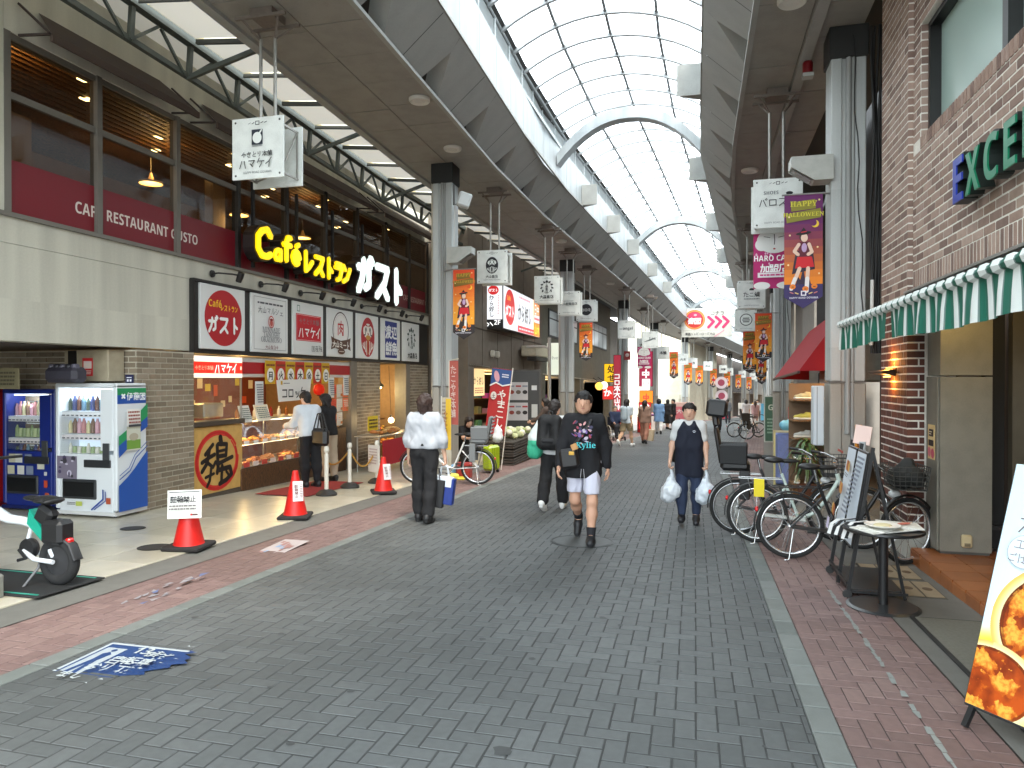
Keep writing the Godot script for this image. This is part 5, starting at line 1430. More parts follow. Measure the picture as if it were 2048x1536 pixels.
func hanging_signs() -> void:
	var ink := C(30, 32, 38)
	hang_sign(-5.1, 7.6, 4.6, func(a):
		a.rect(0, 0.13, 0.15, 0.18, C(40, 48, 60)).ell(0, 0.12, 0.062, 0.068, C(232, 236, 232)).line([0.03, 0.17, 0.06, 0.21], 0.02, C(232, 236, 232)).en("HAMAKEI", 0, 0.02, 0.032, C(120, 124, 130))
		a.jp("やきとり本舗", 0, -0.075, 0.072, ink, 0.1).jp("ハマケイ", 0, -0.185, 0.125, ink, 0.1, false, 0.95, 0.08), "white hanging sign nearest the camera, with black katakana and a small round crest")
	hang_sign(-4.37, 15.3, 4.54, func(a):
		daruma(a, 0, 0.03, 0.165, ink, C(228, 232, 228), ink); a.jp("大山商店", 0, -0.22, 0.07, ink, 0.13), "white hanging sign with a black daruma doll by the first left column")
	hang_sign(-4.12, 18.9, 4.56, func(a):
		leaf_crest(a, 0, 0.06, 0.19, ink); a.jp("大森商店", 0, -0.2, 0.095, ink, 0.15), "white hanging sign with a black leaf crest, third from the camera")
	hang_sign(-4.33, 22.0, 4.6, func(a):
		a.jp("大山駐輪商店", 0, -0.02, 0.09, C(90, 96, 100), 0.12).smudge(0, 0.06, 0.3, 0.03, 1, C(140, 144, 148)), "white hanging sign with one grey line of characters, fourth from the camera", SOF)
	hang_sign(-4.5, 25.0, 4.74, func(a):
		a.ell(0, 0.02, 0.2, 0.2, ink).jp("コロミ", 0, 0.02, 0.12, C(230, 232, 230), 0.13), "white hanging sign with a black disc, fifth from the camera")
	hang_sign(-4.0, 30.0, 4.54, func(a):
		a.en("angel", 0.06, 0.0, 0.16, C(80, 86, 92), "Droid Sans", true).en("hair", -0.22, 0.0, 0.07, C(130, 134, 140)), "white hanging sign with grey rounded latin letters on the left")
	hang_sign(-3.4, 32.5, 4.3, func(a):
		a.poly([-0.3, -0.1, 0.0, 0.02, 0.3, 0.1, 0.02, -0.04], C(96, 104, 104)).en("Lea", 0.1, 0.02, 0.16, C(96, 104, 104), "Droid Serif", true), "white hanging sign with a grey swoosh beyond the latin letters sign")
	hang_sign(1.2, 11.4, 4.57, func(a):
		a.en("SHOES", -0.1, 0.14, 0.07, C(110, 114, 118)).ell(0.16, 0.14, 0.05, 0.025, ink).jp("バロスム", 0, 0.02, 0.14, ink, 0.09), "white hanging sign with SHOES in grey, behind the purple banner")
	hang_sign(1.1, 20.0, 4.43, func(a):
		a.ell(0, 0.12, 0.06, 0.045, ink).rect(0, 0.09, 0.12, 0.03, C(228, 232, 228)).jp("たこ焼", 0, 0.0, 0.14, ink, 0.1).smudge(0, -0.12, 0.4, 0.04, 1, C(120, 124, 130)), "white hanging sign for octopus dumplings, under the shoe shop sign")
	hang_sign(0.85, 25.0, 4.3, func(a):
		a.ell(0, 0.0, 0.2, 0.2, ink).ell(0, 0, 0.175, 0.175, C(228, 232, 228)).rect(0, 0.05, 0.2, 0.03, ink).rect(0, -0.01, 0.24, 0.03, ink).rect(0, -0.07, 0.2, 0.03, ink), "white hanging sign with a black ring, on the right behind the dumpling sign")
	var k := 0
	for s in [37.0, 43.0, 50.0, 55.0, 60.0, 66.0, 72.0, 79.0, 86.0, 94.0]:
		hang_sign(-4.4 + 0.2 * (k % 3), s, 4.4, func(a): a.jp(["大山", "本舗", "火水", "土木"][k % 4], 0, 0, 0.2, ink, 0.12), "small far white hanging sign, the %s of the left row past the swoosh sign" % ORD[k])
		if s > 32: hang_sign(1.0, s - 4.5, 4.4, func(a): a.jp(["肉", "魚", "店", "楽"][k % 4], 0, 0, 0.3, ink, 0.1), "small far white hanging sign, the %s of the right row past the ring sign" % ORD[k])
		k += 1
	party_banner(-4.41, 13.4, 3.46, 0.44, 1.38, "orange party banner with a costumed figure on the first left column")
	party_banner(1.34, 9.8, 3.52, 0.46, 1.46, "purple party banner with a costumed figure on the first right column", true)
	pink_banner(1.2, 11.9, 3.86, 0.62, 0.98, "pink banner with a white face and HARO CARD lettering under the shoe shop sign")
	party_banner(-4.25, 23.9, 3.55, 0.44, 1.3, "orange party banner on the second left column")
	party_banner(1.4, 20.0, 3.28, 0.42, 1.3, "orange party banner on the second right column, below the dumpling sign")
	party_banner(0.95, 26.0, 3.3, 0.44, 1.5, "orange party banner half hidden behind the one on the second right column")
	pink_banner(-3.9, 34.0, 3.6, 0.6, 1.0, "pink banner over the cherry red standing sign on the left")
	party_banner(-3.7, 44.0, 3.7, 0.5, 1.6, "orange party banner in front of the beige building")
	k = 0
	for s in [53.0, 57.0, 63.0, 70.0, 77.0, 85.0]:
		party_banner(-4.3, s, 3.5, 0.55, 1.6, "small far orange party banner, the %s past the beige building on the left" % ORD[k])
		if k % 2 == 0: party_banner(1.3, s - 20.0, 3.3, 0.45, 1.5, "small far orange party banner, the %s past the dumpling sign on the right" % ORD[k / 2])
		k += 1
	for q in [[-3.5, 62.0, 3.1], [-3.5, 62.2, 2.0]]:
		var t := thing("round_sign", "round pale sign with a dark red centre, %s of the pair far down the street" % ("upper" if q[2] > 3 else "lower"), "sign", at(P(q[0], q[2], q[1])))
		put(MB.new().lathe([[0.0, 0.03], [0.5, 0.03], [0.5, -0.03], [0.0, -0.03]], 24, V(0, 0, 0), Basis(V(1, 0, 0), PI / 2)), "disc", M(C(206, 190, 192), 0.5), t)
		put(MB.new().lathe([[0.0, 0.04], [0.28, 0.04], [0.28, 0.0]], 24, V(0, 0, 0), Basis(V(1, 0, 0), PI / 2)), "centre", M(C(150, 60, 80), 0.5), t)
	# the wide banner across the street
	var b := thing("wide_banner", "wide white banner with a red disc and three pink arrows, slung across the street", "banner", at(P(-2.1, 6.65, 48.0)))
	put(MB.new().box(V(0, 0, -0.006), V(3.15, 1.86, 0.01)), "cloth", M(C(226, 224, 214), 0.8, "blotch", 1.0), b)
	var a := Art.new(self)
	a.ell(-0.75, 0.2, 0.66, 0.64, C(232, 130, 50), 0, 40).ell(-0.75, 0.2, 0.6, 0.58, C(236, 160, 90), 0, 40).ell(-0.75, 0.2, 0.54, 0.53, C(206, 50, 44), 0, 40).ell(-0.75, 0.42, 0.42, 0.26, C(216, 60, 100)).ell(-0.7, 0.5, 0.1, 0.07, C(240, 180, 190))
	a.jp("楽園", -0.75, 0.14, 0.44, Color.WHITE, 0.17, false, 0.95, 0.12)
	for i in 3: a.line([0.12 + i * 0.46, 0.36, 0.44 + i * 0.46, 0.06, 0.12 + i * 0.46, -0.3], 0.17, C(218, 56, 110))
	a.jp("コチラ", 0.68, 0.62, 0.3, C(90, 86, 80), 0.1)
	a.jp("楽園ハッピーロード大山", -0.4, -0.72, 0.19, C(60, 60, 60), 0.12, false, 0.9).line([-1.5, -0.5, 0.7, -0.5], 0.015, C(180, 170, 160)).line([0.5, -0.92, 1.1, -0.5], 0.05, C(226, 150, 170))
	a.done("print", b)
	var rp := MB.new()
	for q in [-1.57, 1.57]: rp.tube([V(q, 0.93, 0), V(q * 1.5, 1.3, 0)], 0.01, 5)
	put(rp, "rope", M(C(60, 58, 56), 0.7), b)

# ---------- facades down the street
func facade(side: int, x: float, s0: float, s1: float, top: float, c: Color, label: String, shop := Color(0, 0, 0), wins := []) -> Node3D:
	var b := thing("shop_building", label, "building")
	var m := M(c, 0.85, "blotch", 0.4)
	var back := x + 6.0 * side
	var lo := minf(x, back); var hi := maxf(x, back)
	var th := 0.3 * side
	if shop.a > 0 and shop != Color(0, 0, 0):
		put(fbox(MB.new(), minf(x, x + th), maxf(x, x + th), 2.55, top, s0, s1), "wall", m, b)
		put(fbox(MB.new(), minf(x, x + th), maxf(x, x + th), -0.3, 2.545, s0, s0 + 0.35), "pillar", m, b)
		put(fbox(MB.new(), minf(x, x + th), maxf(x, x + th), -0.3, 2.545, s1 - 0.35, s1), "pillar", m, b)
		put(fbox(MB.new(), minf(x + 2.0 * side, x + 2.1 * side), maxf(x + 2.0 * side, x + 2.1 * side), -0.3, 2.6, s0, s1), "shop_back_wall", M(shop, 0.8, "blotch", 1.0), b)
		put(fbox(MB.new(), lo, hi, 2.555, 2.6, s0 + 0.01, s1 - 0.01), "shop_ceiling", M(C(190, 180, 160), 0.8), b)
		var sm := (s0 + s1) / 2
		var q := P(x + 1.0 * side, 2.45, sm)
		put(MB.new().box(q, V(0.1, 0.04, (s1 - s0) * 0.6)), "ceiling_lamp", E(Color(1.0, 0.86, 0.6), 2.2), b)
		lamp(q - V(0, 0.08, 0), Color(1.0, 0.84, 0.6), 0.5, 0.15)
		for i in 3:                                                    # shelves with goods
			put(fbox(MB.new(), minf(x + 1.5 * side, x + 1.9 * side), maxf(x + 1.5 * side, x + 1.9 * side), 0.5 + i * 0.55, 0.53 + i * 0.55, s0 + 0.5, s1 - 0.5), "shelf", M(C(140, 100, 60), 0.6), b)
			for j in 7:
				var ss := lerpf(s0 + 0.7, s1 - 0.7, j / 6.0)
				put(fbox(MB.new(), minf(x + 1.5 * side, x + 1.7 * side), maxf(x + 1.5 * side, x + 1.7 * side), 0.53 + i * 0.55, 0.7 + i * 0.55 + rnd(0, 0.2), ss, ss + rnd(0.2, 0.4)), "goods", M(Color.from_hsv(rnd(0, 1), rnd(0.1, 0.6), rnd(0.4, 0.9)), 0.6), b)
	else:
		put(fbox(MB.new(), minf(x, x + th), maxf(x, x + th), -0.4, top, s0, s1), "wall", m, b)
	put(fbox(MB.new(), lo, hi, -0.4, top, s1, s1 + 0.1), "side_wall", m, b)
	put(fbox(MB.new(), lo, hi, -0.4, top, s0 - 0.1, s0), "side_wall", m, b)
	put(fbox(MB.new(), lo, hi, top, top + 0.1, s0 - 0.1, s1 + 0.1), "roof", M(C(80, 80, 80), 0.9), b)
	for w in wins:                                                     # [s0, s1, h0, h1, bays]
		var wn := Node3D.new()
		adopt(wn, "window", b)
		var o := -0.03 * side
		var fr := M(C(34, 34, 34), 0.5)
		put(fbox(MB.new(), minf(x + o, x - o * 0.3), maxf(x + o, x - o * 0.3), w[2] - 0.08, w[3] + 0.08, w[0] - 0.08, w[1] + 0.08), "frame", fr, wn)
		for i in w[4]:
			var a: float = lerpf(w[0], w[1], i / float(w[4])) + 0.05; var e: float = lerpf(w[0], w[1], (i + 1) / float(w[4])) - 0.05
			for hh in [[w[2], lerpf(w[2], w[3], 0.66)], [lerpf(w[2], w[3], 0.72), w[3]]]:
				put(fbox(MB.new(), minf(x + o * 1.2, x + o * 1.1), maxf(x + o * 1.2, x + o * 1.1), hh[0], hh[1], a, e), "pane", M(C(206, 214, 216), 0.12), wn)
	return b

func street_left() -> void:
	var stone := C(122, 112, 100)
	var b := facade(-1, -6.6, 19.6, 26.6, 7.2, stone, "grey brown stone-faced building just beyond the first left column", C(90, 70, 50))
	put(fbox(MB.new(), -6.61, -6.57, 3.68, 3.70, 19.6, 26.6), "joint", M(C(80, 72, 64), 0.8), b)
	for i in 5: put(fbox(MB.new(), -6.602, -6.59, 2.6, 7.2, 20.6 + i * 1.3, 20.61 + i * 1.3), "joint", M(C(90, 82, 74), 0.8), b)
	for k in 2:
		var l := thing("wall_lamp", "%s of two small white wall lamps on the grey brown stone wall" % ["left", "right"][k], "lamp", at(P(-6.5, 3.0, 21.2 + k * 0.42)))
		put(MB.new().bbox(V(0, 0, 0), V(0.14, 0.2, 0.14), 0.03), "case", M(C(200, 194, 180), 0.5), l)
		put(MB.new().bbox(V(0, -0.12, 0.0), V(0.09, 0.05, 0.09), 0.02), "lens", M(C(120, 110, 96), 0.3), l)
	var ac := thing("awning_box", "pale beige shutter box under the big lit box sign", "shutter box", at(P(-6.35, 3.3, 25.2)))
	put(MB.new().bbox(V(0, 0, 0), V(0.5, 0.36, 2.6), 0.03), "case", M(C(196, 186, 162), 0.6, "blotch", 1.0), ac)
	put(MB.new().box(V(0.1, -0.26, 0), V(0.3, 0.14, 2.5)), "slot", M(C(44, 38, 34), 0.7), ac)
	var pl := thing("white_pole", "white steel pole under the big lit box sign", "pole", at(P(-5.5, 0, 23.9)))
	put(MB.new().tube([V(0, 0, 0), V(0, 3.7, 0)], 0.06, 12), "shaft", M(C(206, 200, 190), 0.5, "streak", 1.0), pl)
	put(MB.new().tube([V(0, 3.3, 0), V(-0.15, 3.4, 0), V(-0.8, 3.4, 0)], 0.04, 8), "arm", M(C(206, 200, 190), 0.5), pl)
	# a lit poster, a dark menu board
	var p := thing("lit_poster", "warm lit poster with brush lettering in the doorway beyond the column", "poster", face_l(-6.52, 1.5, 21.2))
	put(MB.new().bbox(V(0, 0, 0), V(1.3, 0.9, 0.06), 0.01), "frame", M(C(60, 50, 44), 0.5), p)
	var a := Art.new(self, Transform3D(Basis(), V(0, 0, 0.031)), 0.8)
	a.rect(0, 0, 1.24, 0.84, Color(1.0, 0.86, 0.62))
	a.jp("から好し", 0, 0.05, 0.26, C(40, 26, 20), 0.11).smudge(0, -0.25, 0.9, 0.2, 3, C(150, 90, 60))
	a.done("lit_print", p)
	p = thing("menu_board", "tall dark board with two rows of pictured dishes behind the vegetable crates", "menu board", at(P(-5.55, 0, 21.2), 0.25))
	put(MB.new().bbox(V(0, 1.25, 0), V(1.1, 2.5, 0.2), 0.01), "board", M(C(84, 80, 76), 0.5), p)
	put(MB.new().bbox(V(0, 1.25, 0.08), V(1.0, 2.4, 0.06), 0.01), "panel", M(C(60, 58, 56), 0.4), p)
	a = Art.new(self, Transform3D(Basis(), V(0, 1.2, 0.111)))
	for i in 2: a.rect(-0.15, 0.65 - i * 0.62, 0.62, 0.54, C(206, 200, 200))
	for i in 6:
		a.ell(-0.33 + 0.2 * (i % 3), 0.62 - 0.62 * (i / 3), 0.075, 0.06, [C(150, 60, 50), C(110, 90, 80), C(50, 44, 44)][i % 3]).rect(-0.33 + 0.2 * (i % 3), 0.8 - 0.62 * (i / 3), 0.16, 0.05, C(176, 60, 60) if i % 2 else C(140, 140, 150))
	a.rect(0.35, 0.75, 0.16, 0.14, C(220, 220, 220)).rect(0.36, 0.05, 0.18, 0.4, C(200, 200, 196)).smudge(-0.1, -0.75, 0.7, 0.5, 4, C(150, 146, 144))
	a.done("print", p)
	var b3 := facade(-1, -6.6, 26.8, 33.0, 7.0, C(112, 110, 96), "olive grey building with a black framed window and an amber lit shop", C(176, 110, 50), [[27.6, 32.0, 4.15, 5.1, 4]])
	var rs := thing("light_box", "lit white square box sign with faint grey letters by the second left column", "sign", at(P(-5.76, 3.1, 26.0)))
	put(MB.new().bbox(V(0, 0, -0.1), V(0.92, 1.22, 0.2), 0.02), "case", M(C(50, 50, 48), 0.5), rs)
	a = Art.new(self, Transform3D(Basis(), V(0, 0, 0.001)), 0.55)
	a.rect(0, 0, 0.88, 1.18, Color(0.92, 0.95, 0.88)).en("rêve bleu", 0, 0, 0.16, Color(0.6, 0.62, 0.56), "Droid Sans", false)
	a.done("lit_print", rs)
	facade(-1, -6.6, 33.1, 39.5, 6.6, C(120, 114, 100), "olive brown building with a second black framed window, next to the pharmacy sign", C(60, 56, 30), [[34.6, 38.4, 4.3, 5.4, 4]])
	facade(-1, -6.6, 39.6, 43.5, 6.0, C(150, 146, 138), "pale grey building with bright shop windows at the left, before the gap", C(220, 214, 196))
	# small lit signs
	var spec := [["pharmacy_sign", "yellow box sign with black characters on the left", -5.6, 2.95, 36.0, 1.15, 0.9, C(250, 190, 20), "処方", "せん", C(30, 26, 20), 0.8], ["red_sign", "lit red sign with white brush characters under the yellow sign", -5.7, 1.95, 35.5, 0.9, 0.65, C(206, 40, 36), "から", "", Color.WHITE, 0.8], ["orange_sign", "lit orange sign over the bags beside the cherry red standing sign", -3.95, 1.75, 35.0, 0.62, 0.6, C(240, 130, 20), "中", "", C(220, 60, 40), 0.8]]
	for q in spec:
		var t := thing("box_sign", q[1], "sign", at(P(q[2], q[3], q[4])))
		put(MB.new().bbox(V(0, 0, -0.08), V(q[5] + 0.04, q[6] + 0.04, 0.15), 0.01), "case", M(C(70, 60, 50), 0.5), t)
		a = Art.new(self, Transform3D(Basis(), V(0, 0, 0.001)), q[11])
		a.rect(0, 0, q[5], q[6], q[7])
		if q[9]: a.jp(q[8], 0, q[6] * 0.22, q[6] * 0.46, q[10], 0.14).jp(q[9], 0, -q[6] * 0.24, q[6] * 0.46, q[10], 0.14)
		else: a.jp(q[8], 0, 0, q[6] * 0.6, q[10], 0.16)
		a.done("lit_print", t)
	for q in [[-6.0, 2.25, 34.0, "orange globe lamp"], [-5.9, 2.3, 34.6, "white globe lamp"]]:
		var t := thing("globe_lamp", q[3] + " glowing over the shop entrance behind the black sweatshirt", "lamp", at(P(q[0], q[1], q[2])))
		put(MB.new().ell(V(0, 0, 0), V(0.19, 0.19, 0.19)), "globe", E(Color(1.0, 0.72, 0.3) if q[3].begins_with("orange") else Color(1.0, 0.94, 0.8), 2.0), t)
		put(MB.new().tube([V(0, 0.18, 0), V(-0.3, 0.4, 0)], 0.02, 6), "arm", M(C(60, 50, 40), 0.5), t)
	for q in [["tall_sign", "tall cherry red standing sign with white characters on the left", -3.95, 3.1, 34.9, 0.66, 1.7, C(150, 20, 60), "スマ中国"], ["low_sign", "shorter red standing sign with white characters below the orange sign", -3.95, 0.85, 34.6, 0.6, 1.3, C(200, 30, 30), "おはよ"], ["tall_sign", "narrow tall red and white lit sign on the black post left of the third column", -5.05, 2.0, 33.5, 0.36, 3.4, C(170, 40, 60), "コロ本大山井"]]:
		var t := thing("standing_sign", q[1], "sign", at(P(q[2], q[3], q[4])))
		put(MB.new().bbox(V(0, 0, -0.06), V(q[5], q[6], 0.12), 0.01), "case", M(C(70, 20, 30), 0.5), t)
		a = Art.new(self, Transform3D(Basis(), V(0, 0, 0.001)), 0.5)
		a.rect(0, 0, q[5] - 0.04, q[6] - 0.04, q[7])
		a.jp(q[8], 0, 0, minf(q[5] * 0.8, q[6] / (q[8] as String).length()), Color.WHITE, 0.16, true)
		a.done("lit_print", t)
	for k in 5:
		var cols := [C(200, 40, 40), C(236, 232, 226), C(120, 60, 120), C(220, 200, 170), C(70, 60, 50)]
		var t := thing("goods_rack", "rack of goods with a %s front standing out on the pavement at left" % ["red", "white", "purple", "cream", "dark"][k], "rack", at(P(-4.3 + 0.2 * (k % 2), 0, 36.2 + k * 1.1)))
		put(MB.new().bbox(V(0, 0.4, 0), V(0.5, 0.8, 0.7), 0.03), "body", M(cols[k], 0.7), t)
		put(MB.new().bbox(V(0, 0.85, 0), V(0.52, 0.08, 0.72), 0.02), "top", M(cols[(k + 1) % 5], 0.7), t)
	facade(-1, -5.6, 60.0, 72.0, 8.0, C(206, 198, 176), "tall beige building whose side wall faces the gap on the left")
	var pipe := thing("wall_pipe", "round pipe hood low on the side wall of the beige building", "pipe", at(P(-6.2, 1.9, 59.7)))
	put(MB.new().bbox(V(0, 0, 0), V(0.6, 0.5, 0.4), 0.05), "hood", M(C(190, 182, 160), 0.6), pipe)
	put(MB.new().tube([V(0.3, 0, 0), V(0.6, -0.4, 0)], 0.08, 8), "pipe", M(C(190, 182, 160), 0.6), pipe)

func far_end() -> void:
	var k := 0
	for s in [72.2, 79.0, 86.0, 93.0, 100.0, 108.0]:
		facade(-1, -6.2, s, s + 6.6, 6.2, [C(120, 100, 90), C(150, 144, 136), C(96, 92, 90), C(170, 160, 146), C(110, 106, 104), C(140, 132, 122)][k], "far %s shop building, the %s past the beige one on the left" % [["brown", "grey", "dark", "tan", "charcoal", "stone"][k], ORD[k]], [C(150, 90, 60), C(200, 190, 170)][k % 2])
		k += 1
	k = 0
	for s in [21.0, 27.0, 34.0, 41.0, 48.0, 56.0, 64.0, 72.0, 80.0, 88.0, 97.0, 106.0]:
		facade(1, 2.7, s, s + 5.8, 6.2, [C(140, 134, 126), C(120, 110, 100), C(160, 152, 140), C(104, 98, 94)][k % 4], "%s shop building on the right, the %s past the red awning" % [["stone", "brown", "pale", "dark"][k % 4], ORD[k]], [C(190, 150, 100), C(210, 200, 180), C(150, 90, 70)][k % 3])
		k += 1
	var t := thing("end_building", "pale building that closes the view where the street curves away", "building")
	put(fbox(MB.new(), -14.0, 10.0, -1.0, 7.0, 121.0, 124.0), "wall", M(C(150, 146, 140), 0.85, "blotch", 0.3), t)
	for i in 6: put(fbox(MB.new(), -8.0 + i * 2.6, -6.4 + i * 2.6, 3.6, 5.0, 120.9, 121.0), "window", M(C(60, 66, 70), 0.2), t)
	k = 0
	for q in [[-3.2, 62.0, C(206, 40, 70)], [-3.0, 70.0, C(230, 226, 220)], [-2.8, 78.0, C(220, 170, 60)], [0.6, 50.0, C(230, 228, 224)], [0.4, 58.0, C(90, 160, 190)], [0.8, 66.0, C(200, 60, 60)], [-3.3, 84.0, C(160, 60, 110)], [0.5, 76.0, C(236, 220, 190)]]:
		var b := thing("standing_board", "small far %s standing board on the %s of the street" % [["cherry red", "white", "yellow", "off-white", "light blue", "red", "purple", "cream"][k], "left" if q[0] < -1 else "right"], "board", at(P(q[0], 0, q[1])))
		put(MB.new().bbox(V(0, 0.75, 0), V(0.6, 1.3, 0.06), 0.02), "board", M(q[2], 0.6), b)
		put(MB.new().box(V(0, 0.06, 0), V(0.4, 0.12, 0.4)), "foot", M(C(60, 60, 60), 0.6), b)
		k += 1
# ---------- the brick cafe at the right
func right_building() -> void:
	var b := thing("brick_cafe_building", "red brown brick building at the right with a green striped awning over its entrance", "building")
	var tones := [C(168, 143, 129), C(158, 132, 118), C(176, 152, 138), C(146, 121, 109), C(165, 141, 129), C(130, 106, 96)]
	var mortar := M(C(238, 233, 223), 0.9, "grain", 1.0)
	put(wall_box(MB.new(), 2.158, 2.55, 2.45, 3.99, -3.0, 8.1), "mortar_bed", mortar, b)
	put(wall_box(MB.new(), 2.158, 2.55, 5.10, 7.6, -3.0, 8.1), "mortar_bed", mortar, b)
	put(wall_box(MB.new(), 2.158, 2.55, 3.99, 5.10, 7.86, 8.1), "mortar_bed", mortar, b)
	put(wall_box(MB.new(), 2.108, 2.55, 0.06, 7.6, 8.1, 9.16), "mortar_bed", mortar, b)
	put(wall_box(MB.new(), 2.10, 2.56, -0.6, 0.055, 8.08, 9.17), "stone_base", M(C(190, 188, 180), 0.7, "blotch", 1.0), b)
	put(wall_box(MB.new(), 2.6, 9.0, -0.6, 7.6, 8.2, 9.16), "rear_block", M(C(110, 96, 88), 0.9), b)
	put(wall_box(MB.new(), 2.56, 9.0, 7.5, 7.65, -3.0, 9.16), "roof", M(C(90, 88, 86), 0.9), b)
	var up := V(0, 0, 1)
	var list := brick_wall(V(2.155, 2.70, -8.1), up, 6.6, 1.16, V(-1, 0, 0), 0.215, 0.064, 6)
	list.append_array(brick_wall(V(2.155, 3.99, -8.1), up, 0.24, 1.11, V(-1, 0, 0), 0.215, 0.064, 6))
	list.append_array(brick_wall(V(2.155, 5.11, -8.1), up, 5.2, 0.9, V(-1, 0, 0), 0.215, 0.064, 6))
	list.append_array(soldier_row(V(2.155, 2.46, -8.09), up, 6.0, 0.23, V(-1, 0, 0), 6))
	list.append_array(soldier_row(V(2.15, 3.87, -7.86), up, 5.2, 0.115, V(-1, 0, 0), 6))
	list.append_array(brick_wall(V(2.105, 2.40, -9.16), up, 1.06, 4.6, V(-1, 0, 0), 0.215, 0.064, 6))
	list.append_array(brick_wall(V(2.105, 2.40, -8.097), V(1, 0, 0), 0.05, 4.6, V(0, 0, 1), 0.215, 0.064, 6))
	list.append_array(brick_wall(V(2.16, 3.99, -7.855), V(1, 0, 0), 0.17, 1.11, V(0, 0, 1), 0.215, 0.064, 6))
	lay_bricks(list, tones, b, 220)
	var red := [C(108, 66, 54), C(98, 60, 50), C(118, 74, 62), C(86, 54, 48)]
	list = brick_wall(V(2.105, 0.06, -9.16), up, 1.06, 2.33, V(-1, 0, 0), 0.215, 0.064, 4)
	list.append_array(brick_wall(V(2.105, 0.06, -8.097), V(1, 0, 0), 0.16, 2.33, V(0, 0, 1), 0.215, 0.064, 4))
	var pier := Node3D.new()
	adopt(pier, "brick_pier", b)
	lay_bricks(list, red, pier, 200, "pier_brick")
	# first-floor window with frosted panes
	var blk := M(C(22, 22, 22), 0.4)
	var w := Node3D.new()
	adopt(w, "window", b)
	for q in [[7.80, 7.86], [6.0, 6.10], [4.2, 4.3]]: put(wall_box(MB.new(), 2.22, 2.36, 3.99, 5.10, q[0], q[1]), "frame", blk, w)
	put(wall_box(MB.new(), 2.22, 2.36, 3.99, 4.03, 2.0, 7.80), "frame", blk, w); put(wall_box(MB.new(), 2.22, 2.36, 5.05, 5.10, 2.0, 7.80), "frame", blk, w)
	for q in [[6.10, 7.80], [4.3, 6.0], [2.0, 4.2]]: put(wall_box(MB.new(), 2.32, 2.33, 4.03, 5.05, q[0], q[1]), "frosted_pane", M(C(164, 186, 178), 0.22), w)
	put(wall_box(MB.new(), 2.4, 2.5, 3.99, 5.1, 2.0, 7.86), "blind", M(C(140, 150, 146), 0.8), w)
	put(wall_box(MB.new(), 2.04, 2.156, 2.36, 2.45, -1.0, 7.95), "awning_case", blk, b)
	put(wall_box(MB.new(), 2.03, 2.155, 2.452, 2.475, -1.0, 7.95), "case_lid", M(C(150, 150, 146), 0.4, "", 1.0, 0.5), b)
	# metal-clad pillar, dark entrance
	var metal := M(C(136, 133, 122), 0.42, "blotch", 0.6, 0.2)
	put(wall_box(MB.new(), 2.28, 2.72, -0.05, 1.62, 7.66, 8.05), "clad_pillar", metal, b)
	put(wall_box(MB.new(), 2.28, 2.72, 1.635, 2.44, 7.66, 8.05), "clad_pillar", metal, b)
	put(wall_box(MB.new(), 2.29, 2.71, -0.09, -0.055, 7.68, 8.05), "plinth", M(C(84, 80, 74), 0.5), b)
	put(wall_box(MB.new(), 2.265, 2.285, -0.05, 1.62, 7.70, 8.03), "clad_panel", metal, b)
	put(wall_box(MB.new(), 2.92, 4.6, -0.05, 2.44, 7.75, 7.85), "bronze_panel", M(C(98, 92, 78), 0.3, "blotch", 0.6, 0.3), b)
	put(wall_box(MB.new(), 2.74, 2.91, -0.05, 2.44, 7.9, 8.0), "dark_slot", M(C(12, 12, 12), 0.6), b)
	put(wall_box(MB.new(), 2.72, 2.93, 0.15, 0.19, 7.78, 7.8), "rail", blk, b)
	put(wall_box(MB.new(), 3.2, 3.28, -0.05, 2.44, -1.0, 7.74), "glass_front", M(C(40, 40, 36), 0.08), b)
	put(wall_box(MB.new(), 2.16, 3.3, 2.40, 2.44, -1.0, 7.65), "porch_ceiling", M(C(120, 112, 98), 0.7), b)
	var st := Node3D.new()
	adopt(st, "entrance_step", b)
	put(wall_box(MB.new(), 2.10, 5.0, -0.5, -0.095, -1.0, 7.87), "bed", M(C(90, 60, 44), 0.8), st)
	list = []
	for i in 22:
		for j in 4:
			var p := V(2.235 + j * 0.3, -0.088, -(7.735 - i * 0.3))
			list.append([Transform3D(Basis(V(0.295, 0, 0), V(0, 0.02, 0), V(0, 0, 0.295)), p), rng.randi() % 3, seen(p)])
		var q := V(2.093, -0.19, -(7.735 - i * 0.3))
		list.append([Transform3D(Basis(V(0.02, 0, 0), V(0, 0.19, 0), V(0, 0, 0.295)), q), rng.randi() % 3, seen(q)])
	list.sort_custom(func(p, q): return p[2] < q[2])
	pieces(MB.new().bbox(Vector3.ZERO, Vector3.ONE, 0.03).mesh(), list, [C(156, 94, 52), C(146, 87, 48), C(164, 101, 58)], "step_tile", "step_tiles_farther_off", st, 120, 0.35, "blotch", 1.0)
	lamp(V(2.55, 2.3, -6.6), Color(1.0, 0.84, 0.5), 0.16, 0.08)
	var dl := thing("ceiling_lamp", "warm downlight over the cafe entrance behind the awning", "lamp", at(V(2.55, 2.39, -6.9)))
	put(MB.new().lathe([[0.0, -0.012], [0.05, -0.012], [0.07, 0.008]], 16), "lens", E(Color(1.0, 0.85, 0.5), 5.0), dl)
	for q in [[6.6, "nearer the camera"], [8.3, "by the brick pier"]]:
		var sl := thing("strip_lamp", "small lit strip lamp under the striped awning, " + q[1], "lamp", at(V(1.75, 2.08, -q[0])))
		put(MB.new().bbox(V(0, 0, 0), V(0.06, 0.03, 0.24), 0.008), "case", M(C(210, 206, 196), 0.4), sl)
		put(MB.new().box(V(0, -0.02, 0), V(0.045, 0.012, 0.22)), "tube_lamp", E(Color(1.0, 0.95, 0.8), 1.6), sl)
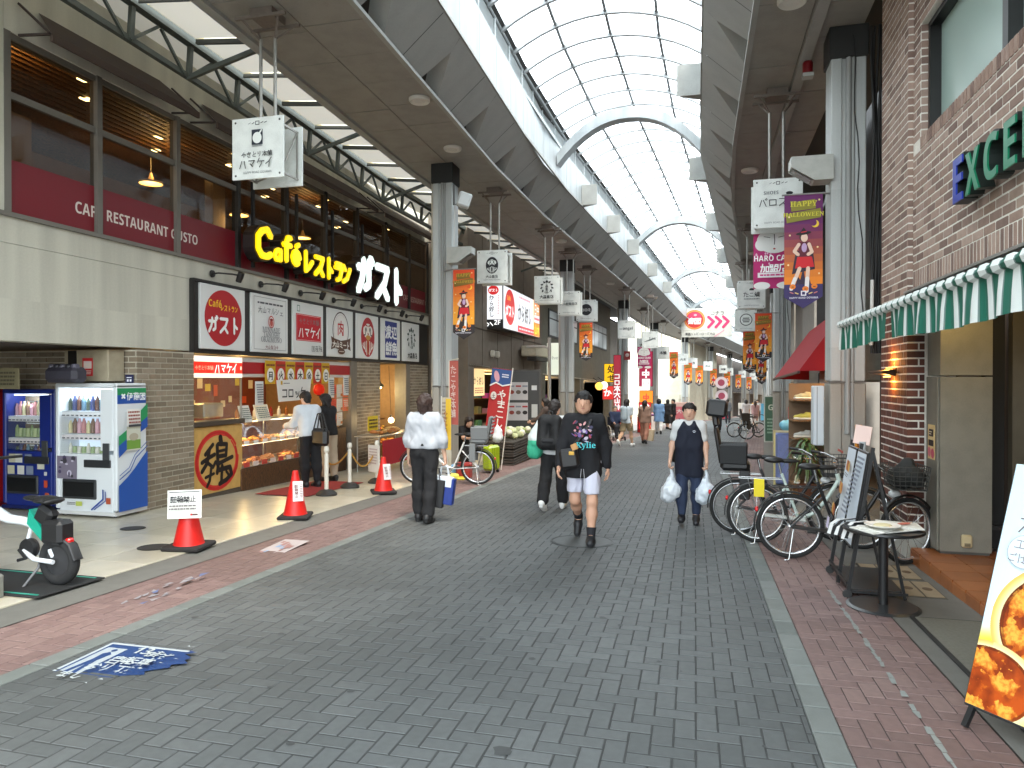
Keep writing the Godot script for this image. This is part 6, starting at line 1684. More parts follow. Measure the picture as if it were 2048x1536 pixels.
	# sconce on the pier
	var sc := thing("wall_sconce", "dark canopy sconce on the brick pier lighting the bricks above and below", "lamp", at(V(2.09, 1.68, -8.62)))
	put(MB.new().hexa([V(-0.20, -0.02, 0.46), V(0.0, -0.05, 0.16), V(0.0, -0.05, -0.16), V(-0.20, -0.02, -0.1), V(-0.22, 0.0, 0.47), V(0.0, 0.03, 0.18), V(0.0, 0.03, -0.18), V(-0.22, 0.0, -0.11)]), "canopy", M(C(58, 46, 38), 0.4), sc)
	put(MB.new().box(V(-0.03, 0.04, 0.0), V(0.04, 0.012, 0.1)), "upper_lamp", E(Color(1.0, 0.7, 0.3), 4.0), sc)
	put(MB.new().box(V(-0.05, -0.055, 0.0), V(0.05, 0.012, 0.12)), "lower_lamp", E(Color(1.0, 0.8, 0.45), 4.0), sc)
	lamp(V(2.03, 1.80, -8.62), Color(1.0, 0.66, 0.28), 0.05, 0.03); lamp(V(2.03, 1.56, -8.62), Color(1.0, 0.66, 0.28), 0.035, 0.03)
	# striped awning
	var aw := thing("striped_awning", "green and white striped awning with a scalloped valance over the cafe entrance", "awning")
	var green := M(C(20, 104, 84), 0.8, "cloth", 3.0); var white := M(C(226, 232, 228), 0.8, "cloth", 3.0); var grey := M(C(110, 130, 126), 0.8)
	for part in ["canopy_stripe", "roll_stripe", "valance_stripe"]:
		for col in 3:
			var mb := MB.new()
			var s := 1.2
			while s < 7.88:
				if part == "valance_stripe": mb = MB.new()
				var cuts := [[s, s + 0.092], [s + 0.104, s + 0.1655], [s + 0.092, s + 0.104]]
				var c: Array = cuts[col]
				for half in 2:
					var a0: float = lerpf(c[0], c[1], half * 0.5); var a1: float = lerpf(c[0], c[1], half * 0.5 + 0.5)
					if part == "canopy_stripe":
						mb.quad(V(1.46, 2.17, -a0), V(2.06, 2.43, -a0), V(2.06, 2.43, -a1), V(1.46, 2.17, -a1))
					elif part == "roll_stripe":
						for k in 8:
							var g0 := TAU * k / 8; var g1 := TAU * (k + 1) / 8
							var r0 := 0.034 + 0.008 * sin(a0 * 38.0); var r1 := 0.034 + 0.008 * sin(a1 * 38.0)
							mb.quad(V(1.45 + cos(g0) * r0, 2.155 + sin(g0) * r0, -a0), V(1.45 + cos(g1) * r0, 2.155 + sin(g1) * r0, -a0), V(1.45 + cos(g1) * r1, 2.155 + sin(g1) * r1, -a1), V(1.45 + cos(g0) * r1, 2.155 + sin(g0) * r1, -a1))
					else:
						if a0 > 6.02 and a0 < 6.13: continue
						var f := func(x: float, low: float): return 1.45 + 0.018 * sin(x * 14.0) * low + 0.008 * sin(x * 39.0) * low
						var d := func(x: float): return 1.905 + 0.012 * sin(x * 2.3)
						var m0 := (2.13 + 1.905) / 2
						mb.quad(V(f.call(a0, 0.1), 2.13, -a0), V(f.call(a1, 0.1), 2.13, -a1), V(f.call(a1, 0.7), m0, -a1), V(f.call(a0, 0.7), m0, -a0))
						mb.quad(V(f.call(a0, 0.7), m0, -a0), V(f.call(a1, 0.7), m0, -a1), V(f.call(a1, 1.0), d.call(a1), -a1), V(f.call(a0, 1.0), d.call(a0), -a0))
				s += 0.165
				if part == "valance_stripe" and mb.v.size() > 0: put(mb, part, [green, white, grey][col], aw)
			if part != "valance_stripe": put(mb, part, [green, white, grey][col], aw)
	for s in [1.4, 4.6, 7.8]: put(MB.new().bar(V(1.47, 2.14, -s), V(2.06, 2.36, -s), 0.03), "arm", M(C(200, 200, 196), 0.4), aw)
	# channel letters
	var ls := thing("letter_sign", "green channel letters with a blue first letter on the brick wall at the right edge", "sign", face_r(2.14, 3.0, 6.5))
	var x := 0.0
	for i in 9:
		var ch := "EXCELSIOR"[i]
		var sc2 := 0.42 if i == 0 else 0.38
		var wd: float = letters(ch, "Droid Sans", true)[1] * sc2 * 1.15
		var low := 1e9
		for p in letters(ch, "Droid Sans", true)[0]: low = minf(low, p.y)
		for q in [[0.10, 0.0, M(C(12, 26, 22), 0.5), 1.05], [0.012, 0.056, M(C(34, 56, 160), 0.35) if i == 0 else M(C(8, 120, 84), 0.35), 1.0]]:
			var t := text_mesh(ch, "Droid Sans", true, sc2 * 1.15, q[0])
			var k: float = q[3]
			inst(t, "letter_case" if q[1] == 0.0 else "letter_face", q[2], ls, Transform3D(Basis().scaled(V(k, k, 1)), V(x - (k - 1) * wd * 0.5, -low * sc2 * 1.15 - (k - 1) * 0.14, 0.075 + q[1])))
		x += wd + 0.065
	# notices on the clad pillar
	var n := thing("wall_notice", "small colourful notice on the metal-clad pillar beside the bricks", "notice", face_r(2.262, 0.98, 7.86))
	put(MB.new().box(V(0, 0, 0), V(0.2, 0.34, 0.004)), "paper", M(C(226, 196, 140), 0.6), n)
	var a := Art.new(self, Transform3D(Basis(), V(0, 0, 0.0025)))
	a.rect(0, 0.09, 0.13, 0.07, C(60, 40, 34)).rect(0, -0.01, 0.15, 0.06, C(50, 36, 32)).ell(-0.05, -0.1, 0.045, 0.05, C(220, 120, 130)).ell(0.05, -0.11, 0.045, 0.05, C(206, 90, 110)).smudge(0, 0.09, 0.1, 0.04, 2, C(230, 210, 180))
	a.done("print", n)
	n = thing("wall_socket", "small beige cover plate low on the metal-clad pillar", "cover plate", at(V(2.5, 0.06, -7.655)))
	put(MB.new().bbox(V(0, 0, 0.02), V(0.09, 0.12, 0.05), 0.012), "plate", M(C(196, 180, 142), 0.4), n)
	put(MB.new().box(V(0, -0.03, 0.048), V(0.05, 0.03, 0.006)), "slot", M(C(120, 108, 84), 0.5), n)
	var mat := thing("door_mat", "large grey door mat with a black rubber edge before the cafe step", "mat", Transform3D(Basis(V(1, 0, 0), V(0, 1, 0), V(0, SLOPE, 1)), P(1.81, 0.004, 4.7)))
	put(MB.new().bbox(V(0, 0.006, 0), V(0.54, 0.012, 2.3), 0.005), "edge", M(C(30, 30, 30), 0.8), mat)
	put(MB.new().box(V(0, 0.013, 0), V(0.48, 0.006, 2.24)), "pile", M(C(112, 110, 100), 0.95, "grain", 4.0), mat)

func curry_tex() -> ImageTexture:                                     # the printed picture of two bowls, as on the poster
	var w := 320; var h := 640
	var im := Image.create(w, h, false, Image.FORMAT_RGB8)
	var n := FastNoiseLite.new()
	n.seed = 5; n.frequency = 0.018; n.fractal_octaves = 4
	for y in h:
		for x in w:
			var c := Color(0.80, 0.90, 0.95).lerp(Color(0.92, 0.97, 0.98), x / float(w))
			var k := n.get_noise_2d(x, y)
			var ye := smoothstep(400.0, 470.0, y + 0.2 * x - 20.0)
			c = c.lerp(Color(0.93, 0.78, 0.16), ye)
			for b in [[190.0, 400.0, 172.0, 160.0], [40.0, 575.0, 140.0, 105.0]]:
				var dx: float = (x - b[0]) / b[2]; var dy: float = (y - b[1]) / b[3]
				var r := sqrt(dx * dx + dy * dy)
				if r < 1.0:
					if r > 0.86: c = Color(0.93, 0.88, 0.66).lerp(Color(0.86, 0.72, 0.36), smoothstep(0.86, 1.0, r) * (0.4 + 0.6 * float(dx < 0)))
					else:
						c = Color(0.48, 0.17, 0.05).lerp(Color(0.72, 0.30, 0.08), clampf(0.5 + 0.5 * dx + 0.9 * k + 0.3 * dy, 0, 1))
						for l in [[-0.55, -0.25, 0.26], [-0.62, 0.25, 0.24], [-0.15, -0.5, 0.3], [0.3, -0.1, 0.3], [-0.2, 0.62, 0.25], [0.45, 0.5, 0.22], [-0.5, -0.62, 0.14]]:
							var u: float = (dx - l[0]) / l[2]; var v: float = (dy - l[1]) / (l[2] * 0.8)
							var q := sqrt(u * u + v * v) * (1.0 + 0.9 * n.get_noise_2d(x * 1.6 + l[0] * 99.0, y * 1.6))
							if q < 1.0 and r < 0.84: c = Color(0.95, 0.66, 0.26).lerp(Color(0.72, 0.33, 0.08), clampf(q * q + 0.5 * v * q + 0.8 * n.get_noise_2d(x * 4.0, y * 4.0), 0, 1))
						if absf(dx + 0.45) < 0.3 and absf(dy - 0.42) < 0.2 and b[0] > 200: c = Color(0.90, 0.80, 0.86).lerp(Color(0.58, 0.28, 0.44), clampf(0.45 + 2.2 * n.get_noise_2d(x * 5.0, y * 5.0), 0, 1))
						if r > 0.80: c = c.darkened(0.25)
			im.set_pixel(x, y, c)
	return ImageTexture.create_from_image(im)

# ---------- bicycles: the back wheel's foot at the origin, pointing along +x
func bicycle(label: String, t: Transform3D, frame_c: Color, opt := {}) -> void:
	var b := thing("bicycle", label, "bicycle", t)
	var R: float = opt.get("r", 0.33)
	var L: float = opt.get("base", 1.08)
	var fm := M(frame_c, 0.3)
	var blk := M(C(26, 26, 27), 0.5)
	var rub := M(C(30, 30, 30), 0.85)
	var chrome := M(C(190, 192, 192), 0.22, "", 1.0, 0.9)
	var rimm := M(opt.get("rim", C(200, 204, 206)), 0.25, "", 1.0, 0.8)
	var steer: float = opt.get("steer", 0.15)
	var head := V(L - 0.23, R + 0.42, 0)
	for k in 2:
		var w := Node3D.new()
		w.transform = Transform3D(Basis(Vector3.UP, steer if k else 0.0), V(L * k, R, 0))
		adopt(w, "wheel", b)
		put(MB.new().ring(V(0, 0, 0), R - 0.021, 0.021 if not opt.get("fat", false) else 0.035, Basis(), 36, 8), "tyre", rub, w)
		put(MB.new().ring(V(0, 0, 0), R - 0.050, 0.013, Basis(), 36, 6, 1.3), "rim", rimm, w)
		put(MB.new().lathe([[0.0, -0.05], [0.022, -0.045], [0.022, 0.045], [0.0, 0.05]], 12, Vector3.ZERO, Basis(V(1, 0, 0), PI / 2)), "hub", chrome, w)
		var sp := MB.new()
		for i in 20:
			var a := TAU * i / 20.0
			sp.bar(V(cos(a + 0.3 * (1 if i % 2 else -1)) * 0.02, sin(a + 0.3 * (1 if i % 2 else -1)) * 0.02, 0.03 if i % 2 else -0.03), V(cos(a) * (R - 0.045), sin(a) * (R - 0.045), 0), 0.0028)
		put(sp, "spokes", chrome, w)
		if not opt.get("fat", false):
			var gd := []
			for i in 13:
				var a := deg_to_rad(-8.0 + 150.0 * i / 12.0 if k == 0 else 20.0 + 120.0 * i / 12.0)
				if k == 0: a = deg_to_rad(35.0 + 150.0 * i / 12.0)
				gd.append(V(cos(a) * (R + 0.02), sin(a) * (R + 0.02), 0))
			put(MB.new().tube(gd, 0.028, 6, [], 0.35), "mudguard", M(opt.get("guard", C(34, 34, 34)), 0.4), w)
	var crank := V(0.44 * L / 1.08, R - 0.04, 0)
	var seat_top := V(0.26, R + 0.46, 0)
	var f := MB.new()
	var q := []
	for i in 7:
		var u := i / 6.0
		q.append(head.lerp(crank, u) + V(0, (-0.10 if opt.get("step", true) else 0.0) * sin(PI * u), 0))
	f.tube(q, 0.021, 10)
	if not opt.get("step", true): f.tube([head + V(0, 0.02, 0), V(0.29, R + 0.40, 0)], 0.018, 8)
	f.tube([crank, seat_top], 0.017, 8)
	put(f, "frame", fm, b)
	for z in [-0.06, 0.06]: put(MB.new().tube([crank + V(0, 0, z * 0.5), V(0, R, z)], 0.010, 6), "chain_stay", fm, b); put(MB.new().tube([V(0.30, R + 0.30, z * 0.3), V(0, R, z)], 0.009, 6), "seat_stay", fm, b)
	put(MB.new().tube([head + V(-0.02, 0.06, 0), head + V(0.03, -0.10, 0)], 0.024, 10), "head_tube", fm, b)
	for z in [-0.055, 0.055]: put(MB.new().tube([head + V(0.03, -0.10, z * 0.6), head + V(0.05, -0.18, z), V(L, R, z)], 0.012, 7), "fork", opt.get("fork", chrome), b)
	put(MB.new().tube([seat_top + V(0, -0.02, 0), seat_top + V(-0.03, 0.12, 0)], 0.013, 8), "seat_post", chrome, b)
	var sd := MB.new()
	sd.ell(seat_top + V(-0.08, 0.15, 0), V(0.11, 0.035, 0.085)); sd.ell(seat_top + V(0.06, 0.145, 0), V(0.13, 0.025, 0.03))
	put(sd, "saddle", blk, b)
	var hb := head + V(-0.06, 0.22, 0)
	put(MB.new().tube([head + V(-0.02, 0.05, 0), hb], 0.013, 8), "stem", chrome, b)
	put(MB.new().tube([hb + V(-0.16, 0.05, -0.27), hb + V(-0.06, 0.04, -0.22), hb + V(0.03, 0.0, -0.08), hb + V(0.03, 0.0, 0.08), hb + V(-0.06, 0.04, 0.22), hb + V(-0.16, 0.05, 0.27)], 0.011, 8), "handlebar", chrome, b)
	for z in [-1, 1]: put(MB.new().tube([hb + V(-0.10, 0.045, z * 0.245), hb + V(-0.2, 0.055, z * 0.285)], 0.017, 8), "grip", blk, b)
	for z in [-1, 1]: put(MB.new().tube([hb + V(-0.02, 0.02, z * 0.2), hb + V(0.02, -0.02, z * 0.24), hb + V(-0.08, 0.0, z * 0.28)], 0.005, 5), "brake_lever", chrome, b)
	put(MB.new().ring(crank + V(0, 0, 0.05), 0.085, 0.006, Basis(), 24, 5), "chainring", chrome, b)
	if opt.get("chaincase", true): put(MB.new().tube([crank + V(0.06, 0, 0.055), crank + V(-0.1, 0.02, 0.055), V(0.0, R, 0.055)], 0.06, 8, [0.085, 0.075, 0.05], 0.25), "chain_case", M(opt.get("case", C(40, 40, 40)), 0.4), b)
	for z in [-1, 1]:
		put(MB.new().bar(crank + V(0, 0, z * 0.075), crank + V(0.12 * z, -0.11 * z, z * 0.085), 0.018, 0.012), "crank_arm", chrome, b)
		put(MB.new().bbox(crank + V(0.12 * z, -0.11 * z, z * 0.13), V(0.09, 0.022, 0.07), 0.006), "pedal", blk, b)
	var ks := MB.new()
	if not opt.get("fat", false):
		for z in [-1, 1]: ks.tube([V(0.02, R - 0.02, z * 0.07), V(-0.03, 0.02, z * 0.13), V(-0.07, 0.01, z * 0.13)], 0.008, 6)
		put(ks, "stand", chrome, b)
		var rk := MB.new()
		for z in [-0.06, 0.06]:
			rk.tube([V(0.26, R + 0.40, z), V(-0.20, R + 0.40, z)], 0.007, 6); rk.tube([V(-0.1, R + 0.40, z), V(0, R, z)], 0.006, 6)
		for i in 3: rk.tube([V(0.1 - i * 0.14, R + 0.40, -0.06), V(0.1 - i * 0.14, R + 0.40, 0.06)], 0.006, 5)
		put(rk, "rear_rack", opt.get("rack", chrome), b)
		put(MB.new().ell(V(-0.02 - R * 0.92, R + 0.16, 0), V(0.02, 0.03, 0.03), Basis(), 8, 6), "reflector", M(C(200, 30, 30), 0.2), b)
		put(MB.new().ell(head + V(0.12, -0.06, 0), V(0.06, 0.045, 0.045), Basis(), 10, 6), "head_lamp", M(C(210, 212, 212), 0.2), b)
	if opt.has("basket"):
		var bm: Material = M(opt.basket, 0.6)
		var bk := MB.new()
		var c := head + V(0.22, 0.10, 0)
		for i in 6:
			var y := -0.1 + i * 0.045
			var g := 0.14 + i * 0.006
			for e in [[-1, -1, 1, -1], [1, -1, 1, 1], [1, 1, -1, 1], [-1, 1, -1, -1]]: bk.bar(c + V(e[0] * g, y, e[1] * g * 1.15), c + V(e[2] * g, y, e[3] * g * 1.15), 0.007)
		for i in 7:
			for e in [-1.0, 1.0]:
				bk.bar(c + V(-0.14 + i * 0.047, -0.1, e * 0.16), c + V(-0.16 + i * 0.054, 0.13, e * 0.19), 0.006); bk.bar(c + V(e * 0.14, -0.1, -0.16 + i * 0.054), c + V(e * 0.17, 0.13, -0.19 + i * 0.063), 0.006)
		bk.box(c + V(0, -0.1, 0), V(0.28, 0.008, 0.32))
		bk.box(c + V(0, 0.0, 0.0), V(0.2, 0.001, 0.2))
		put(bk, "basket", bm, b)
		if opt.has("load"):
			var ld := thing("basket_bag", "dark bag stuffed in the basket of the black city bicycle", "bag", t * Transform3D(Basis(), c))
			put(blob([[V(-0.06, 0, -0.05), 0.10, V(0.06, 0.02, 0.06), 0.10], [V(0, 0.1, 0), 0.08, V(0.02, 0.16, 0.03), 0.05]], 0.05, 0.016, 0.02), "bag", M(C(44, 46, 46), 0.7, "cloth", 4.0), ld)
	if opt.has("child_seat"):
		var cm: Material = M(opt.child_seat, 0.45)
		var o := V(-0.08, R + 0.44, 0)
		var cs := MB.new()
		cs.bbox(o + V(0.05, 0.06, 0), V(0.34, 0.12, 0.30), 0.04)
		for z in [-1, 1]: cs.bbox(o + V(0.03, 0.20, z * 0.16), V(0.32, 0.24, 0.03), 0.014, Basis(V(1, 0, 0), z * 0.12))
		put(cs, "child_seat", cm, b)
		put(MB.new().bbox(o + V(-0.14, 0.30, 0), V(0.05, 0.42, 0.30), 0.02, Basis(V(0, 0, 1), 0.16)), "child_backrest", cm, b)
		if opt.get("headrest", false):
			put(MB.new().bbox(o + V(-0.18, 0.62, 0), V(0.07, 0.20, 0.16), 0.02, Basis(V(0, 0, 1), 0.12)), "headrest_stem", cm, b)
			put(MB.new().bbox(o + V(-0.16, 0.74, 0), V(0.24, 0.20, 0.36), 0.03, Basis(V(0, 0, 1), -0.12)), "headrest", cm, b)
		else:
			for i in 6: put(MB.new().bbox(o + V(-0.17 - 0.012 * i, 0.16 + i * 0.065, 0), V(0.02, 0.03, 0.26), 0.006), "backrest_slat", M((opt.child_seat as Color).lightened(0.25), 0.5), b)
		for z in [-1, 1]: put(MB.new().bbox(o + V(0.16, -0.16, z * 0.15), V(0.12, 0.34, 0.03), 0.012), "foot_guard", cm, b)
	if opt.has("tag"):
		put(MB.new().bbox(V(0.02, R + 0.30, 0.075), V(0.11, 0.2, 0.004), 0.001), "yellow_tag", M(C(228, 206, 30), 0.6), b)

func scooter() -> void:                                               # the small rental e-bike at the lower left
	var b := thing("electric_bicycle", "white and teal small-wheeled rental e-bike parked on a black mat at the left edge", "e-bike", at(P(-5.12, 0.03, 4.82), PI - 0.05))
	var R := 0.20; var L := 0.92
	var white := M(C(226, 230, 234), 0.3); var teal := M(C(24, 150, 126), 0.35); var blk := M(C(28, 28, 30), 0.5); var rub := M(C(34, 34, 35), 0.85)
	for k in 2:
		var w := Node3D.new()
		w.position = V(L * k, R, 0)
		adopt(w, "wheel", b)
		put(MB.new().ring(Vector3.ZERO, R - 0.042, 0.045, Basis(), 32, 10), "tyre", rub, w)
		put(MB.new().lathe([[0.0, -0.02], [0.12, -0.02], [0.13, 0.0], [0.12, 0.02], [0.0, 0.02]], 20, Vector3.ZERO, Basis(V(1, 0, 0), PI / 2)), "disc", M(C(54, 54, 56), 0.4), w)
		for i in 5: put(MB.new().bar(V(cos(i * 1.257) * 0.03, sin(i * 1.257) * 0.03, 0.022), V(cos(i * 1.257) * 0.12, sin(i * 1.257) * 0.12, 0.022), 0.02, 0.01), "spoke", M(C(170, 172, 174), 0.3, "", 1.0, 0.8), w)
	put(MB.new().tube([V(L - 0.14, 0.60, 0), V(L - 0.22, 0.56, 0), V(L - 0.36, 0.515, 0), V(0.38, 0.505, 0), V(0.25, 0.475, 0), V(0.13, 0.36, 0), V(0.06, 0.24, 0), V(0.0, R, 0.06)], 0.034, 10, [0.05, 0.055, 0.04, 0.036, 0.036, 0.034, 0.03, 0.022]), "frame", white, b)
	for z in [-0.06, 0.06]: put(MB.new().tube([V(0.36, 0.26, z * 0.5), V(0.2, 0.21, z), V(0, R, z)], 0.02, 8), "chain_stay", white, b)
	put(MB.new().tube([V(0.30, 0.48, 0), V(0.37, 0.27, 0)], 0.018, 8), "seat_tube", white, b)
	put(MB.new().lathe([[0.0, -0.03], [0.08, -0.03], [0.09, 0.0], [0.08, 0.03], [0.0, 0.03]], 18, V(0.33, 0.28, 0), Basis(V(1, 0, 0), PI / 2)), "motor_cover", blk, b)
	put(MB.new().prism(PackedVector2Array([Vector2(0.27, 0.62), Vector2(0.30, 0.50), Vector2(0.13, 0.36), Vector2(0.1, 0.42)]), -0.05, 0.05), "seat_fairing", teal, b)
	put(MB.new().bbox(V(0.14, 0.57, 0), V(0.17, 0.16, 0.11), 0.03, Basis(V(0, 0, 1), 0.5)), "battery", blk, b)
	put(MB.new().bbox(V(0.02, 0.44, 0), V(0.22, 0.20, 0.16), 0.03), "rear_box", blk, b)
	put(MB.new().bbox(V(0.0, 0.47, 0.082), V(0.04, 0.045, 0.004), 0.004), "label", M(C(226, 226, 226), 0.5), b)
	var sd := MB.new()
	sd.ell(V(0.14, 0.70, 0), V(0.13, 0.035, 0.09)); sd.ell(V(0.28, 0.705, 0), V(0.12, 0.026, 0.035)); sd.ell(V(0.06, 0.695, 0), V(0.05, 0.03, 0.10))
	put(sd, "saddle", blk, b)
	put(MB.new().tube([V(0.2, 0.52, 0), V(0.17, 0.68, 0)], 0.016, 8), "seat_post", blk, b)
	put(MB.new().bbox(V(-0.11, 0.36, 0.0), V(0.05, 0.07, 0.06), 0.012), "tail_lamp", M(C(206, 30, 28), 0.25), b)
	put(MB.new().tube([V(-0.1, 0.34, 0), V(0.02, 0.24, 0.05)], 0.006, 6), "lamp_stay", M(C(150, 150, 150), 0.4), b)
	put(MB.new().bbox(V(L - 0.13, 0.64, 0), V(0.10, 0.10, 0.10), 0.015), "head_collar", teal, b)
	put(MB.new().tube([V(L - 0.12, 0.66, 0), V(L - 0.16, 1.02, 0)], 0.04, 12), "steering_post", blk, b)
	put(MB.new().tube([V(L - 0.18, 1.02, -0.26), V(L - 0.14, 1.02, 0), V(L - 0.18, 1.02, 0.26)], 0.014, 8), "handlebar", blk, b)
	for z in [-0.07, 0.07]: put(MB.new().tube([V(L - 0.10, 0.58, z * 0.6), V(L, R, z)], 0.02, 8), "fork", blk, b)
	for z in [-1, 1]: put(MB.new().tube([V(0.36, 0.28, z * 0.07), V(0.36 + z * 0.1, 0.28 - 0.06, z * 0.09), V(0.36 + z * 0.1, 0.22, z * 0.16)], 0.014, 7), "crank", blk, b)
	var ks := MB.new()
	for z in [-1, 1]: ks.tube([V(0.2, 0.22, 0), V(0.17, 0.14, z * 0.05), V(0.22, -0.015, z * 0.16)], 0.012, 7)
	put(ks, "stand", M(C(110, 110, 112), 0.4), b)
	put(MB.new().tube([V(0.1, R + 0.16, 0), V(-0.03, R + 0.21, 0), V(-0.14, R + 0.14, 0), V(-0.2, R + 0.02, 0)], 0.05, 8, [], 0.4), "mudguard", blk, b)
	var m := thing("parking_mat", "black rubber parking mat with a teal border under the rental e-bike", "mat", Transform3D(Basis(V(1, 0, 0), V(0, 1, 0), V(0, SLOPE, 1)), P(-5.6, 0.02, 4.85)))
	put(MB.new().bbox(V(0, 0.006, 0.06), V(1.3, 0.012, 0.66), 0.004), "mat", M(C(36, 37, 38), 0.9, "grain", 2.0), m)
	for z in [-0.22, 0.34]: put(MB.new().box(V(0, 0.0135, z), V(1.2, 0.004, 0.02)), "teal_line", teal, m)
	var bl := thing("concrete_block", "grey concrete block at the left edge beside the parking mat", "block", at(P(-5.42, 0.0, 4.33)))
	put(MB.new().bbox(V(0, 0.1, 0), V(0.34, 0.2, 0.24), 0.02), "block", M(C(134, 134, 126), 0.9, "grain", 1.5), bl)

func vending(x: float, s: float, body: Color, label: String, kind: int) -> void:
	var t := thing("vending_machine", label, "vending machine", at(P(x, 0.018, s)))
	var w := 0.98 if kind == 0 else 0.9
	var h := 1.70 if kind == 0 else 1.62
	var m := M(body, 0.35)
	var D := 0.52
	# case with a window recess
	put(MB.new().bbox(V(-w / 2 + 0.03, h / 2 + 0.06, -D / 2), V(0.06, h - 0.06, D), 0.012), "side", m, t)
	put(MB.new().bbox(V(w / 2 - 0.03, h / 2 + 0.06, -D / 2), V(0.06, h - 0.06, D), 0.012), "side", m, t)
	put(MB.new().bbox(V(0, h + 0.02, -D / 2), V(w, 0.06, D), 0.012), "top", m, t)
	put(MB.new().box(V(0, h / 2 + 0.05, -D + 0.02), V(w - 0.13, h - 0.08, 0.03)), "back", m, t)
	put(MB.new().bbox(V(0, 0.44, -D / 2 - 0.003), V(w - 0.125, 0.76, D - 0.006), 0.008), "lower_front", m, t)
	put(MB.new().box(V(0, 0.05, -D / 2), V(w - 0.01, 0.045, D + 0.03)), "skirt", M(C(206, 206, 204) if kind == 0 else body.darkened(0.3), 0.4), t)
	for k in [-1, 1]: put(MB.new().tube([V(k * (w / 2 - 0.08), -0.02, -0.06), V(k * (w / 2 - 0.08), 0.04, -0.06)], 0.02, 8), "foot", M(C(50, 50, 50), 0.6), t)
	var pw := 0.2                                                      # the coin column at the right
	put(MB.new().bbox(V(w / 2 - 0.06 - pw / 2, h / 2 + 0.42, -0.10), V(pw, h - 0.9, 0.2), 0.008), "coin_column", m, t)
	var ww := w - 0.125 - pw
	var cx := -w / 2 + 0.0625 + ww / 2
	put(MB.new().box(V(cx, h / 2 + 0.42, -0.33), V(ww, h - 0.88, 0.02)), "display_back", E(Color(0.86, 0.93, 1.0), 0.5), t)
	put(MB.new().box(V(cx, h - 0.03, -0.14), V(ww, 0.02, 0.02)), "tube_lamp", E(Color(0.9, 0.96, 1.0), 3.0), t)
	lamp((t.transform * V(cx, h - 0.06, -0.13)), Color(0.9, 0.96, 1.0), 0.05, 0.05)
	var rows := 3
	var protos := []
	for k in 3:
		var r: float = [0.031, 0.033, 0.027][k]; var hh: float = [0.2, 0.125, 0.17][k]
		protos.append(MB.new().lathe([[0.0, 0], [r, 0.004], [r, hh * 0.66], [r * 0.45 if k != 1 else r * 0.85, hh * 0.92], [r * 0.45 if k != 1 else r * 0.85, hh], [0, hh]], 10).mesh())
	var hues := [[C(70, 84, 70), C(60, 70, 120), C(196, 196, 190), C(96, 60, 50), C(90, 120, 140), C(50, 46, 44)], [C(206, 160, 170), C(190, 130, 130), C(150, 165, 130), C(206, 196, 150), C(120, 90, 70), C(214, 206, 200)], [C(170, 184, 130), C(206, 204, 190), C(176, 100, 90), C(140, 160, 110), C(190, 190, 150)]]
	for r in rows:
		var y := h - 0.33 - r * 0.30
		put(MB.new().box(V(cx, y, -0.17), V(ww - 0.01, 0.018, 0.26)), "shelf", M(C(206, 210, 214), 0.4), t)
		put(MB.new().box(V(cx, y - 0.035, -0.045), V(ww - 0.01, 0.06, 0.012)), "price_strip", M(C(232, 234, 236) if r != 1 else C(220, 214, 214), 0.4), t)
		for i in 9:
			var px := cx - ww / 2 + ww * (i + 0.5) / 9.0
			inst(protos[[0, 0, 1][(r + kind) % 3] if i % 4 else 2], "drink_bottle", M(hues[(r + kind) % 3][(i * 7 + r * 3 + i / 2) % hues[(r + kind) % 3].size()], 0.25), t, Transform3D(Basis(), V(px, y + 0.01, -0.15)))
			put(MB.new().bbox(V(px, y - 0.045, -0.036), V(0.04, 0.016, 0.012), 0.004), "button", M(C(40, 44, 60), 0.4), t)
	var g := MB.new()
	g.quad(V(cx - ww / 2, 0.84, -0.03), V(cx + ww / 2, 0.84, -0.03), V(cx + ww / 2, h - 0.01, -0.03), V(cx - ww / 2, h - 0.01, -0.03))
	put(g, "pane", glass(0.06), t)
	put(MB.new().bbox(V(cx - 0.0, 0.36, 0.0), V(0.54, 0.26, 0.03), 0.012), "delivery_frame", M(C(48, 50, 52), 0.4), t)
	put(MB.new().box(V(cx, 0.36, 0.017), V(0.48, 0.19, 0.006)), "delivery_flap", M(C(24, 26, 28), 0.15), t)
	put(MB.new().bbox(V(w / 2 - 0.16, 0.86, 0.008), V(0.10, 0.22, 0.02), 0.005), "coin_panel", M(C(60, 62, 64), 0.35), t)
	put(MB.new().bbox(V(w / 2 - 0.3, 0.70, 0.006), V(0.42, 0.10, 0.02), 0.006), "note_panel", M(C(44, 46, 48), 0.35), t)
	put(MB.new().bbox(V(w / 2 - 0.13, 0.22, 0.004), V(0.07, 0.08, 0.012), 0.005), "return_cup", M(C(176, 80, 50), 0.4), t)
	var a := Art.new(self, Transform3D(Basis(), V(0, 0, 0.0005)))
	if kind == 0:
		a.rect(cx - 0.2, 0.64, 0.32, 0.30, C(120, 112, 128))
		for i in 12: a.ell(cx - 0.2 + rnd(-0.13, 0.13), 0.64 + rnd(-0.12, 0.12), rnd(0.01, 0.04), rnd(0.01, 0.04), [C(70, 60, 90), C(190, 184, 200), C(60, 56, 64)][i % 3])
		a.line([0.1, 0.10, 0.28, 0.24, 0.28, 0.36], 0.02, C(40, 70, 150)).line([0.14, 0.10, 0.32, 0.22, 0.32, 0.34], 0.012, C(40, 70, 150)).rect(-0.1, 0.17, 0.1, 0.06, C(180, 190, 90)).smudge(-0.22, 0.17, 0.14, 0.04, 2, C(110, 110, 110))
	else:
		for i in 6: a.rect(-0.3 + 0.15 * (i % 3) + rnd(-0.03, 0.03), 0.72 - 0.16 * (i / 3), 0.12, 0.12, [C(190, 186, 160), C(206, 204, 196), C(120, 130, 150)][i % 3])
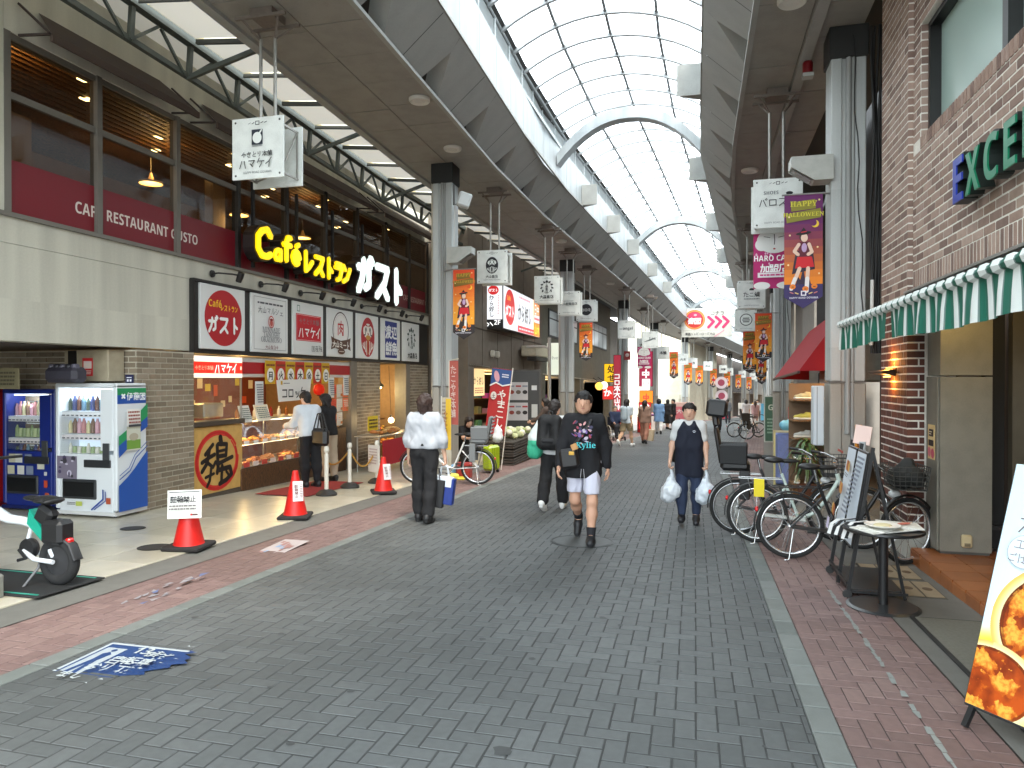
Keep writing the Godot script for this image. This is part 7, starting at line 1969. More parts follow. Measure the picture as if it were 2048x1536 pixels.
		a.rect(0.3, 0.38, 0.06, 0.1, C(190, 70, 40)).rect(0.3, 0.52, 0.05, 0.05, C(190, 190, 186)).rect(0.22, 0.66, 0.12, 0.16, C(200, 198, 180))
	a.done("print", t)
	if kind == 0:                                                      # decoration of the side that faces the street
		a = Art.new(self, Transform3D(Basis(V(0, 0, -1), V(0, 1, 0), V(1, 0, 0)), V(w / 2 + 0.0005, 0.06, -D / 2)))
		var blue := C(28, 78, 160); var gr := C(34, 140, 84)
		a.rect(0, 1.52, D - 0.02, 0.20, blue).rect(0, 1.58, D - 0.02, 0.09, gr).jp("伊藤園", 0.07, 1.52, 0.11, C(236, 240, 244), 0.12, false, 0.95)
		for i in 4: a.ell(-0.17 + 0.022 * cos(i * 1.57 + 0.78), 1.52 + 0.022 * sin(i * 1.57 + 0.78), 0.02, 0.014, C(236, 240, 244), i * 1.57 + 0.78)
		a.poly([-0.25, 0.02, 0.25, 0.02, 0.25, 0.78, 0.16, 0.70, 0.02, 0.56, -0.1, 0.46, -0.25, 0.36], blue).poly([-0.25, 0.72, -0.06, 0.86, 0.06, 0.99, 0.12, 1.03, 0.25, 1.10, 0.25, 1.26, 0.1, 1.18, -0.02, 1.06, -0.25, 0.9], blue).poly([-0.25, 0.88, -0.08, 0.98, -0.08, 1.10, -0.25, 1.0], gr).poly([0.12, 1.16, 0.25, 1.24, 0.25, 1.42, 0.12, 1.32], gr)
		a.line([-0.24, 0.44, -0.06, 0.54, 0.04, 0.70, 0.24, 0.84], 0.014, blue).line([-0.24, 0.49, -0.08, 0.58, 0.02, 0.74, 0.24, 0.90], 0.010, blue)
		a.rect(-0.0, 0.96, 0.24, 0.32, C(196, 196, 180)).rect(0, 0.88, 0.24, 0.12, C(110, 150, 60)).ell(0.0, 0.98, 0.08, 0.05, C(170, 160, 140)).rect(-0.0, 1.24, 0.24, 0.22, C(232, 230, 224)).smudge(0, 1.24, 0.2, 0.18, 4, C(150, 80, 70)).rect(0, 1.13, 0.22, 0.03, C(60, 60, 66))
		a.done("side_print", t)
	if kind < 2:
		var cr := thing("box_on_top", ["dark patterned bag of cans on top of the white vending machine", "beige cardboard notice on top of the blue vending machine"][kind], ["bag", "notice"][kind], at(P(x, h + 0.07, s - 0.2)))
		if kind == 0:
			put(MB.new().bbox(V(-0.1, 0.1, 0), V(0.5, 0.2, 0.24), 0.05), "bag", M(C(56, 54, 64), 0.6, "blotch", 3.0), cr)
			for i in 5: put(MB.new().bbox(V(-0.28 + i * 0.09, 0.2, 0.03), V(0.07, 0.08, 0.1), 0.02), "fold", M([C(90, 88, 100), C(40, 40, 48)][i % 2], 0.5), cr)
		else:
			put(MB.new().bbox(V(-0.05, 0.14, 0.1), V(0.5, 0.28, 0.02), 0.005), "card", M(C(146, 138, 108), 0.7), cr)
			a = Art.new(self, Transform3D(Basis(), V(-0.05, 0.14, 0.111)))
			a.smudge(0, 0, 0.4, 0.2, 4, C(96, 90, 70))
			a.done("print", cr)
# ---------- the shoe shop and what stands along the right-hand walk
func street_right() -> void:
	var b := thing("shoe_shop", "shoe shop in a dark recess behind the first right column, with a red awning", "shop building")
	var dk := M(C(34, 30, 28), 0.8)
	put(fbox(MB.new(), 2.75, 2.95, 2.35, 7.2, 9.3, 20.6), "upper_wall", dk, b)  # stands for the dark opening above the awning, its darkness put into the colour
	put(fbox(MB.new(), 4.3, 4.4, -0.6, 2.4, 9.3, 20.6), "back_wall", M(C(120, 84, 54), 0.8, "blotch", 1.0), b)
	put(fbox(MB.new(), 2.7, 4.4, 2.35, 2.4, 9.3, 20.6), "ceiling", M(C(180, 170, 150), 0.8), b)
	put(fbox(MB.new(), 2.2, 2.95, -0.6, 2.6, 19.2, 20.6), "end_pillar", M(C(160, 156, 150), 0.7, "blotch", 1.0), b)
	put(fbox(MB.new(), 2.55, 2.62, -0.6, 2.3, 15.6, 16.6), "wooden_door", M(C(150, 100, 36), 0.4, "wood", 0.8), b)
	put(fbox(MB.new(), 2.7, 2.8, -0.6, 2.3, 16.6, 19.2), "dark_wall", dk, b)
	put(fbox(MB.new(), 2.0, 2.7, 1.9, 3.0, 10.6, 12.0), "sign_box", M(C(170, 164, 150), 0.6, "blotch", 1.0), b)
	var a := Art.new(self, Transform3D(Basis(V(0, 0, 1), V(0, 1, 0), V(-1, 0, 0)) * Basis().scaled(V(0.5, 1, 1)), P(1.997, 2.55, 11.3)), 0.5)
	a.poly([0.4, 0.3, 0.9, 0.35, 0.85, 0.0, 0.6, -0.2, 0.7, -0.4, 0.3, -0.45], Color(1.0, 0.86, 0.5)).poly([0.3, 0.32, 0.8, 0.2, 0.4, 0.0], C(90, 130, 90)).poly([-1.2, -0.3, -0.6, -0.3, -0.6, -0.42, -1.2, -0.42], Color(1.0, 0.9, 0.7))
	a.done("lit_sign_print", b)
	for q in [P(2.6, 2.28, 12.4), P(2.7, 2.28, 14.2)]:
		put(MB.new().box(q, V(0.1, 0.03, 0.8)), "ceiling_lamp", E(Color(1.0, 0.88, 0.66), 3.0), b)
		lamp(q - V(0.1, 0.1, 0), Color(1.0, 0.86, 0.62), 0.45, 0.15)
	var aw := thing("red_awning", "plain red canvas awning with a pale side over the shop door", "awning")
	var red := M(C(166, 14, 32), 0.8, "cloth", 3.0)
	var mb := MB.new()
	mb.quad(P(1.62, 2.09, 12.3), P(1.62, 2.09, 16.8), P(2.4, 3.2, 17.6), P(2.4, 3.2, 12.3))
	put(mb, "canopy", red, aw)
	mb = MB.new()
	mb.tri(P(1.62, 2.09, 16.8), P(2.4, 2.09, 17.6), P(2.4, 3.2, 17.6))
	put(mb, "side_panel", red, aw)
	mb = MB.new()
	mb.tri(P(1.62, 2.09, 12.3), P(2.4, 3.2, 12.3), P(2.4, 2.09, 12.3))
	put(mb, "side_panel", red, aw)
	mb = MB.new()
	bar_along(mb, 1.62, 2.05, 0.04, 0.04, 12.3, 16.8)
	put(mb, "front_bar", M(C(60, 20, 24), 0.5), aw)
	var pb := thing("red_box", "bright red box on the pillar under the red awning", "post box", at(P(2.15, 1.2, 19.0)))
	put(MB.new().bbox(V(0, 0, 0), V(0.3, 0.6, 0.3), 0.06), "case", M(C(196, 22, 26), 0.35), pb)
	put(MB.new().bbox(V(-0.05, -0.42, 0.05), V(0.08, 0.22, 0.04), 0.01), "tag", M(C(200, 140, 40), 0.5), pb)
	put(MB.new().bbox(V(-0.05, -0.68, 0.05), V(0.3, 0.22, 0.06), 0.01), "plate", M(C(56, 58, 72), 0.5), pb)
	# shoe rack
	var rk := thing("shoe_rack", "tall rack of pale trainers on the walk beside the right column", "rack", at(P(1.90, 0, 12.9)))
	var hs := [0.22, 0.62, 0.98, 1.28, 1.62]
	for h in hs: put(MB.new().box(V(0, h, 0), V(0.66, 0.02, 0.5)), "shelf", M(C(150, 106, 60), 0.5, "wood", 1.0), rk)
	put(MB.new().box(V(0, 0.95, -0.26), V(0.66, 1.9, 0.02)), "back_panel", M(C(120, 96, 72), 0.7), rk)
	put(MB.new().box(V(0, 0.11, 0.2), V(0.64, 0.2, 0.06)), "drawer", M(C(150, 100, 46), 0.5, "wood", 1.0), rk)
	put(MB.new().box(V(0.34, 0.95, 0), V(0.02, 1.9, 0.5)), "side", M(C(140, 100, 60), 0.5), rk)
	var sole := MB.new()
	sole.bbox(V(0, 0.02, 0), V(0.28, 0.04, 0.095), 0.018)
	var upper := blob([[V(-0.1, 0.06, 0), 0.042, V(0.02, 0.06, 0), 0.04], [V(0.02, 0.055, 0), 0.038, V(0.11, 0.045, 0), 0.03], [V(-0.11, 0.09, 0), 0.035, V(-0.06, 0.1, 0), 0.03]], 0.02, 0.012)
	var um := upper.mesh(); var sm := sole.mesh()
	var kinds := [C(214, 210, 176), C(206, 206, 200), C(190, 186, 150), C(90, 90, 94), C(206, 196, 90)]
	for i in 5:
		for j in (2 if i > 1 else 4):
			var side := i > 1
			var t := thing("shoe", "pale trainer on the shoe rack beside the right column", "shoe", Transform3D(Basis(Vector3.UP, (PI if side else -PI / 2) + rnd(-0.2, 0.2)), P(1.90 + (-0.16 + 0.32 * j if side else -0.24 + 0.16 * j), hs[i] + 0.012, 12.78)), "trainers on the rack")
			inst(sm, "sole", M(C(226, 224, 214), 0.5), t); inst(um, "upper", M(kinds[(i * 3 + j) % 5], 0.7, "cloth", 6.0), t)
	# table cloth stand, bag, plant
	var ts := thing("display_stand", "stand wrapped in crinkled pale blue cloth with a cream frame before the shoe rack", "stand", at(P(1.72, 0, 14.6)))
	put(MB.new().bbox(V(0, 0.5, 0), V(0.44, 0.96, 0.3), 0.03), "cloth", M(C(120, 136, 190), 0.7, "blotch", 2.5), ts)
	for x in [-0.25, 0.25]: put(MB.new().bar(V(x, 0, 0.16), V(x, 1.05, 0.16), 0.035), "post", M(C(210, 200, 140), 0.5), ts)
	put(MB.new().bar(V(-0.25, 1.03, 0.16), V(0.25, 1.03, 0.16), 0.035), "rail", M(C(210, 206, 170), 0.5), ts)
	var bg := thing("plastic_bag", "light blue plastic bag lying on top of the cloth wrapped stand", "bag", at(P(1.78, 1.05, 14.5)))
	put(blob([[V(-0.12, 0.08, 0), 0.1, V(0.12, 0.1, 0), 0.11], [V(0.0, 0.16, 0), 0.05, V(0.1, 0.2, 0.03), 0.03]], 0.06, 0.02, 0.02), "bag", M(C(120, 190, 214), 0.4), bg)
	var pl := thing("potted_plant", "potted plant with long drooping strap leaves by the shoe rack", "plant", at(P(1.72, 0, 12.1)))
	put(MB.new().lathe([[0.0, 0], [0.11, 0], [0.15, 0.28], [0.13, 0.28], [0.12, 0.24], [0, 0.24]], 18), "pot", M(C(110, 66, 44), 0.8, "grain", 2.0), pl)
	put(MB.new().tube([V(0, 0.2, 0), V(0.02, 0.6, 0.01), V(0.0, 0.95, 0)], 0.02, 8), "stem", M(C(110, 96, 70), 0.8), pl)
	for i in 46:
		var g := rnd(0, TAU); var l := rnd(0.35, 0.62); var y0 := rnd(0.5, 0.98)
		var d := V(cos(g), 0, sin(g))
		var leaf := MB.new()
		var prev := V(0, y0, 0); var pw := 0.008
		for k in range(1, 7):
			var u := k / 6.0
			var p := V(0, y0, 0) + d * l * u * 0.75 + V(0, 0.30 * u - 0.62 * u * u + 0.1 * (1 - u) * u, 0) * l * 1.6
			var w2 := 0.017 * sin(PI * minf(u * 0.9 + 0.1, 1.0)) + 0.002
			var sd := d.cross(Vector3.UP)
			leaf.quad(prev - sd * pw, prev + sd * pw, p + sd * w2, p - sd * w2)
			prev = p; pw = w2
		put(leaf, "leaf", M([C(56, 88, 44), C(70, 104, 52), C(46, 74, 42), C(96, 116, 60)][i % 4], 0.45), pl)
	# easel with leaning boards, green board
	var es := thing("easel", "grey wooden folding easel with leaning poles on the right pavement", "easel", at(P(2.0, 0, 21.6)))
	var wd := M(C(140, 136, 128), 0.7, "wood", 1.0)
	for q in [[-0.35, 0.0, -0.02, 1.5], [-0.22, 0.1, 0.02, 1.5], [0.3, 0.1, 0.03, 1.45], [-0.3, 0.2, 0.5, 2.0]]: put(MB.new().bar(V(q[0], 0, q[1]), V(q[2], q[3], 0), 0.05), "leg", wd, es)
	put(MB.new().bar(V(-0.3, 0.45, 0.02), V(0.3, 0.45, 0.06), 0.04), "crossbar", wd, es)
	put(MB.new().bbox(V(0.1, 0.08, 0.2), V(0.24, 0.14, 0.2), 0.03), "red_weight", M(C(180, 40, 60), 0.5), es)
	var gb := thing("green_board", "green standing board with pale GO lettering beside the easel", "board", at(P(1.75, 0, 27.5)))
	put(MB.new().bbox(V(0, 0.95, 0), V(0.66, 1.7, 0.06), 0.02, Basis(V(1, 0, 0), -0.06)), "frame", M(C(196, 202, 196), 0.5), gb)
	put(MB.new().bbox(V(0, 0.95, 0.012), V(0.58, 1.6, 0.06), 0.01, Basis(V(1, 0, 0), -0.06)), "face", M(C(70, 110, 90), 0.5, "blotch", 1.5), gb)
	a = Art.new(self, Transform3D(Basis(V(1, 0, 0), -0.06), V(0, 0.95, 0.0425)))
	a.en("GO", 0, 0.35, 0.28, C(210, 226, 214)).smudge(0, -0.25, 0.45, 0.6, 5, C(150, 186, 166))
	a.done("print", gb)
	# dark passage between the column and the brick pier
	var pg := thing("notice_strip", "dark passage wall covered with small red and yellow notices behind the brick pier", "notices", at(P(2.3, 0, 9.6)))
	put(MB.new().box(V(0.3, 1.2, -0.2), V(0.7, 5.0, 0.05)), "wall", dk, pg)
	for i in 9: put(MB.new().box(V(0.06 + 0.12 * (i % 2), 0.55 + i * 0.13, -0.17), V(0.11, 0.11, 0.006)), "notice", M([C(170, 50, 60), C(190, 150, 60), C(150, 140, 130), C(130, 30, 70)][i % 4], 0.7), pg)
	put(MB.new().box(V(0.07, 1.78, -0.16), V(0.05, 0.12, 0.02)), "sign_lamp", E(Color(0.8, 0.9, 0.5), 1.0), pg)
	var cb := thing("cable_bundle", "bundle of black cables running up between the right column and the bricks", "cables", at(P(2.14, 0, 9.7)))
	for i in 4:
		var pts := []
		for k in 10: pts.append(V(-0.02 + 0.03 * i + 0.02 * sin(k * 1.3 + i), 2.2 + k * 0.45, 0.02 * cos(k * 0.9 + i * 2.0)))
		put(MB.new().tube(pts, 0.018, 6), "cable", M(C(24, 24, 24), 0.6), cb)
	put(MB.new().tube([V(-0.04, 2.3, 0.08), V(-0.03, 3.1, 0.08)], 0.022, 8), "conduit", M(C(206, 206, 202), 0.5), cb)

func street_things() -> void:
	cone(-5.12, 6.39, 0.60, "red traffic cone with a white plate forbidding bicycle parking, nearest the camera", 0)
	cone(-5.1, 8.41, 0.62, "middle red traffic cone with a narrow white paper on its right", 1)
	cone(-5.04, 11.03, 0.60, "third red traffic cone, beside the man in the white blouse", 2)
	vending(-7.73, 7.68, C(216, 220, 222), "white drinks vending machine with blue and green stripes on its side", 0)
	vending(-8.86, 7.85, C(26, 44, 120), "blue drinks vending machine beside the white one", 1)
	vending(-9.9, 7.9, C(150, 24, 28), "red drinks vending machine at the left edge", 2)
	scooter()
	bicycle("black city bicycle parked nearest the camera beside the folding menu stand", at(P(0.94, 0, 7.74), 0.03), C(30, 30, 32), {"basket": C(60, 62, 60), "rim": C(206, 208, 210), "load": 1, "rack": M(C(40, 40, 40), 0.4), "steer": 0.5})
	bicycle("pale green bicycle with a silver rack and a yellow tag, second of the parked row", at(P(0.68, 0, 8.5), -0.05), C(196, 212, 206), {"rim": C(214, 216, 216), "tag": 1, "guard": C(60, 62, 64), "case": C(190, 194, 192)})
	bicycle("dark bicycle with a tall black child seat, farthest of the parked row on the right", at(P(0.5, 0, 8.98), -0.08), C(36, 36, 40), {"child_seat": C(26, 27, 29), "headrest": true, "rim": C(150, 152, 154), "basket": C(40, 40, 42)})
	bicycle("white bicycle with a grey child seat parked by the first left column", at(P(-3.92, 0, 12.75), PI + 0.12), C(222, 222, 220), {"child_seat": C(120, 124, 126), "rim": C(216, 218, 220), "step": true, "fork": M(C(222, 222, 220), 0.3), "base": 1.16})
	bicycle("white bicycle standing across the right side of the street, far off", at(P(0.2, 0, 32.6), 0.25), C(214, 206, 196), {"rim": C(190, 190, 188), "step": false, "guard": C(200, 200, 196)})
	bicycle("dark bicycle lying against the far white one by the green board", at(P(0.75, 0, 31.0), 0.1), C(60, 40, 30), {"rim": C(150, 150, 150), "child_seat": C(60, 50, 40)})
	# menu stand with two leaning panels
	var m := thing("menu_stand", "black folding menu stand with two leaning pictured panels by the parked bicycles", "menu stand", at(P(1.28, 0, 6.74)))
	var blk := M(C(28, 28, 29), 0.4)
	for z in [-0.38, 0.0, 0.40]:
		put(MB.new().bar(V(-0.07, 0.02, z), V(0.12, 1.24, z), 0.028), "upright", blk, m)
	for z in [-0.38, 0.40]:
		put(MB.new().bar(V(0.12, 1.2, z), V(0.36, 0.02, z), 0.022), "rear_leg", blk, m)
		put(MB.new().bar(V(-0.07, 0.06, z), V(0.38, 0.06, z), 0.02), "side_rail", blk, m)
		put(MB.new().lathe([[0, -0.015], [0.035, -0.015], [0.035, 0.015], [0, 0.015]], 14, V(-0.07, 0.035, z), Basis(V(1, 0, 0), PI / 2)), "caster", M(C(40, 40, 40), 0.7), m)
	put(MB.new().bar(V(-0.07, 0.12, -0.38), V(-0.07, 0.12, 0.40), 0.022), "lower_rail", blk, m)
	put(MB.new().box(V(0.14, 0.07, 0.0), V(0.40, 0.014, 0.76)), "tray", M(C(44, 44, 45), 0.6), m)
	for k in 2:
		var zz := -0.19 + k * 0.39
		var tf := Transform3D(Basis(V(0, 0, 1), V(0, 1, 0), V(-1, 0, 0)) * Basis(V(1, 0, 0), -0.155), V(0.035, 0.80, zz))
		var p := MB.new()
		p.x = tf
		p.bbox(V(0, 0, 0), V(0.36, 0.80, 0.02), 0.006)
		put(p, "panel_frame", blk, m)
		var a := Art.new(self, tf * Transform3D(Basis(), V(0, 0, 0.0105)))
		a.rect(0, 0, 0.32, 0.76, C(206, 214, 222))
		if k == 0:
			for i in 3:
				for j in 3: a.ell(-0.09 + 0.09 * j, 0.22 - 0.2 * i, 0.034, 0.05, [C(190, 120, 60), C(150, 80, 46), C(206, 160, 90)][(i + j) % 3]).smudge(-0.09 + 0.09 * j, 0.14 - 0.2 * i, 0.07, 0.03, 2, C(120, 120, 126))
			a.smudge(0, 0.34, 0.28, 0.04, 1, C(160, 70, 60)).rect(0, -0.31, 0.1, 0.1, C(206, 196, 220))
		else:
			a.smudge(0, 0.1, 0.28, 0.5, 14, C(130, 136, 150))
			for j in 4: a.rect(-0.1 + 0.07 * j, -0.29, 0.03, 0.1, [C(90, 60, 50), C(60, 60, 90), C(150, 60, 60)][j % 3])
		a.done("print", m)
	var cd := thing("card_holder", "small red and white card in a clear holder above the menu stand", "card holder", at(P(1.46, 1.24, 7.0), -0.4))
	put(MB.new().bbox(V(0, 0.06, 0), V(0.14, 0.17, 0.01), 0.003, Basis(V(0, 0, 1), -0.15)), "card", M(C(226, 196, 186), 0.5), cd)
	put(MB.new().tube([V(0, -0.2, 0), V(0, 0.0, 0)], 0.03, 8), "clear_stem", M(C(170, 176, 180), 0.15), cd)
	# round table with papers
	var t := thing("round_table", "small black round table on a heavy disc foot beside the cafe step", "table", at(P(1.42, 0, 6.09)))
	put(MB.new().lathe([[0.0, 0], [0.26, 0.0], [0.265, 0.012], [0.24, 0.024], [0.05, 0.03], [0.0, 0.03]], 36), "foot", M(C(46, 47, 48), 0.35), t)
	put(MB.new().lathe([[0.035, 0.02], [0.035, 0.585], [0.1, 0.595], [0, 0.6]], 16), "column", blk, t)
	put(MB.new().lathe([[0.0, 0.595], [0.28, 0.595], [0.29, 0.605], [0.285, 0.618], [0.0, 0.62]], 36), "top", blk, t)
	var pp := thing("newspaper", "white folded papers with a red mark lying open on the round table", "paper", at(P(1.45, 0.622, 6.05), 0.3))
	for q in [[V(-0.04, 0.006, 0.02), V(0.44, 0.01, 0.26), 0.2], [V(0.1, 0.022, -0.03), V(0.3, 0.012, 0.24), -0.35], [V(-0.1, 0.018, 0.05), V(0.22, 0.01, 0.2), 0.5]]: put(MB.new().bbox(q[0], q[1], 0.003, Basis(Vector3.UP, q[2]) * Basis(V(0, 0, 1), q[2] * 0.12)), "sheet", M(C(222, 220, 212), 0.6, "blotch", 4.0), pp)
	put(MB.new().ell(V(0.13, 0.036, -0.02), V(0.07, 0.004, 0.03), Basis(Vector3.UP, 0.4)), "red_mark", M(C(196, 110, 96), 0.6), pp)
	put(MB.new().lathe([[0.0, 0.02], [0.1, 0.022], [0.13, 0.034], [0.125, 0.036], [0.09, 0.028], [0, 0.028]], 24, V(-0.08, 0.01, 0.05)), "plate", M(C(232, 230, 222), 0.3), pp)
	put(MB.new().ell(V(-0.08, 0.04, 0.05), V(0.07, 0.014, 0.05)), "cloth_bundle", M(C(214, 200, 160), 0.7), pp)
	var sc := thing("striped_cloth", "black and white striped cloth hanging over the left edge of the round table", "cloth", at(P(1.19, 0.62, 6.2), 0.6))
	for i in 7:
		var mb := MB.new()
		var z0 := -0.12 + i * 0.036; var z1 := z0 + 0.036
		var pts := [V(0.16, 0.012, 0), V(0.0, 0.014, 0), V(-0.07, -0.02, 0), V(-0.10, -0.09, 0)]
		for k in 3:
			var w0 := 0.012 * sin(i * 1.9 + k); var w1 := 0.012 * sin(i * 1.9 + k + 1.0)
			mb.quad(pts[k] + V(0, w0, z0), pts[k] + V(0, w0, z1), pts[k + 1] + V(0, w1, z1), pts[k + 1] + V(0, w1, z0))
		put(mb, "stripe", M(C(30, 30, 32) if i % 2 else C(226, 226, 224), 0.8, "cloth", 4.0), sc)
	# the big food poster at the right edge
	var n := V(-0.80, 0.0, 0.60)
	var right := V(0.60, 0, 0.80)
	var tilt := 0.32
	var upv := (Vector3.UP * cos(tilt) - n * sin(tilt))
	var tf := Transform3D(Basis(right, upv, right.cross(upv)), P(1.30, 0.10, 4.0))
	var ps := thing("poster_board", "tall slanted board with a printed picture of two bowls of curry at the right edge", "board", tf)
	put(MB.new().bbox(V(0.3, 0.62, -0.016), V(0.604, 1.244, 0.03), 0.004), "board", M(C(40, 40, 42), 0.5), ps)
	var pm := StandardMaterial3D.new()
	pm.albedo_texture = curry_tex()
	pm.roughness = 0.3
	var am := ArrayMesh.new()
	var ar := []
	ar.resize(Mesh.ARRAY_MAX)
	ar[Mesh.ARRAY_VERTEX] = PackedVector3Array([V(0.005, 1.24, 0.001), V(0.595, 1.24, 0.001), V(0.595, 0.01, 0.001), V(0.005, 0.01, 0.001)])
	ar[Mesh.ARRAY_NORMAL] = PackedVector3Array([V(0, 0, 1), V(0, 0, 1), V(0, 0, 1), V(0, 0, 1)])
	ar[Mesh.ARRAY_TEX_UV] = PackedVector2Array([Vector2(0, 0), Vector2(1, 0), Vector2(1, 1), Vector2(0, 1)])
	ar[Mesh.ARRAY_INDEX] = PackedInt32Array([0, 1, 2, 0, 2, 3])
	am.add_surface_from_arrays(Mesh.PRIMITIVE_TRIANGLES, ar)
	inst(am, "printed_picture", pm, ps)
	var a := Art.new(self, Transform3D(Basis(), V(0, 0, 0.0015)))
	a.jp("のひカ", 0.13, 1.07, 0.12, C(110, 96, 100), 0.06, true).jp("たまりか", 0.38, 1.0, 0.15, C(110, 96, 100), 0.06, true)
	a.ell(0.14, 0.80, 0.085, 0.085, C(170, 176, 184)).ell(0.14, 0.80, 0.08, 0.08, C(214, 230, 238)).jp("エケ", 0.14, 0.835, 0.055, C(130, 120, 124), 0.08).jp("ごはん", 0.14, 0.765, 0.05, C(130, 120, 124), 0.08)
	a.done("print", ps)
	put(MB.new().bar(V(0.05, 1.2, -0.03), V(0.05, -0.05, -0.5), 0.025), "rear_leg", blk, ps)
	put(MB.new().bar(V(0.55, 1.2, -0.03), V(0.55, -0.05, -0.5), 0.025), "rear_leg", blk, ps)
	for x in [0.04, 0.56]: put(MB.new().bar(V(x, 0.0, -0.01), V(x, -0.10, 0.02), 0.025), "foot", blk, ps)
	# left: flags, crates of vegetables, suitcase
	var fl := thing("nobori_flag", "tall narrow pink flag with white characters on a pole by the first left column", "flag", at(P(-4.62, 0, 13.3), -0.5))
	put(MB.new().tube([V(-0.08, 0, 0), V(-0.08, 2.35, 0), V(0.18, 2.38, 0)], 0.012, 8), "pole", M(C(226, 220, 200), 0.4), fl)
	put(MB.new().box(V(0.05, 1.72, 0), V(0.26, 1.25, 0.004)), "cloth", M(C(206, 110, 100), 0.8, "cloth", 4.0), fl)
	a = Art.new(self, Transform3D(Basis(), V(0, 0, 0.0025)))
	a.jp("たこやき本舗", 0.05, 1.75, 0.17, C(232, 214, 206), 0.11, true)
	a.done("print", fl)
	put(MB.new().bbox(V(-0.08, 0.06, 0), V(0.3, 0.12, 0.3), 0.03), "foot", M(C(220, 216, 90), 0.5), fl)
	var yf := thing("tall_banner", "tall yellow and white price banner standing before the first left column", "banner", at(P(-4.72, 0, 13.25), -0.2))
	put(MB.new().box(V(0, 0.85, 0), V(0.22, 1.55, 0.01)), "cloth", M(C(214, 206, 186), 0.8, "cloth", 4.0), yf)
	a = Art.new(self, Transform3D(Basis(), V(0, 0, 0.0055)))
	a.rect(0.05, 1.1, 0.12, 1.0, C(228, 190, 60)).smudge(-0.05, 0.85, 0.08, 1.4, 20, C(150, 140, 130)).jp("やき中日", 0.05, 1.15, 0.11, C(150, 80, 40), 0.1, true).rect(0, 0.3, 0.2, 0.4, C(196, 196, 190)).smudge(0, 0.3, 0.18, 0.34, 5, C(140, 140, 140))
	a.done("print", yf)
	put(MB.new().bar(V(-0.11, 0, 0), V(-0.11, 1.65, 0), 0.015), "pole", M(C(220, 220, 216), 0.4), yf)
	var rb := thing("nobori_flag", "leaning red and blue flag with white characters behind the child seat bicycle", "flag", Transform3D(Basis(V(0, 0, 1), -0.12), P(-4.5, 0, 15.6)))
	put(MB.new().tube([V(0.25, 0, 0), V(0.25, 2.35, 0)], 0.012, 8), "pole", M(C(226, 220, 210), 0.4), rb)
	put(MB.new().box(V(0, 1.55, 0), V(0.46, 1.5, 0.004)), "cloth", M(C(190, 50, 50), 0.8, "cloth", 4.0), rb)
	a = Art.new(self, Transform3D(Basis(), V(0, 0, 0.0025)))
	a.poly([-0.23, 2.29, 0.23, 2.29, 0.23, 1.95, 0.05, 1.9, -0.1, 1.97, -0.23, 1.88], C(44, 76, 130)).ell(-0.1, 2.12, 0.06, 0.13, C(206, 150, 160), 0.3).smudge(0.1, 2.15, 0.16, 0.1, 2, C(220, 220, 226)).line([-0.23, 1.9, -0.1, 1.98, 0.06, 1.92, 0.23, 1.97], 0.03, C(230, 226, 220))
	a.jp("やまこし", 0.08, 1.4, 0.22, C(230, 222, 216), 0.12, true).ell(-0.12, 1.68, 0.07, 0.09, C(220, 214, 206)).jp("土", -0.12, 1.68, 0.1, C(60, 40, 40), 0.12)
	a.done("print", rb)
	var cr := thing("crate_stack", "dark crates stacked as a stand under the pale vegetables", "crates", at(P(-4.75, 0, 18.0)))
	for i in 3:
		for j in 4:
			var e := Node3D.new()
			adopt(e, "crate", cr)
			for k in 3: put(MB.new().bbox(V(0, 0.06 + i * 0.2 + k * 0.06, -1.0 + j * 0.68), V(0.72, 0.045, 0.66), 0.006), "slat", M(C(62, 56, 50), 0.7, "grain", 2.0), e)
	var cab := blob([[V(0, 0.06, 0), 0.075, V(0.03, 0.06, 0.02), 0.07], [V(0.05, 0.10, 0), 0.03, V(0.07, 0.12, 0.03), 0.02]], 0.04, 0.022, 0.02).mesh()
	for i in 46:
		var v := inst(cab, "cabbage", M([C(190, 196, 150), C(214, 212, 184), C(170, 186, 120), C(222, 218, 200)][i % 4], 0.7, "grain", 3.0), null, Transform3D(Basis(Vector3.UP, rnd(0, 6)) * Basis(V(1, 0, 0), rnd(-0.4, 0.4)), P(-4.75 + rnd(-0.3, 0.3), 0.60 + rnd(0, 0.16), 18.0 + rnd(-1.2, 1.3))))
		tag(v, "pale green head of cabbage heaped on the dark crates", "vegetable", "cabbages on the dark crates")
	var su := thing("suitcase", "lime green suitcase standing on the pavement behind the child seat bicycle", "suitcase", at(P(-4.28, 0, 14.9), -0.3))
	put(MB.new().bbox(V(0, 0.33, 0), V(0.24, 0.54, 0.4), 0.05), "shell", M(C(150, 170, 24), 0.3), su)
	for i in 4: put(MB.new().bbox(V(0.122, 0.33, -0.13 + i * 0.086), V(0.012, 0.46, 0.03), 0.006), "rib", M(C(130, 150, 20), 0.3), su)
	for z in [-0.14, 0.14]: put(MB.new().lathe([[0, -0.02], [0.035, -0.02], [0.035, 0.02], [0, 0.02]], 12, V(0.08, 0.035, z), Basis(V(1, 0, 0), PI / 2)), "caster", blk, su)
	put(MB.new().tube([V(0, 0.6, -0.08), V(0, 0.64, -0.08), V(0, 0.64, 0.08), V(0, 0.6, 0.08)], 0.012, 6), "handle", blk, su)
	var bgs := thing("shopping_bag", "bright mixed shopping bags on the ground behind the child seat bicycle", "bags", at(P(-4.5, 0, 13.7)))
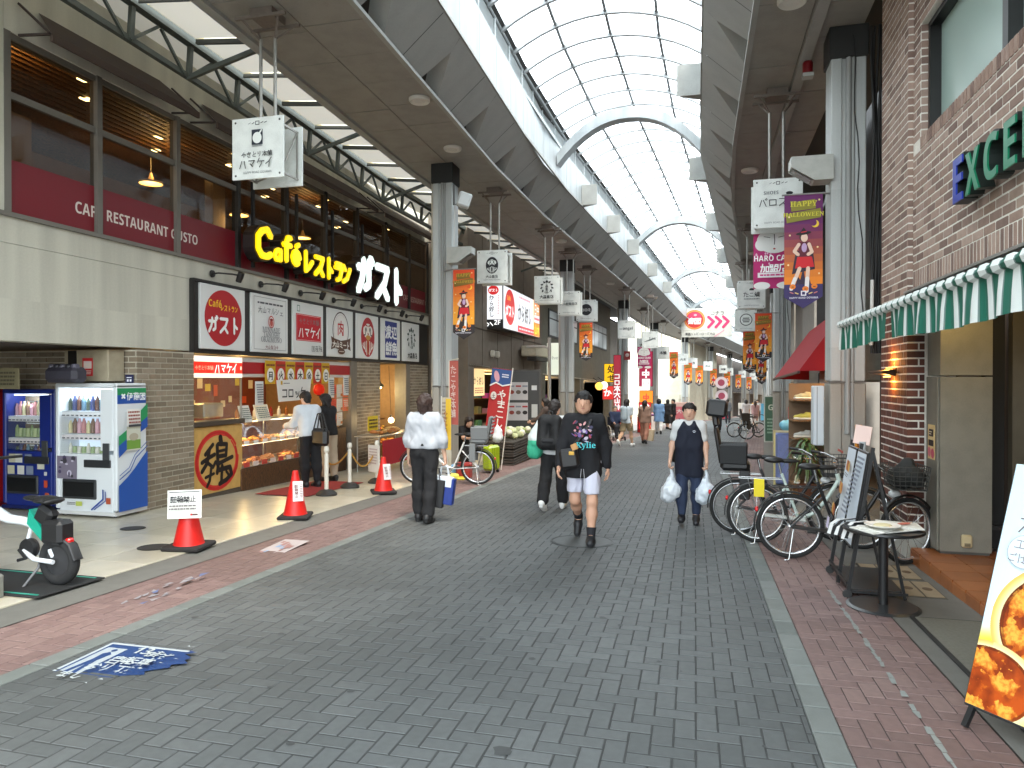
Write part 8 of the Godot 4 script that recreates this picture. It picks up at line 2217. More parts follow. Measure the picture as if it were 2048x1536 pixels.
	for q in [[V(0, 0.16, 0), V(0.3, 0.32, 0.2), C(150, 40, 36)], [V(-0.3, 0.14, 0.1), V(0.26, 0.28, 0.2), C(110, 160, 200)], [V(-0.1, 0.03, 0.25), V(0.45, 0.06, 0.22), C(206, 190, 60)]]: put(MB.new().bbox(q[0], q[1], 0.03), "bag", M(q[2], 0.5), bgs)
	var wb := thing("white_bag", "white plastic bag hung above the lime green suitcase", "bag", at(P(-4.25, 0.75, 15.3)))
	put(blob([[V(0, 0, 0), 0.12, V(0.02, 0.12, 0), 0.09], [V(0, 0.2, 0), 0.05, V(0, 0.28, 0), 0.02]], 0.06, 0.02, 0.02), "bag", M(C(222, 224, 226), 0.4), wb)
# ---------- soft shapes: tapered capsules joined smoothly and meshed by surface nets
var fold_noise: FastNoiseLite
func blob(caps: Array, k: float, cell: float, folds := 0.0, cuts := [], freq := 9.0) -> MB:
	if fold_noise == null:
		fold_noise = FastNoiseLite.new()
		fold_noise.seed = 3; fold_noise.frequency = 1.0; fold_noise.fractal_octaves = 2
	var lo := Vector3.ONE * 1e6; var hi := -lo
	for c in caps:
		for e in [[c[0], c[1]], [c[2], c[3]]]:
			lo = lo.min(e[0] - Vector3.ONE * e[1]); hi = hi.max(e[0] + Vector3.ONE * e[1])
	lo -= Vector3.ONE * (cell * 3 + folds); hi += Vector3.ONE * (cell * 3 + folds)
	var nx := int((hi.x - lo.x) / cell) + 2; var ny := int((hi.y - lo.y) / cell) + 2; var nz := int((hi.z - lo.z) / cell) + 2
	var f := PackedFloat32Array()
	f.resize(nx * ny * nz)
	f.fill(10.0)
	for c in caps:
		var a: Vector3 = c[0]; var ra: float = c[1]; var b: Vector3 = c[2]; var rb: float = c[3]
		var m: float = maxf(ra, rb) + k * 0.5 + cell * 2.0 + folds
		var l := ((a.min(b) - Vector3.ONE * m - lo) / cell).floor().max(Vector3.ZERO)
		var h := ((a.max(b) + Vector3.ONE * m - lo) / cell).ceil()
		var ab := b - a
		var inv: float = 1.0 / maxf(ab.length_squared(), 1e-9)
		var dr := rb - ra
		for z in range(int(l.z), mini(int(h.z) + 1, nz)):
			for y in range(int(l.y), mini(int(h.y) + 1, ny)):
				var i := int(l.x) + nx * (y + ny * z)
				var p := Vector3(lo.x + int(l.x) * cell, lo.y + y * cell, lo.z + z * cell) - a
				for x in range(int(l.x), mini(int(h.x) + 1, nx)):
					var t := clampf(p.dot(ab) * inv, 0.0, 1.0)
					var d := (p - ab * t).length() - ra - dr * t
					var o := f[i]
					var g := k - absf(o - d)
					if g > 0.0: f[i] = minf(o, d) - g * g * 0.25 / k
					elif d < o: f[i] = d
					i += 1
					p.x += cell
	if folds > 0.0 or cuts:
		for z in nz:
			for y in ny:
				var i := nx * (y + ny * z)
				for x in nx:
					var d := f[i]
					if absf(d) < folds * 2.0 + cell * 2.5 or (cuts and d < 0):
						var p := Vector3(lo.x + x * cell, lo.y + y * cell, lo.z + z * cell)
						if folds > 0.0: d += folds * fold_noise.get_noise_3d(p.x * freq, p.y * freq * 0.55, p.z * freq)
						for c in cuts: d = maxf(d, (c as Plane).distance_to(p))
						f[i] = d
					i += 1
	var ids := PackedInt32Array()
	ids.resize(nx * ny * nz)
	ids.fill(-1)
	var pos := PackedVector3Array()
	var sx := 1; var sy := nx; var sz := nx * ny
	var offs := [0, sx, sy, sx + sy, sz, sx + sz, sy + sz, sx + sy + sz]
	var corner := [Vector3(0, 0, 0), Vector3(1, 0, 0), Vector3(0, 1, 0), Vector3(1, 1, 0), Vector3(0, 0, 1), Vector3(1, 0, 1), Vector3(0, 1, 1), Vector3(1, 1, 1)]
	var edges := [[0, 1], [2, 3], [4, 5], [6, 7], [0, 2], [1, 3], [4, 6], [5, 7], [0, 4], [1, 5], [2, 6], [3, 7]]
	for z in nz - 1:
		for y in ny - 1:
			var i := nx * (y + ny * z)
			for x in nx - 1:
				var s := f[i] < 0.0
				if f[i] < 5.0 and ((f[i + 1] < 0.0) != s or (f[i + sy] < 0.0) != s or (f[i + sz] < 0.0) != s or (f[i + sx + sy] < 0.0) != s or (f[i + sx + sz] < 0.0) != s or (f[i + sy + sz] < 0.0) != s or (f[i + sx + sy + sz] < 0.0) != s):
					var sum := Vector3.ZERO; var n := 0
					for e in edges:
						var u := f[i + offs[e[0]]]; var w := f[i + offs[e[1]]]
						if (u < 0.0) != (w < 0.0):
							sum += (corner[e[0]] as Vector3).lerp(corner[e[1]], u / (u - w)); n += 1
					if n > 0:
						ids[i] = pos.size()
						pos.append(lo + (Vector3(x, y, z) + sum / n) * cell)
				i += 1
	var faces := PackedInt32Array()
	for z in range(1, nz - 1):
		for y in range(1, ny - 1):
			var i := 1 + nx * (y + ny * z)
			for x in range(1, nx - 1):
				var s := f[i] < 0.0
				for ax in 3:
					var st: int = [sx, sy, sz][ax]
					if (f[i + st] < 0.0) != s:
						var u: int = [sy, sz, sx][ax]; var w: int = [sz, sx, sy][ax]
						var q := [ids[i - u - w], ids[i - w], ids[i], ids[i - u]]
						if q[0] >= 0 and q[1] >= 0 and q[2] >= 0 and q[3] >= 0:
							if s: faces.append_array(PackedInt32Array([q[0], q[1], q[2], q[0], q[2], q[3]]))
							else: faces.append_array(PackedInt32Array([q[0], q[2], q[1], q[0], q[3], q[2]]))
				i += 1
	var nor := PackedVector3Array()
	nor.resize(pos.size())
	for i in range(0, faces.size(), 3):
		var g := (pos[faces[i + 1]] - pos[faces[i]]).cross(pos[faces[i + 2]] - pos[faces[i]])
		for j in 3: nor[faces[i + j]] += g
	var mb := MB.new()
	for i in range(0, faces.size(), 3):
		var a := faces[i]; var b := faces[i + 1]; var c := faces[i + 2]
		mb.tri_n(pos[a], pos[b], pos[c], nor[a].normalized(), nor[b].normalized(), nor[c].normalized())
	return mb
func join(a: MB, b: MB) -> MB:
	a.v.append_array(b.v); a.n.append_array(b.n)
	return a

func ang(a: float) -> Vector3: return V(0, -cos(a), sin(a))           # straight down, swung forward by a

# a standing or walking figure; faces +z of its own frame; returns where the joints are
func person(label: String, t: Transform3D, o: Dictionary) -> Dictionary:
	var H: float = o.get("h", 1.68)
	var k := H / 1.7
	var near: bool = o.get("near", true)
	var cell := 0.016 if near else 0.024
	var skin := M(o.get("skin", C(206, 164, 140)), 0.55)
	var b := thing("person", label, "person", t)
	var J := {}
	var hip_y := 0.92 * k
	var lean: float = o.get("lean", 0.0)                                # the trunk tipped forward
	var up := V(0, cos(lean), sin(lean))
	var fwd := V(0, -sin(lean), cos(lean))
	var hipc := V(0, hip_y, 0)
	var low := 10.0
	for i in 2:                                                       # 0 is the figure's left (+x), 1 its right
		var sg := 1.0 if i == 0 else -1.0
		var leg: Array = o.get("legs", [[0.12, 0.05], [-0.1, 0.08]])[i]
		var hp := hipc + V(sg * 0.092 * k, -0.02, 0)
		var kn := hp + (ang(leg[0]) + V(sg * 0.03, 0, 0)).normalized() * 0.42 * k
		var an := kn + (ang(leg[0] - leg[1]) + V(-sg * 0.02, 0, 0)).normalized() * 0.40 * k
		var pitch: float = (leg[0] - leg[1]) * 0.8
		if leg.size() > 2: pitch = leg[2]
		var toe := an + V(sg * 0.03, sin(pitch), cos(pitch)) * 0.15 * k + V(0, -0.045 * k, 0)
		var heel := an + V(0, -sin(pitch) * 0.05, -cos(pitch) * 0.05) * k + V(0, -0.045 * k, 0)
		J[["hl", "hr"][i]] = hp; J[["kl", "kr"][i]] = kn; J[["al", "ar"][i]] = an; J[["tl", "tr"][i]] = toe; J[["el", "er"][i]] = heel
		low = minf(low, minf(toe.y, heel.y) - 0.032 * k)
	for n in J: J[n] -= V(0, low, 0)
	hipc.y -= low
	J.hip = hipc
	var chest := hipc + up * 0.40 * k
	J.chest = chest
	J.neck = hipc + up * 0.545 * k
	J.head = hipc + up * 0.66 * k + fwd * 0.015 * k
	for i in 2:
		var sg := 1.0 if i == 0 else -1.0
		var arm: Array = o.get("arms", [[0.15, 0.12, 0.2], [-0.15, 0.12, 0.2]])[i]
		var sh := hipc + up * 0.462 * k + V(sg * 0.164 * k, 0, 0)
		var out := V(sg * sin(arm[1]), 0, 0)
		var el := sh + (ang(arm[0]) * cos(arm[1]) + out).normalized() * 0.29 * k
		var inw := V(-sg * (arm[3] if arm.size() > 3 else 0.05), 0, 0)
		var fd := (ang(arm[0] + arm[2]) * cos(arm[1] * 0.6) + out * 0.6 + inw).normalized()
		var wr := el + fd * 0.25 * k
		J[["sl", "sr"][i]] = sh; J[["ll", "lr"][i]] = el; J[["wl", "wr"][i]] = wr; J[["dl", "dr"][i]] = fd
	# --- the body: one continuous surface, with head and hands meshed finer
	var caps := []
	for sg in [-1, 1]:
		var sx := V(sg, 0, 0)
		caps.append([hipc + sx * 0.07 * k, 0.10 * k, hipc + up * 0.18 * k + sx * 0.05 * k, 0.085 * k])
		caps.append([hipc + up * 0.18 * k + sx * 0.05 * k, 0.085 * k, chest + sx * 0.07 * k, 0.095 * k])
	caps.append([J.sl, 0.052 * k, J.sr, 0.052 * k])
	caps.append([J.neck - up * 0.05 * k, 0.06 * k, J.neck + up * 0.06 * k, 0.052 * k])
	for s in ["l", "r"]:
		caps.append([J["h" + s], 0.086 * k, J["k" + s], 0.055 * k]); caps.append([J["k" + s], 0.054 * k, J["k" + s].lerp(J["a" + s], 0.35) - V(0, 0, 0.012), 0.056 * k]); caps.append([J["k" + s].lerp(J["a" + s], 0.35) - V(0, 0, 0.012), 0.056 * k, J["a" + s], 0.036 * k])
		caps.append([J["a" + s], 0.036 * k, J["t" + s], 0.03 * k])
		caps.append([J["s" + s], 0.052 * k, J["l" + s], 0.038 * k]); caps.append([J["l" + s], 0.04 * k, J["w" + s], 0.026 * k])
	var body := blob(caps, 0.05, cell)
	var hb := Basis(V(1, 0, 0), lean * 0.6 + o.get("nod", 0.0)) * Basis(Vector3.UP, o.get("turn", 0.0))
	var hd := func(x: float, y: float, z: float) -> Vector3: return J.head + hb * V(x, y, z) * k
	var head := [[hd.call(0, 0.03, -0.022), 0.083 * k, hd.call(0, 0.035, 0.012), 0.08 * k], [hd.call(0, -0.02, 0.028), 0.066 * k, hd.call(0, -0.075, 0.045), 0.042 * k], [hd.call(-0.03, -0.05, 0.02), 0.05 * k, hd.call(0.03, -0.05, 0.02), 0.05 * k],
		[hd.call(0, 0.01, 0.088), 0.009 * k, hd.call(0, -0.022, 0.104), 0.013 * k], [hd.call(0, -0.05, 0.088), 0.011 * k, hd.call(0.0, -0.055, 0.088), 0.011 * k], [hd.call(0, -0.08, -0.01), 0.05 * k, J.neck, 0.052 * k]]
	for sg in [-1, 1]: head.append([hd.call(sg * 0.082, 0.01, -0.008), 0.014 * k, hd.call(sg * 0.078, -0.03, 0.0), 0.011 * k])
	join(body, blob(head, 0.02, 0.007 if near else 0.014))
	for i in 2:
		var s: String = ["l", "r"][i]
		var sg := 1.0 if i == 0 else -1.0
		var w: Vector3 = J["w" + s]; var d: Vector3 = J["d" + s]
		var palm := (V(-sg, 0, 0) - d * V(-sg, 0, 0).dot(d)).normalized()          # the palm faces the thigh
		var ac := d.cross(palm).normalized() * sg
		if ac.z < 0: ac = -ac                                         # thumb side points forward
		var curl: float = o.get("curl", [0.5, 0.5])[i]
		var hc := [[w - d * 0.02, 0.026 * k, w + d * 0.02, 0.024 * k]]
		for q in [-0.022, 0.0, 0.022]: hc.append([w + d * 0.015 + ac * q * 0.7, 0.016 * k, w + d * 0.082 * k + ac * q, 0.0135 * k])
		for q in 4:
			var r0 := w + d * (0.088 - 0.004 * absf(q - 1.5)) * k + ac * (0.027 - 0.018 * q)
			var c1 := curl * (0.8 + 0.08 * q)
			var d1 := (d * cos(c1) + palm * sin(c1)).normalized(); var d2 := (d * cos(c1 * 2.3) + palm * sin(c1 * 2.3)).normalized()
			var ln: float = [0.042, 0.047, 0.044, 0.034][q] * k
			hc.append([r0, 0.0095 * k, r0 + d1 * ln, 0.0088 * k]); hc.append([r0 + d1 * ln, 0.0088 * k, r0 + d1 * ln + d2 * ln * 0.85, 0.0075 * k])
		var th := w + d * 0.03 * k + ac * 0.026
		var td := (d * 0.7 + ac * 0.55 + palm * 0.45).normalized()
		hc.append([th, 0.013 * k, th + td * 0.04 * k, 0.0105 * k]); hc.append([th + td * 0.04 * k, 0.0105 * k, th + td * 0.04 * k + (td + d * 0.7).normalized() * 0.028 * k, 0.0085 * k])
		join(body, blob(hc, 0.010, 0.0062 if near else 0.012))
		J["p" + s] = w + d * 0.09 * k + palm * 0.02
	put(body, "body", skin, b)
	if near:
		var ey := MB.new()
		for sg in [-1, 1]: ey.ell(hd.call(sg * 0.032, 0.012, 0.078), V(0.012, 0.006, 0.008) * k, hb, 8, 6)
		put(ey, "eyes", M(C(36, 28, 26), 0.3), b)
		var br := MB.new()
		for sg in [-1, 1]: br.ell(hd.call(sg * 0.034, 0.034, 0.078), V(0.018, 0.004, 0.008) * k, hb, 8, 6)
		put(br, "eyebrows", M(C(44, 34, 30), 0.8), b)
		put(MB.new().ell(hd.call(0, -0.05, 0.098), V(0.022, 0.005, 0.006) * k, hb, 10, 6), "mouth", M(C(168, 100, 92), 0.5), b)
	# --- hair
	var hc: Color = o.get("hair", C(32, 26, 24))
	var hair := [[hd.call(0, 0.05, -0.035), 0.088 * k, hd.call(0, 0.07, 0.01), 0.08 * k], [hd.call(-0.06, 0.05, 0.0), 0.045 * k, hd.call(0.06, 0.05, 0.0), 0.045 * k], [hd.call(0, 0.0, -0.055), 0.075 * k, hd.call(0, -0.05, -0.045), 0.055 * k], [hd.call(-0.045, 0.098, 0.05), 0.022 * k, hd.call(0.05, 0.09, 0.055), 0.022 * k]]
	match o.get("style", "short"):
		"bob":
			for sg in [-1, 1]: hair.append([hd.call(sg * 0.07, 0.03, -0.01), 0.038 * k, hd.call(sg * 0.078, -0.10, -0.005), 0.03 * k])
			hair.append([hd.call(0, 0.0, -0.07), 0.06 * k, hd.call(0, -0.13, -0.055), 0.05 * k])
		"long":
			for sg in [-1, 1]: hair.append([hd.call(sg * 0.07, 0.02, -0.02), 0.036 * k, hd.call(sg * 0.07, -0.26, -0.03), 0.03 * k])
			hair.append([hd.call(0, 0.0, -0.07), 0.065 * k, hd.call(0, -0.28, -0.09), 0.05 * k])
		"tied": hair.append([hd.call(0, 0.0, -0.11), 0.035 * k, hd.call(0, -0.12, -0.12), 0.022 * k])
	put(blob(hair, 0.03, 0.009 if near else 0.016, 0.014, [], 34.0), "hair", M(hc, 0.6, "cloth", 6.0), b)
	# --- clothes
	for g in o.get("wear", []):
		var kind: String = g[0]
		var m := M(g[1], 0.85, "cloth", 5.0)
		var e: float = g[2] if g.size() > 2 else 0.02
		var c := []
		var cuts := []
		if kind in ["shirt", "tee", "loose", "vest", "dress"]:
			var hem: float = g[3] if g.size() > 3 else -0.06
			for sg in [-1, 1]:
				var sx := V(sg, 0, 0)
				var wide := 0.075 if kind != "loose" else 0.10
				c.append([hipc + up * (hem + 0.05) + sx * wide * k, (0.112 + e) * k, hipc + up * 0.2 * k + sx * 0.06 * k, (0.09 + e) * k])
				if kind == "dress": c.append([hipc + up * (hem + 0.02) + sx * 0.10 * k, (0.13 + e) * k, hipc + up * 0.15 * k + sx * 0.06 * k, (0.09 + e) * k])
				c.append([hipc + up * 0.2 * k + sx * 0.06 * k, (0.09 + e) * k, chest + sx * 0.075 * k, (0.098 + e) * k])
			if kind != "vest":
				for q in [J.sl, J.sr]: c.append([J.neck - up * 0.035 * k, (0.05 + e * 0.6) * k, q, (0.05 + e) * k])
				c.append([J.sl - V(0.01, 0, 0), (0.055 + e) * k, J.sr + V(0.01, 0, 0), (0.055 + e) * k])
				for s in ["l", "r"]:
					var to: Vector3 = J["l" + s].lerp(J["w" + s], 0.92) if kind in ["shirt", "loose"] else J["s" + s].lerp(J["l" + s], 0.62)
					if kind == "loose": c.append([J["s" + s] - V(0, 0.06, 0), 0.085 * k, J["l" + s], 0.072 * k])
					c.append([J["s" + s], (0.055 + e) * k, J["l" + s] if kind in ["shirt", "loose"] else to, (0.045 + e * 1.0) * k])
					if kind in ["shirt", "loose"]: c.append([J["l" + s], (0.045 + e) * k, to, (0.032 + e * 0.7) * k])
			cuts.append(Plane(-up, -up.dot(hipc + up * hem)))
			cuts.append(Plane(up, up.dot(J.neck + up * (0.012 if kind != "vest" else -0.10) * k)))
		elif kind in ["trousers", "shorts", "flares"]:
			for sg in [-1, 1]: c.append([hipc + V(sg * 0.075 * k, 0.03, 0), (0.10 + e) * k, hipc + V(sg * 0.07, 0.12, 0) * k, (0.092 + e * 0.7) * k])
			for s in ["l", "r"]:
				if kind == "shorts":
					c.append([J["h" + s] + V(0, 0.02, 0), (0.092 + e) * k, J["h" + s].lerp(J["k" + s], 0.75), (0.078 + e) * k])
					var d: Vector3 = (J["k" + s] - J["h" + s]).normalized()
				else:
					var end: Vector3 = J["k" + s].lerp(J["a" + s], 0.86)
					var calf: Vector3 = J["k" + s].lerp(J["a" + s], 0.35) - V(0, 0, 0.012)
					c.append([J["h" + s], (0.094 + e) * k, J["k" + s], (0.068 + e) * k])
					c.append([J["k" + s], (0.068 + e) * k, calf, (0.068 + e) * k])
					c.append([calf, (0.068 + e) * k, end, ((0.052 if kind == "trousers" else 0.075) + e) * k])
			cuts.append(Plane(Vector3.UP, hipc.y + 0.13 * k))
			if kind == "shorts": cuts.append(Plane(Vector3.DOWN, -(hipc.y - 0.34 * k)))
			else: cuts.append(Plane(Vector3.DOWN, -0.035 * k))
		elif kind == "apron":                                          # a bib and skirt over the front
			var z := V(0, 0, 0.02)
			for sg in [-1, 1]:
				c.append([hipc + V(sg * 0.085, -0.22, 0.015) * k, 0.118 * k, hipc + V(sg * 0.075, 0.2, 0.02) * k, 0.125 * k])
				c.append([hipc + V(sg * 0.075, 0.2, 0.02) * k, 0.125 * k, chest + V(sg * 0.06, -0.03, 0.022) * k, 0.126 * k])
				c.append([chest + V(sg * 0.08, 0.06, 0.10) * k, 0.035 * k, J.neck + V(sg * 0.07, -0.03, 0.05) * k, 0.03 * k])
			cuts = [Plane(Vector3.DOWN, -(hipc.y - 0.27 * k)), Plane(Vector3.FORWARD, 0.04)]
		elif kind == "skirt":
			for sg in [-1, 1]: c.append([hipc + V(sg * 0.07, 0.05, 0) * k, (0.10 + e) * k, hipc + V(sg * 0.12, -0.55, 0) * k, 0.16 * k])
			cuts = [Plane(Vector3.UP, hipc.y + 0.12 * k), Plane(Vector3.DOWN, -(hipc.y - 0.6 * k))]
		if c: put(blob(c, 0.045 if kind != "shorts" else 0.008, cell * (0.9 if kind != "shorts" else 0.7), o.get("folds", 0.008), cuts), kind if kind != "loose" else "blouse", m, b)
	# --- shoes
	for s in ["l", "r"]:
		var hl: Vector3 = J["e" + s]; var to: Vector3 = J["t" + s]; var an: Vector3 = J["a" + s]
		var mid := hl.lerp(to, 0.5)
		put(blob([[hl + V(0, 0.014, 0), 0.047 * k, mid + V(0, 0.014, 0), 0.049 * k], [mid + V(0, 0.010, 0), 0.051 * k, to, 0.044 * k], [hl + V(0, 0.04, 0.01), 0.043 * k, an + V(0, 0.012, 0), 0.046 * k]], 0.03, 0.011 if near else 0.02), "shoe", M(o.get("shoes", C(30, 30, 32)), 0.5), b)
		put(blob([[hl - V(0, 0.014, 0), 0.04 * k, to - V(0, 0.012, 0), 0.038 * k]], 0.01, 0.011 if near else 0.02, 0.0, [Plane(Vector3.UP, maxf(hl.y, to.y) + 0.5)]), "sole", M(o.get("soles", C(40, 40, 40)), 0.7), b)
		if o.has("socks"): put(MB.new().tube([an - V(0, 0.01, 0), an.lerp(J["k" + s], 0.16), an.lerp(J["k" + s], 0.30)], 0.045 * k, 12, [0.046 * k, 0.05 * k, 0.057 * k]), "sock", M(o.socks, 0.8, "cloth", 6.0), b)
	J.node = b
	J.t = t
	return J

func carry_bag(called: String, label: String, J: Dictionary, s: String, size: Vector3, c: Color, c2 := Color(0, 0, 0, 0), soft := false) -> void:
	var p: Vector3 = J.t * J["p" + s]
	var b := thing(called, label, "bag", Transform3D(J.t.basis, p))
	if soft:
		put(blob([[V(0, -0.16, 0), 0.05, V(0, -0.26, 0), 0.11], [V(0.03, -0.3, 0.02), 0.10, V(-0.03, -0.36, 0.0), 0.095]], 0.05, 0.012, 0.016, [], 16.0), "bag", M(c, 0.35, "blotch", 3.0), b)
		put(MB.new().tube([V(0.0, 0.0, 0.0), V(0.02, -0.08, 0.01), V(0.0, -0.17, 0)], 0.02, 8, [0.012, 0.022, 0.055]), "handle", M(c, 0.35), b)
		return
	put(MB.new().bbox(V(0, -0.17 - size.y / 2, 0), size, 0.008, Basis(V(0, 0, 1), 0.12)), "bag", M(c, 0.45, "blotch", 2.0), b)
	if c2.a > 0: put(MB.new().bbox(V(0.02, -0.17 - size.y * 0.14, 0), V(size.x + 0.006, size.y * 0.38, size.z + 0.006), 0.006, Basis(V(0, 0, 1), 0.12)), "upper_band", M(c2, 0.5), b)
	for z in [-0.03, 0.03]: put(MB.new().tube([V(-size.x * 0.25, -0.18, z), V(-size.x * 0.15, -0.03, z * 0.3), V(size.x * 0.15, -0.03, z * 0.3), V(size.x * 0.25, -0.18, z)], 0.006, 6), "handle", M(c2 if c2.a > 0 else c, 0.5), b)

func strap(J: Dictionary, called: String, m: Material, pts: Array, r := 0.018) -> MeshInstance3D:
	return put(MB.new().tube(pts, r, 8, [], 0.35), called, m, J.node)

func people() -> void:
	var black := C(26, 26, 29)
	var J := person("person in a loose white blouse and black trousers walking away with paper bags", at(P(-3.39, 0.002, 8.68), PI), {"h": 1.63, "legs": [[0.10, 0.06], [-0.12, 0.10]], "arms": [[0.05, 0.22, 0.12], [0.05, 0.28, 0.1]], "wear": [["loose", C(188, 192, 199), 0.022, 0.06], ["flares", black, 0.012]], "hair": C(58, 40, 34), "style": "bob", "folds": 0.016, "curl": [0.5, 1.3]})
	put(MB.new().lathe([[0.165, 0.10], [0.168, 0.135], [0.16, 0.14]], 24, J.hip, Basis().scaled(V(1.0, 1, 0.68))), "belt", M(C(20, 20, 20), 0.4), J.node)
	carry_bag("paper_bag", "blue paper bag with a white upper band in the hand of the white blouse", J, "r", V(0.26, 0.34, 0.1), C(28, 52, 130), C(206, 214, 222))
	carry_bag("tote_bag", "black bag hanging behind the blue paper bag", {"t": J.t, "pr": J.pr + V(0.09, -0.02, -0.04)}, "r", V(0.20, 0.36, 0.08), C(34, 34, 36))
	# the man in the black sweatshirt
	J = person("man in a black printed sweatshirt and white shorts walking towards the camera", at(P(-1.21, 0.0, 7.98), 0.05), {"h": 1.69, "legs": [[0.26, 0.10, 0.12], [-0.12, 0.75, -0.9]], "arms": [[-0.25, 0.26, 0.25], [0.22, 0.24, 0.3]], "wear": [["shirt", C(22, 22, 27), 0.022, -0.17], ["shorts", C(214, 214, 230), 0.012]], "hair": C(28, 24, 24), "shoes": C(32, 33, 36), "soles": C(60, 60, 62), "socks": C(30, 30, 36), "folds": 0.014, "skin": C(198, 152, 126)})
	var pr := MB.new()
	var a := Art.new(self, Transform3D(Basis(V(1, 0, 0), 0.02), J.chest + V(0, -0.06, 0.172)))
	for i in 34: a.ell(rnd(-0.10, 0.10), rnd(-0.12, 0.13), rnd(0.004, 0.02), rnd(0.006, 0.03), [C(110, 84, 150), C(206, 150, 150), C(60, 56, 84), C(190, 180, 196), C(150, 60, 80)][i % 5], rnd(0, 3))
	a.en("Kylie", 0.04, -0.15, 0.085, C(70, 190, 196), "Droid Serif", true)
	a.done("shirt_print", J.node)
	strap(J, "bag_strap", M(C(30, 28, 28), 0.5), [J.sl + V(-0.06, 0.06, 0.02), J.chest + V(0.08, 0.05, 0.165), J.hip + V(-0.09, 0.20, 0.17), J.hip + V(-0.17, 0.08, 0.12), J.hip + V(-0.14, 0.15, -0.14), J.chest + V(0.02, 0.06, -0.16), J.sl + V(-0.06, 0.06, 0.0)], 0.02)
	var bg := thing("crossbody_bag", "small black bag with a gold clasp worn across the black sweatshirt", "bag", Transform3D(J.t.basis, J.t * (J.hip + V(-0.14, 0.06, 0.20))))
	put(MB.new().bbox(V(0, 0, 0), V(0.21, 0.22, 0.08), 0.03, Basis(V(0, 0, 1), 0.15)), "bag", M(C(28, 26, 27), 0.45), bg)
	put(MB.new().bbox(V(0.03, 0.06, 0.042), V(0.06, 0.04, 0.01), 0.004), "clasp", M(C(190, 150, 70), 0.3, "", 1.0, 0.8), bg)
	put(MB.new().bbox(V(0.06, 0.13, 0.03), V(0.07, 0.07, 0.02), 0.006, Basis(V(0, 0, 1), 0.4)), "tan_tag", M(C(190, 140, 84), 0.5), bg)
	for sg in [-1, 1]: strap(J, "drawstring", M(C(226, 226, 232), 0.7), [J.hip + V(sg * 0.012, -0.06, 0.145), J.hip + V(sg * 0.02, -0.14, 0.15), J.hip + V(sg * 0.024, -0.24, 0.15)], 0.006)
	# the backpacker
	J = person("person in a white T-shirt and flared black trousers walking away with a black backpack", at(P(-1.98, 0.0, 10.2), PI - 0.1), {"h": 1.57, "legs": [[-0.28, 0.22, -0.5], [0.24, 0.06, 0.15]], "arms": [[0.1, 0.14, 0.9], [0.15, 0.14, 0.9]], "wear": [["tee", C(222, 224, 226), 0.024, -0.05], ["flares", black, 0.022]], "hair": C(40, 32, 30), "shoes": C(222, 222, 220), "soles": C(226, 226, 222), "folds": 0.012})
	bg = thing("backpack", "black backpack on the back of the person in flared trousers", "backpack", Transform3D(J.t.basis, J.t * (J.chest + V(0, -0.06, -0.20))))
	put(blob([[V(-0.08, 0.14, 0), 0.085, V(0.08, 0.14, 0), 0.085], [V(-0.09, -0.18, -0.01), 0.10, V(0.09, -0.18, -0.01), 0.10], [V(-0.09, 0.12, 0), 0.085, V(-0.1, -0.16, -0.01), 0.1], [V(0.09, 0.12, 0), 0.085, V(0.1, -0.16, -0.01), 0.1]], 0.04, 0.014, 0.008), "bag", M(C(26, 26, 28), 0.7, "cloth", 4.0), bg)
	put(blob([[V(-0.07, -0.14, -0.10), 0.035, V(0.07, -0.14, -0.10), 0.035]], 0.02, 0.012), "pocket", M(C(34, 34, 37), 0.7), bg)
	put(MB.new().tube([V(-0.03, 0.22, 0.02), V(-0.03, 0.27, 0.02), V(0.03, 0.27, 0.02), V(0.03, 0.22, 0.02)], 0.01, 6), "top_loop", M(C(40, 40, 40), 0.6), bg)
	bg = thing("drawstring_sack", "white and mint green sack slung over the left shoulder beside the black backpack", "bag", Transform3D(J.t.basis, J.t * (J.chest + V(0.22, -0.12, -0.14))))
	put(blob([[V(0, -0.12, 0), 0.13, V(0.03, -0.26, 0), 0.11]], 0.06, 0.014, 0.014), "green_part", M(C(64, 190, 150), 0.6, "cloth", 3.0), bg)
	put(blob([[V(-0.05, 0.17, 0.02), 0.05, V(0, -0.06, 0), 0.128]], 0.05, 0.014, 0.012), "white_part", M(C(222, 230, 228), 0.6, "cloth", 3.0), bg)
	# the woman in the apron
	J = person("woman in a white T-shirt, navy apron and jeans walking towards the camera", at(P(-0.07, 0.0, 9.55), -0.05), {"h": 1.52, "legs": [[0.10, 0.28, -0.3], [0.20, 0.08, 0.12]], "arms": [[0.08, 0.22, 0.35], [0.12, 0.26, 0.3]], "wear": [["tee", C(216, 218, 218), 0.016, 0.08], ["trousers", C(40, 52, 78), 0.008], ["apron", C(22, 28, 46)]], "hair": C(36, 28, 26), "style": "tied", "shoes": C(30, 30, 34), "curl": [1.2, 1.2], "folds": 0.010})
	a = Art.new(self, Transform3D(Basis(), J.chest + V(0.07, 0.0, 0.168)))
	a.line([-0.02, 0.0, 0.0, 0.012, 0.02, 0.0], 0.006, C(206, 214, 222)).ell(0, -0.01, 0.014, 0.006, C(190, 200, 212))
	a.done("apron_mark", J.node)
	carry_bag("plastic_bag", "larger white plastic bag in the right hand of the woman in the apron", J, "r", V(0.2, 0.3, 0.1), C(220, 226, 232), Color(0, 0, 0, 0), true)
	carry_bag("plastic_bag", "smaller white plastic bag in the left hand of the woman in the apron", J, "l", V(0.16, 0.26, 0.1), C(214, 222, 230), Color(0, 0, 0, 0), true)
	bg = thing("shoulder_bag", "black bag hanging behind the right hip of the woman in the apron", "bag", Transform3D(J.t.basis, J.t * (J.hip + V(-0.17, 0.0, -0.16))))
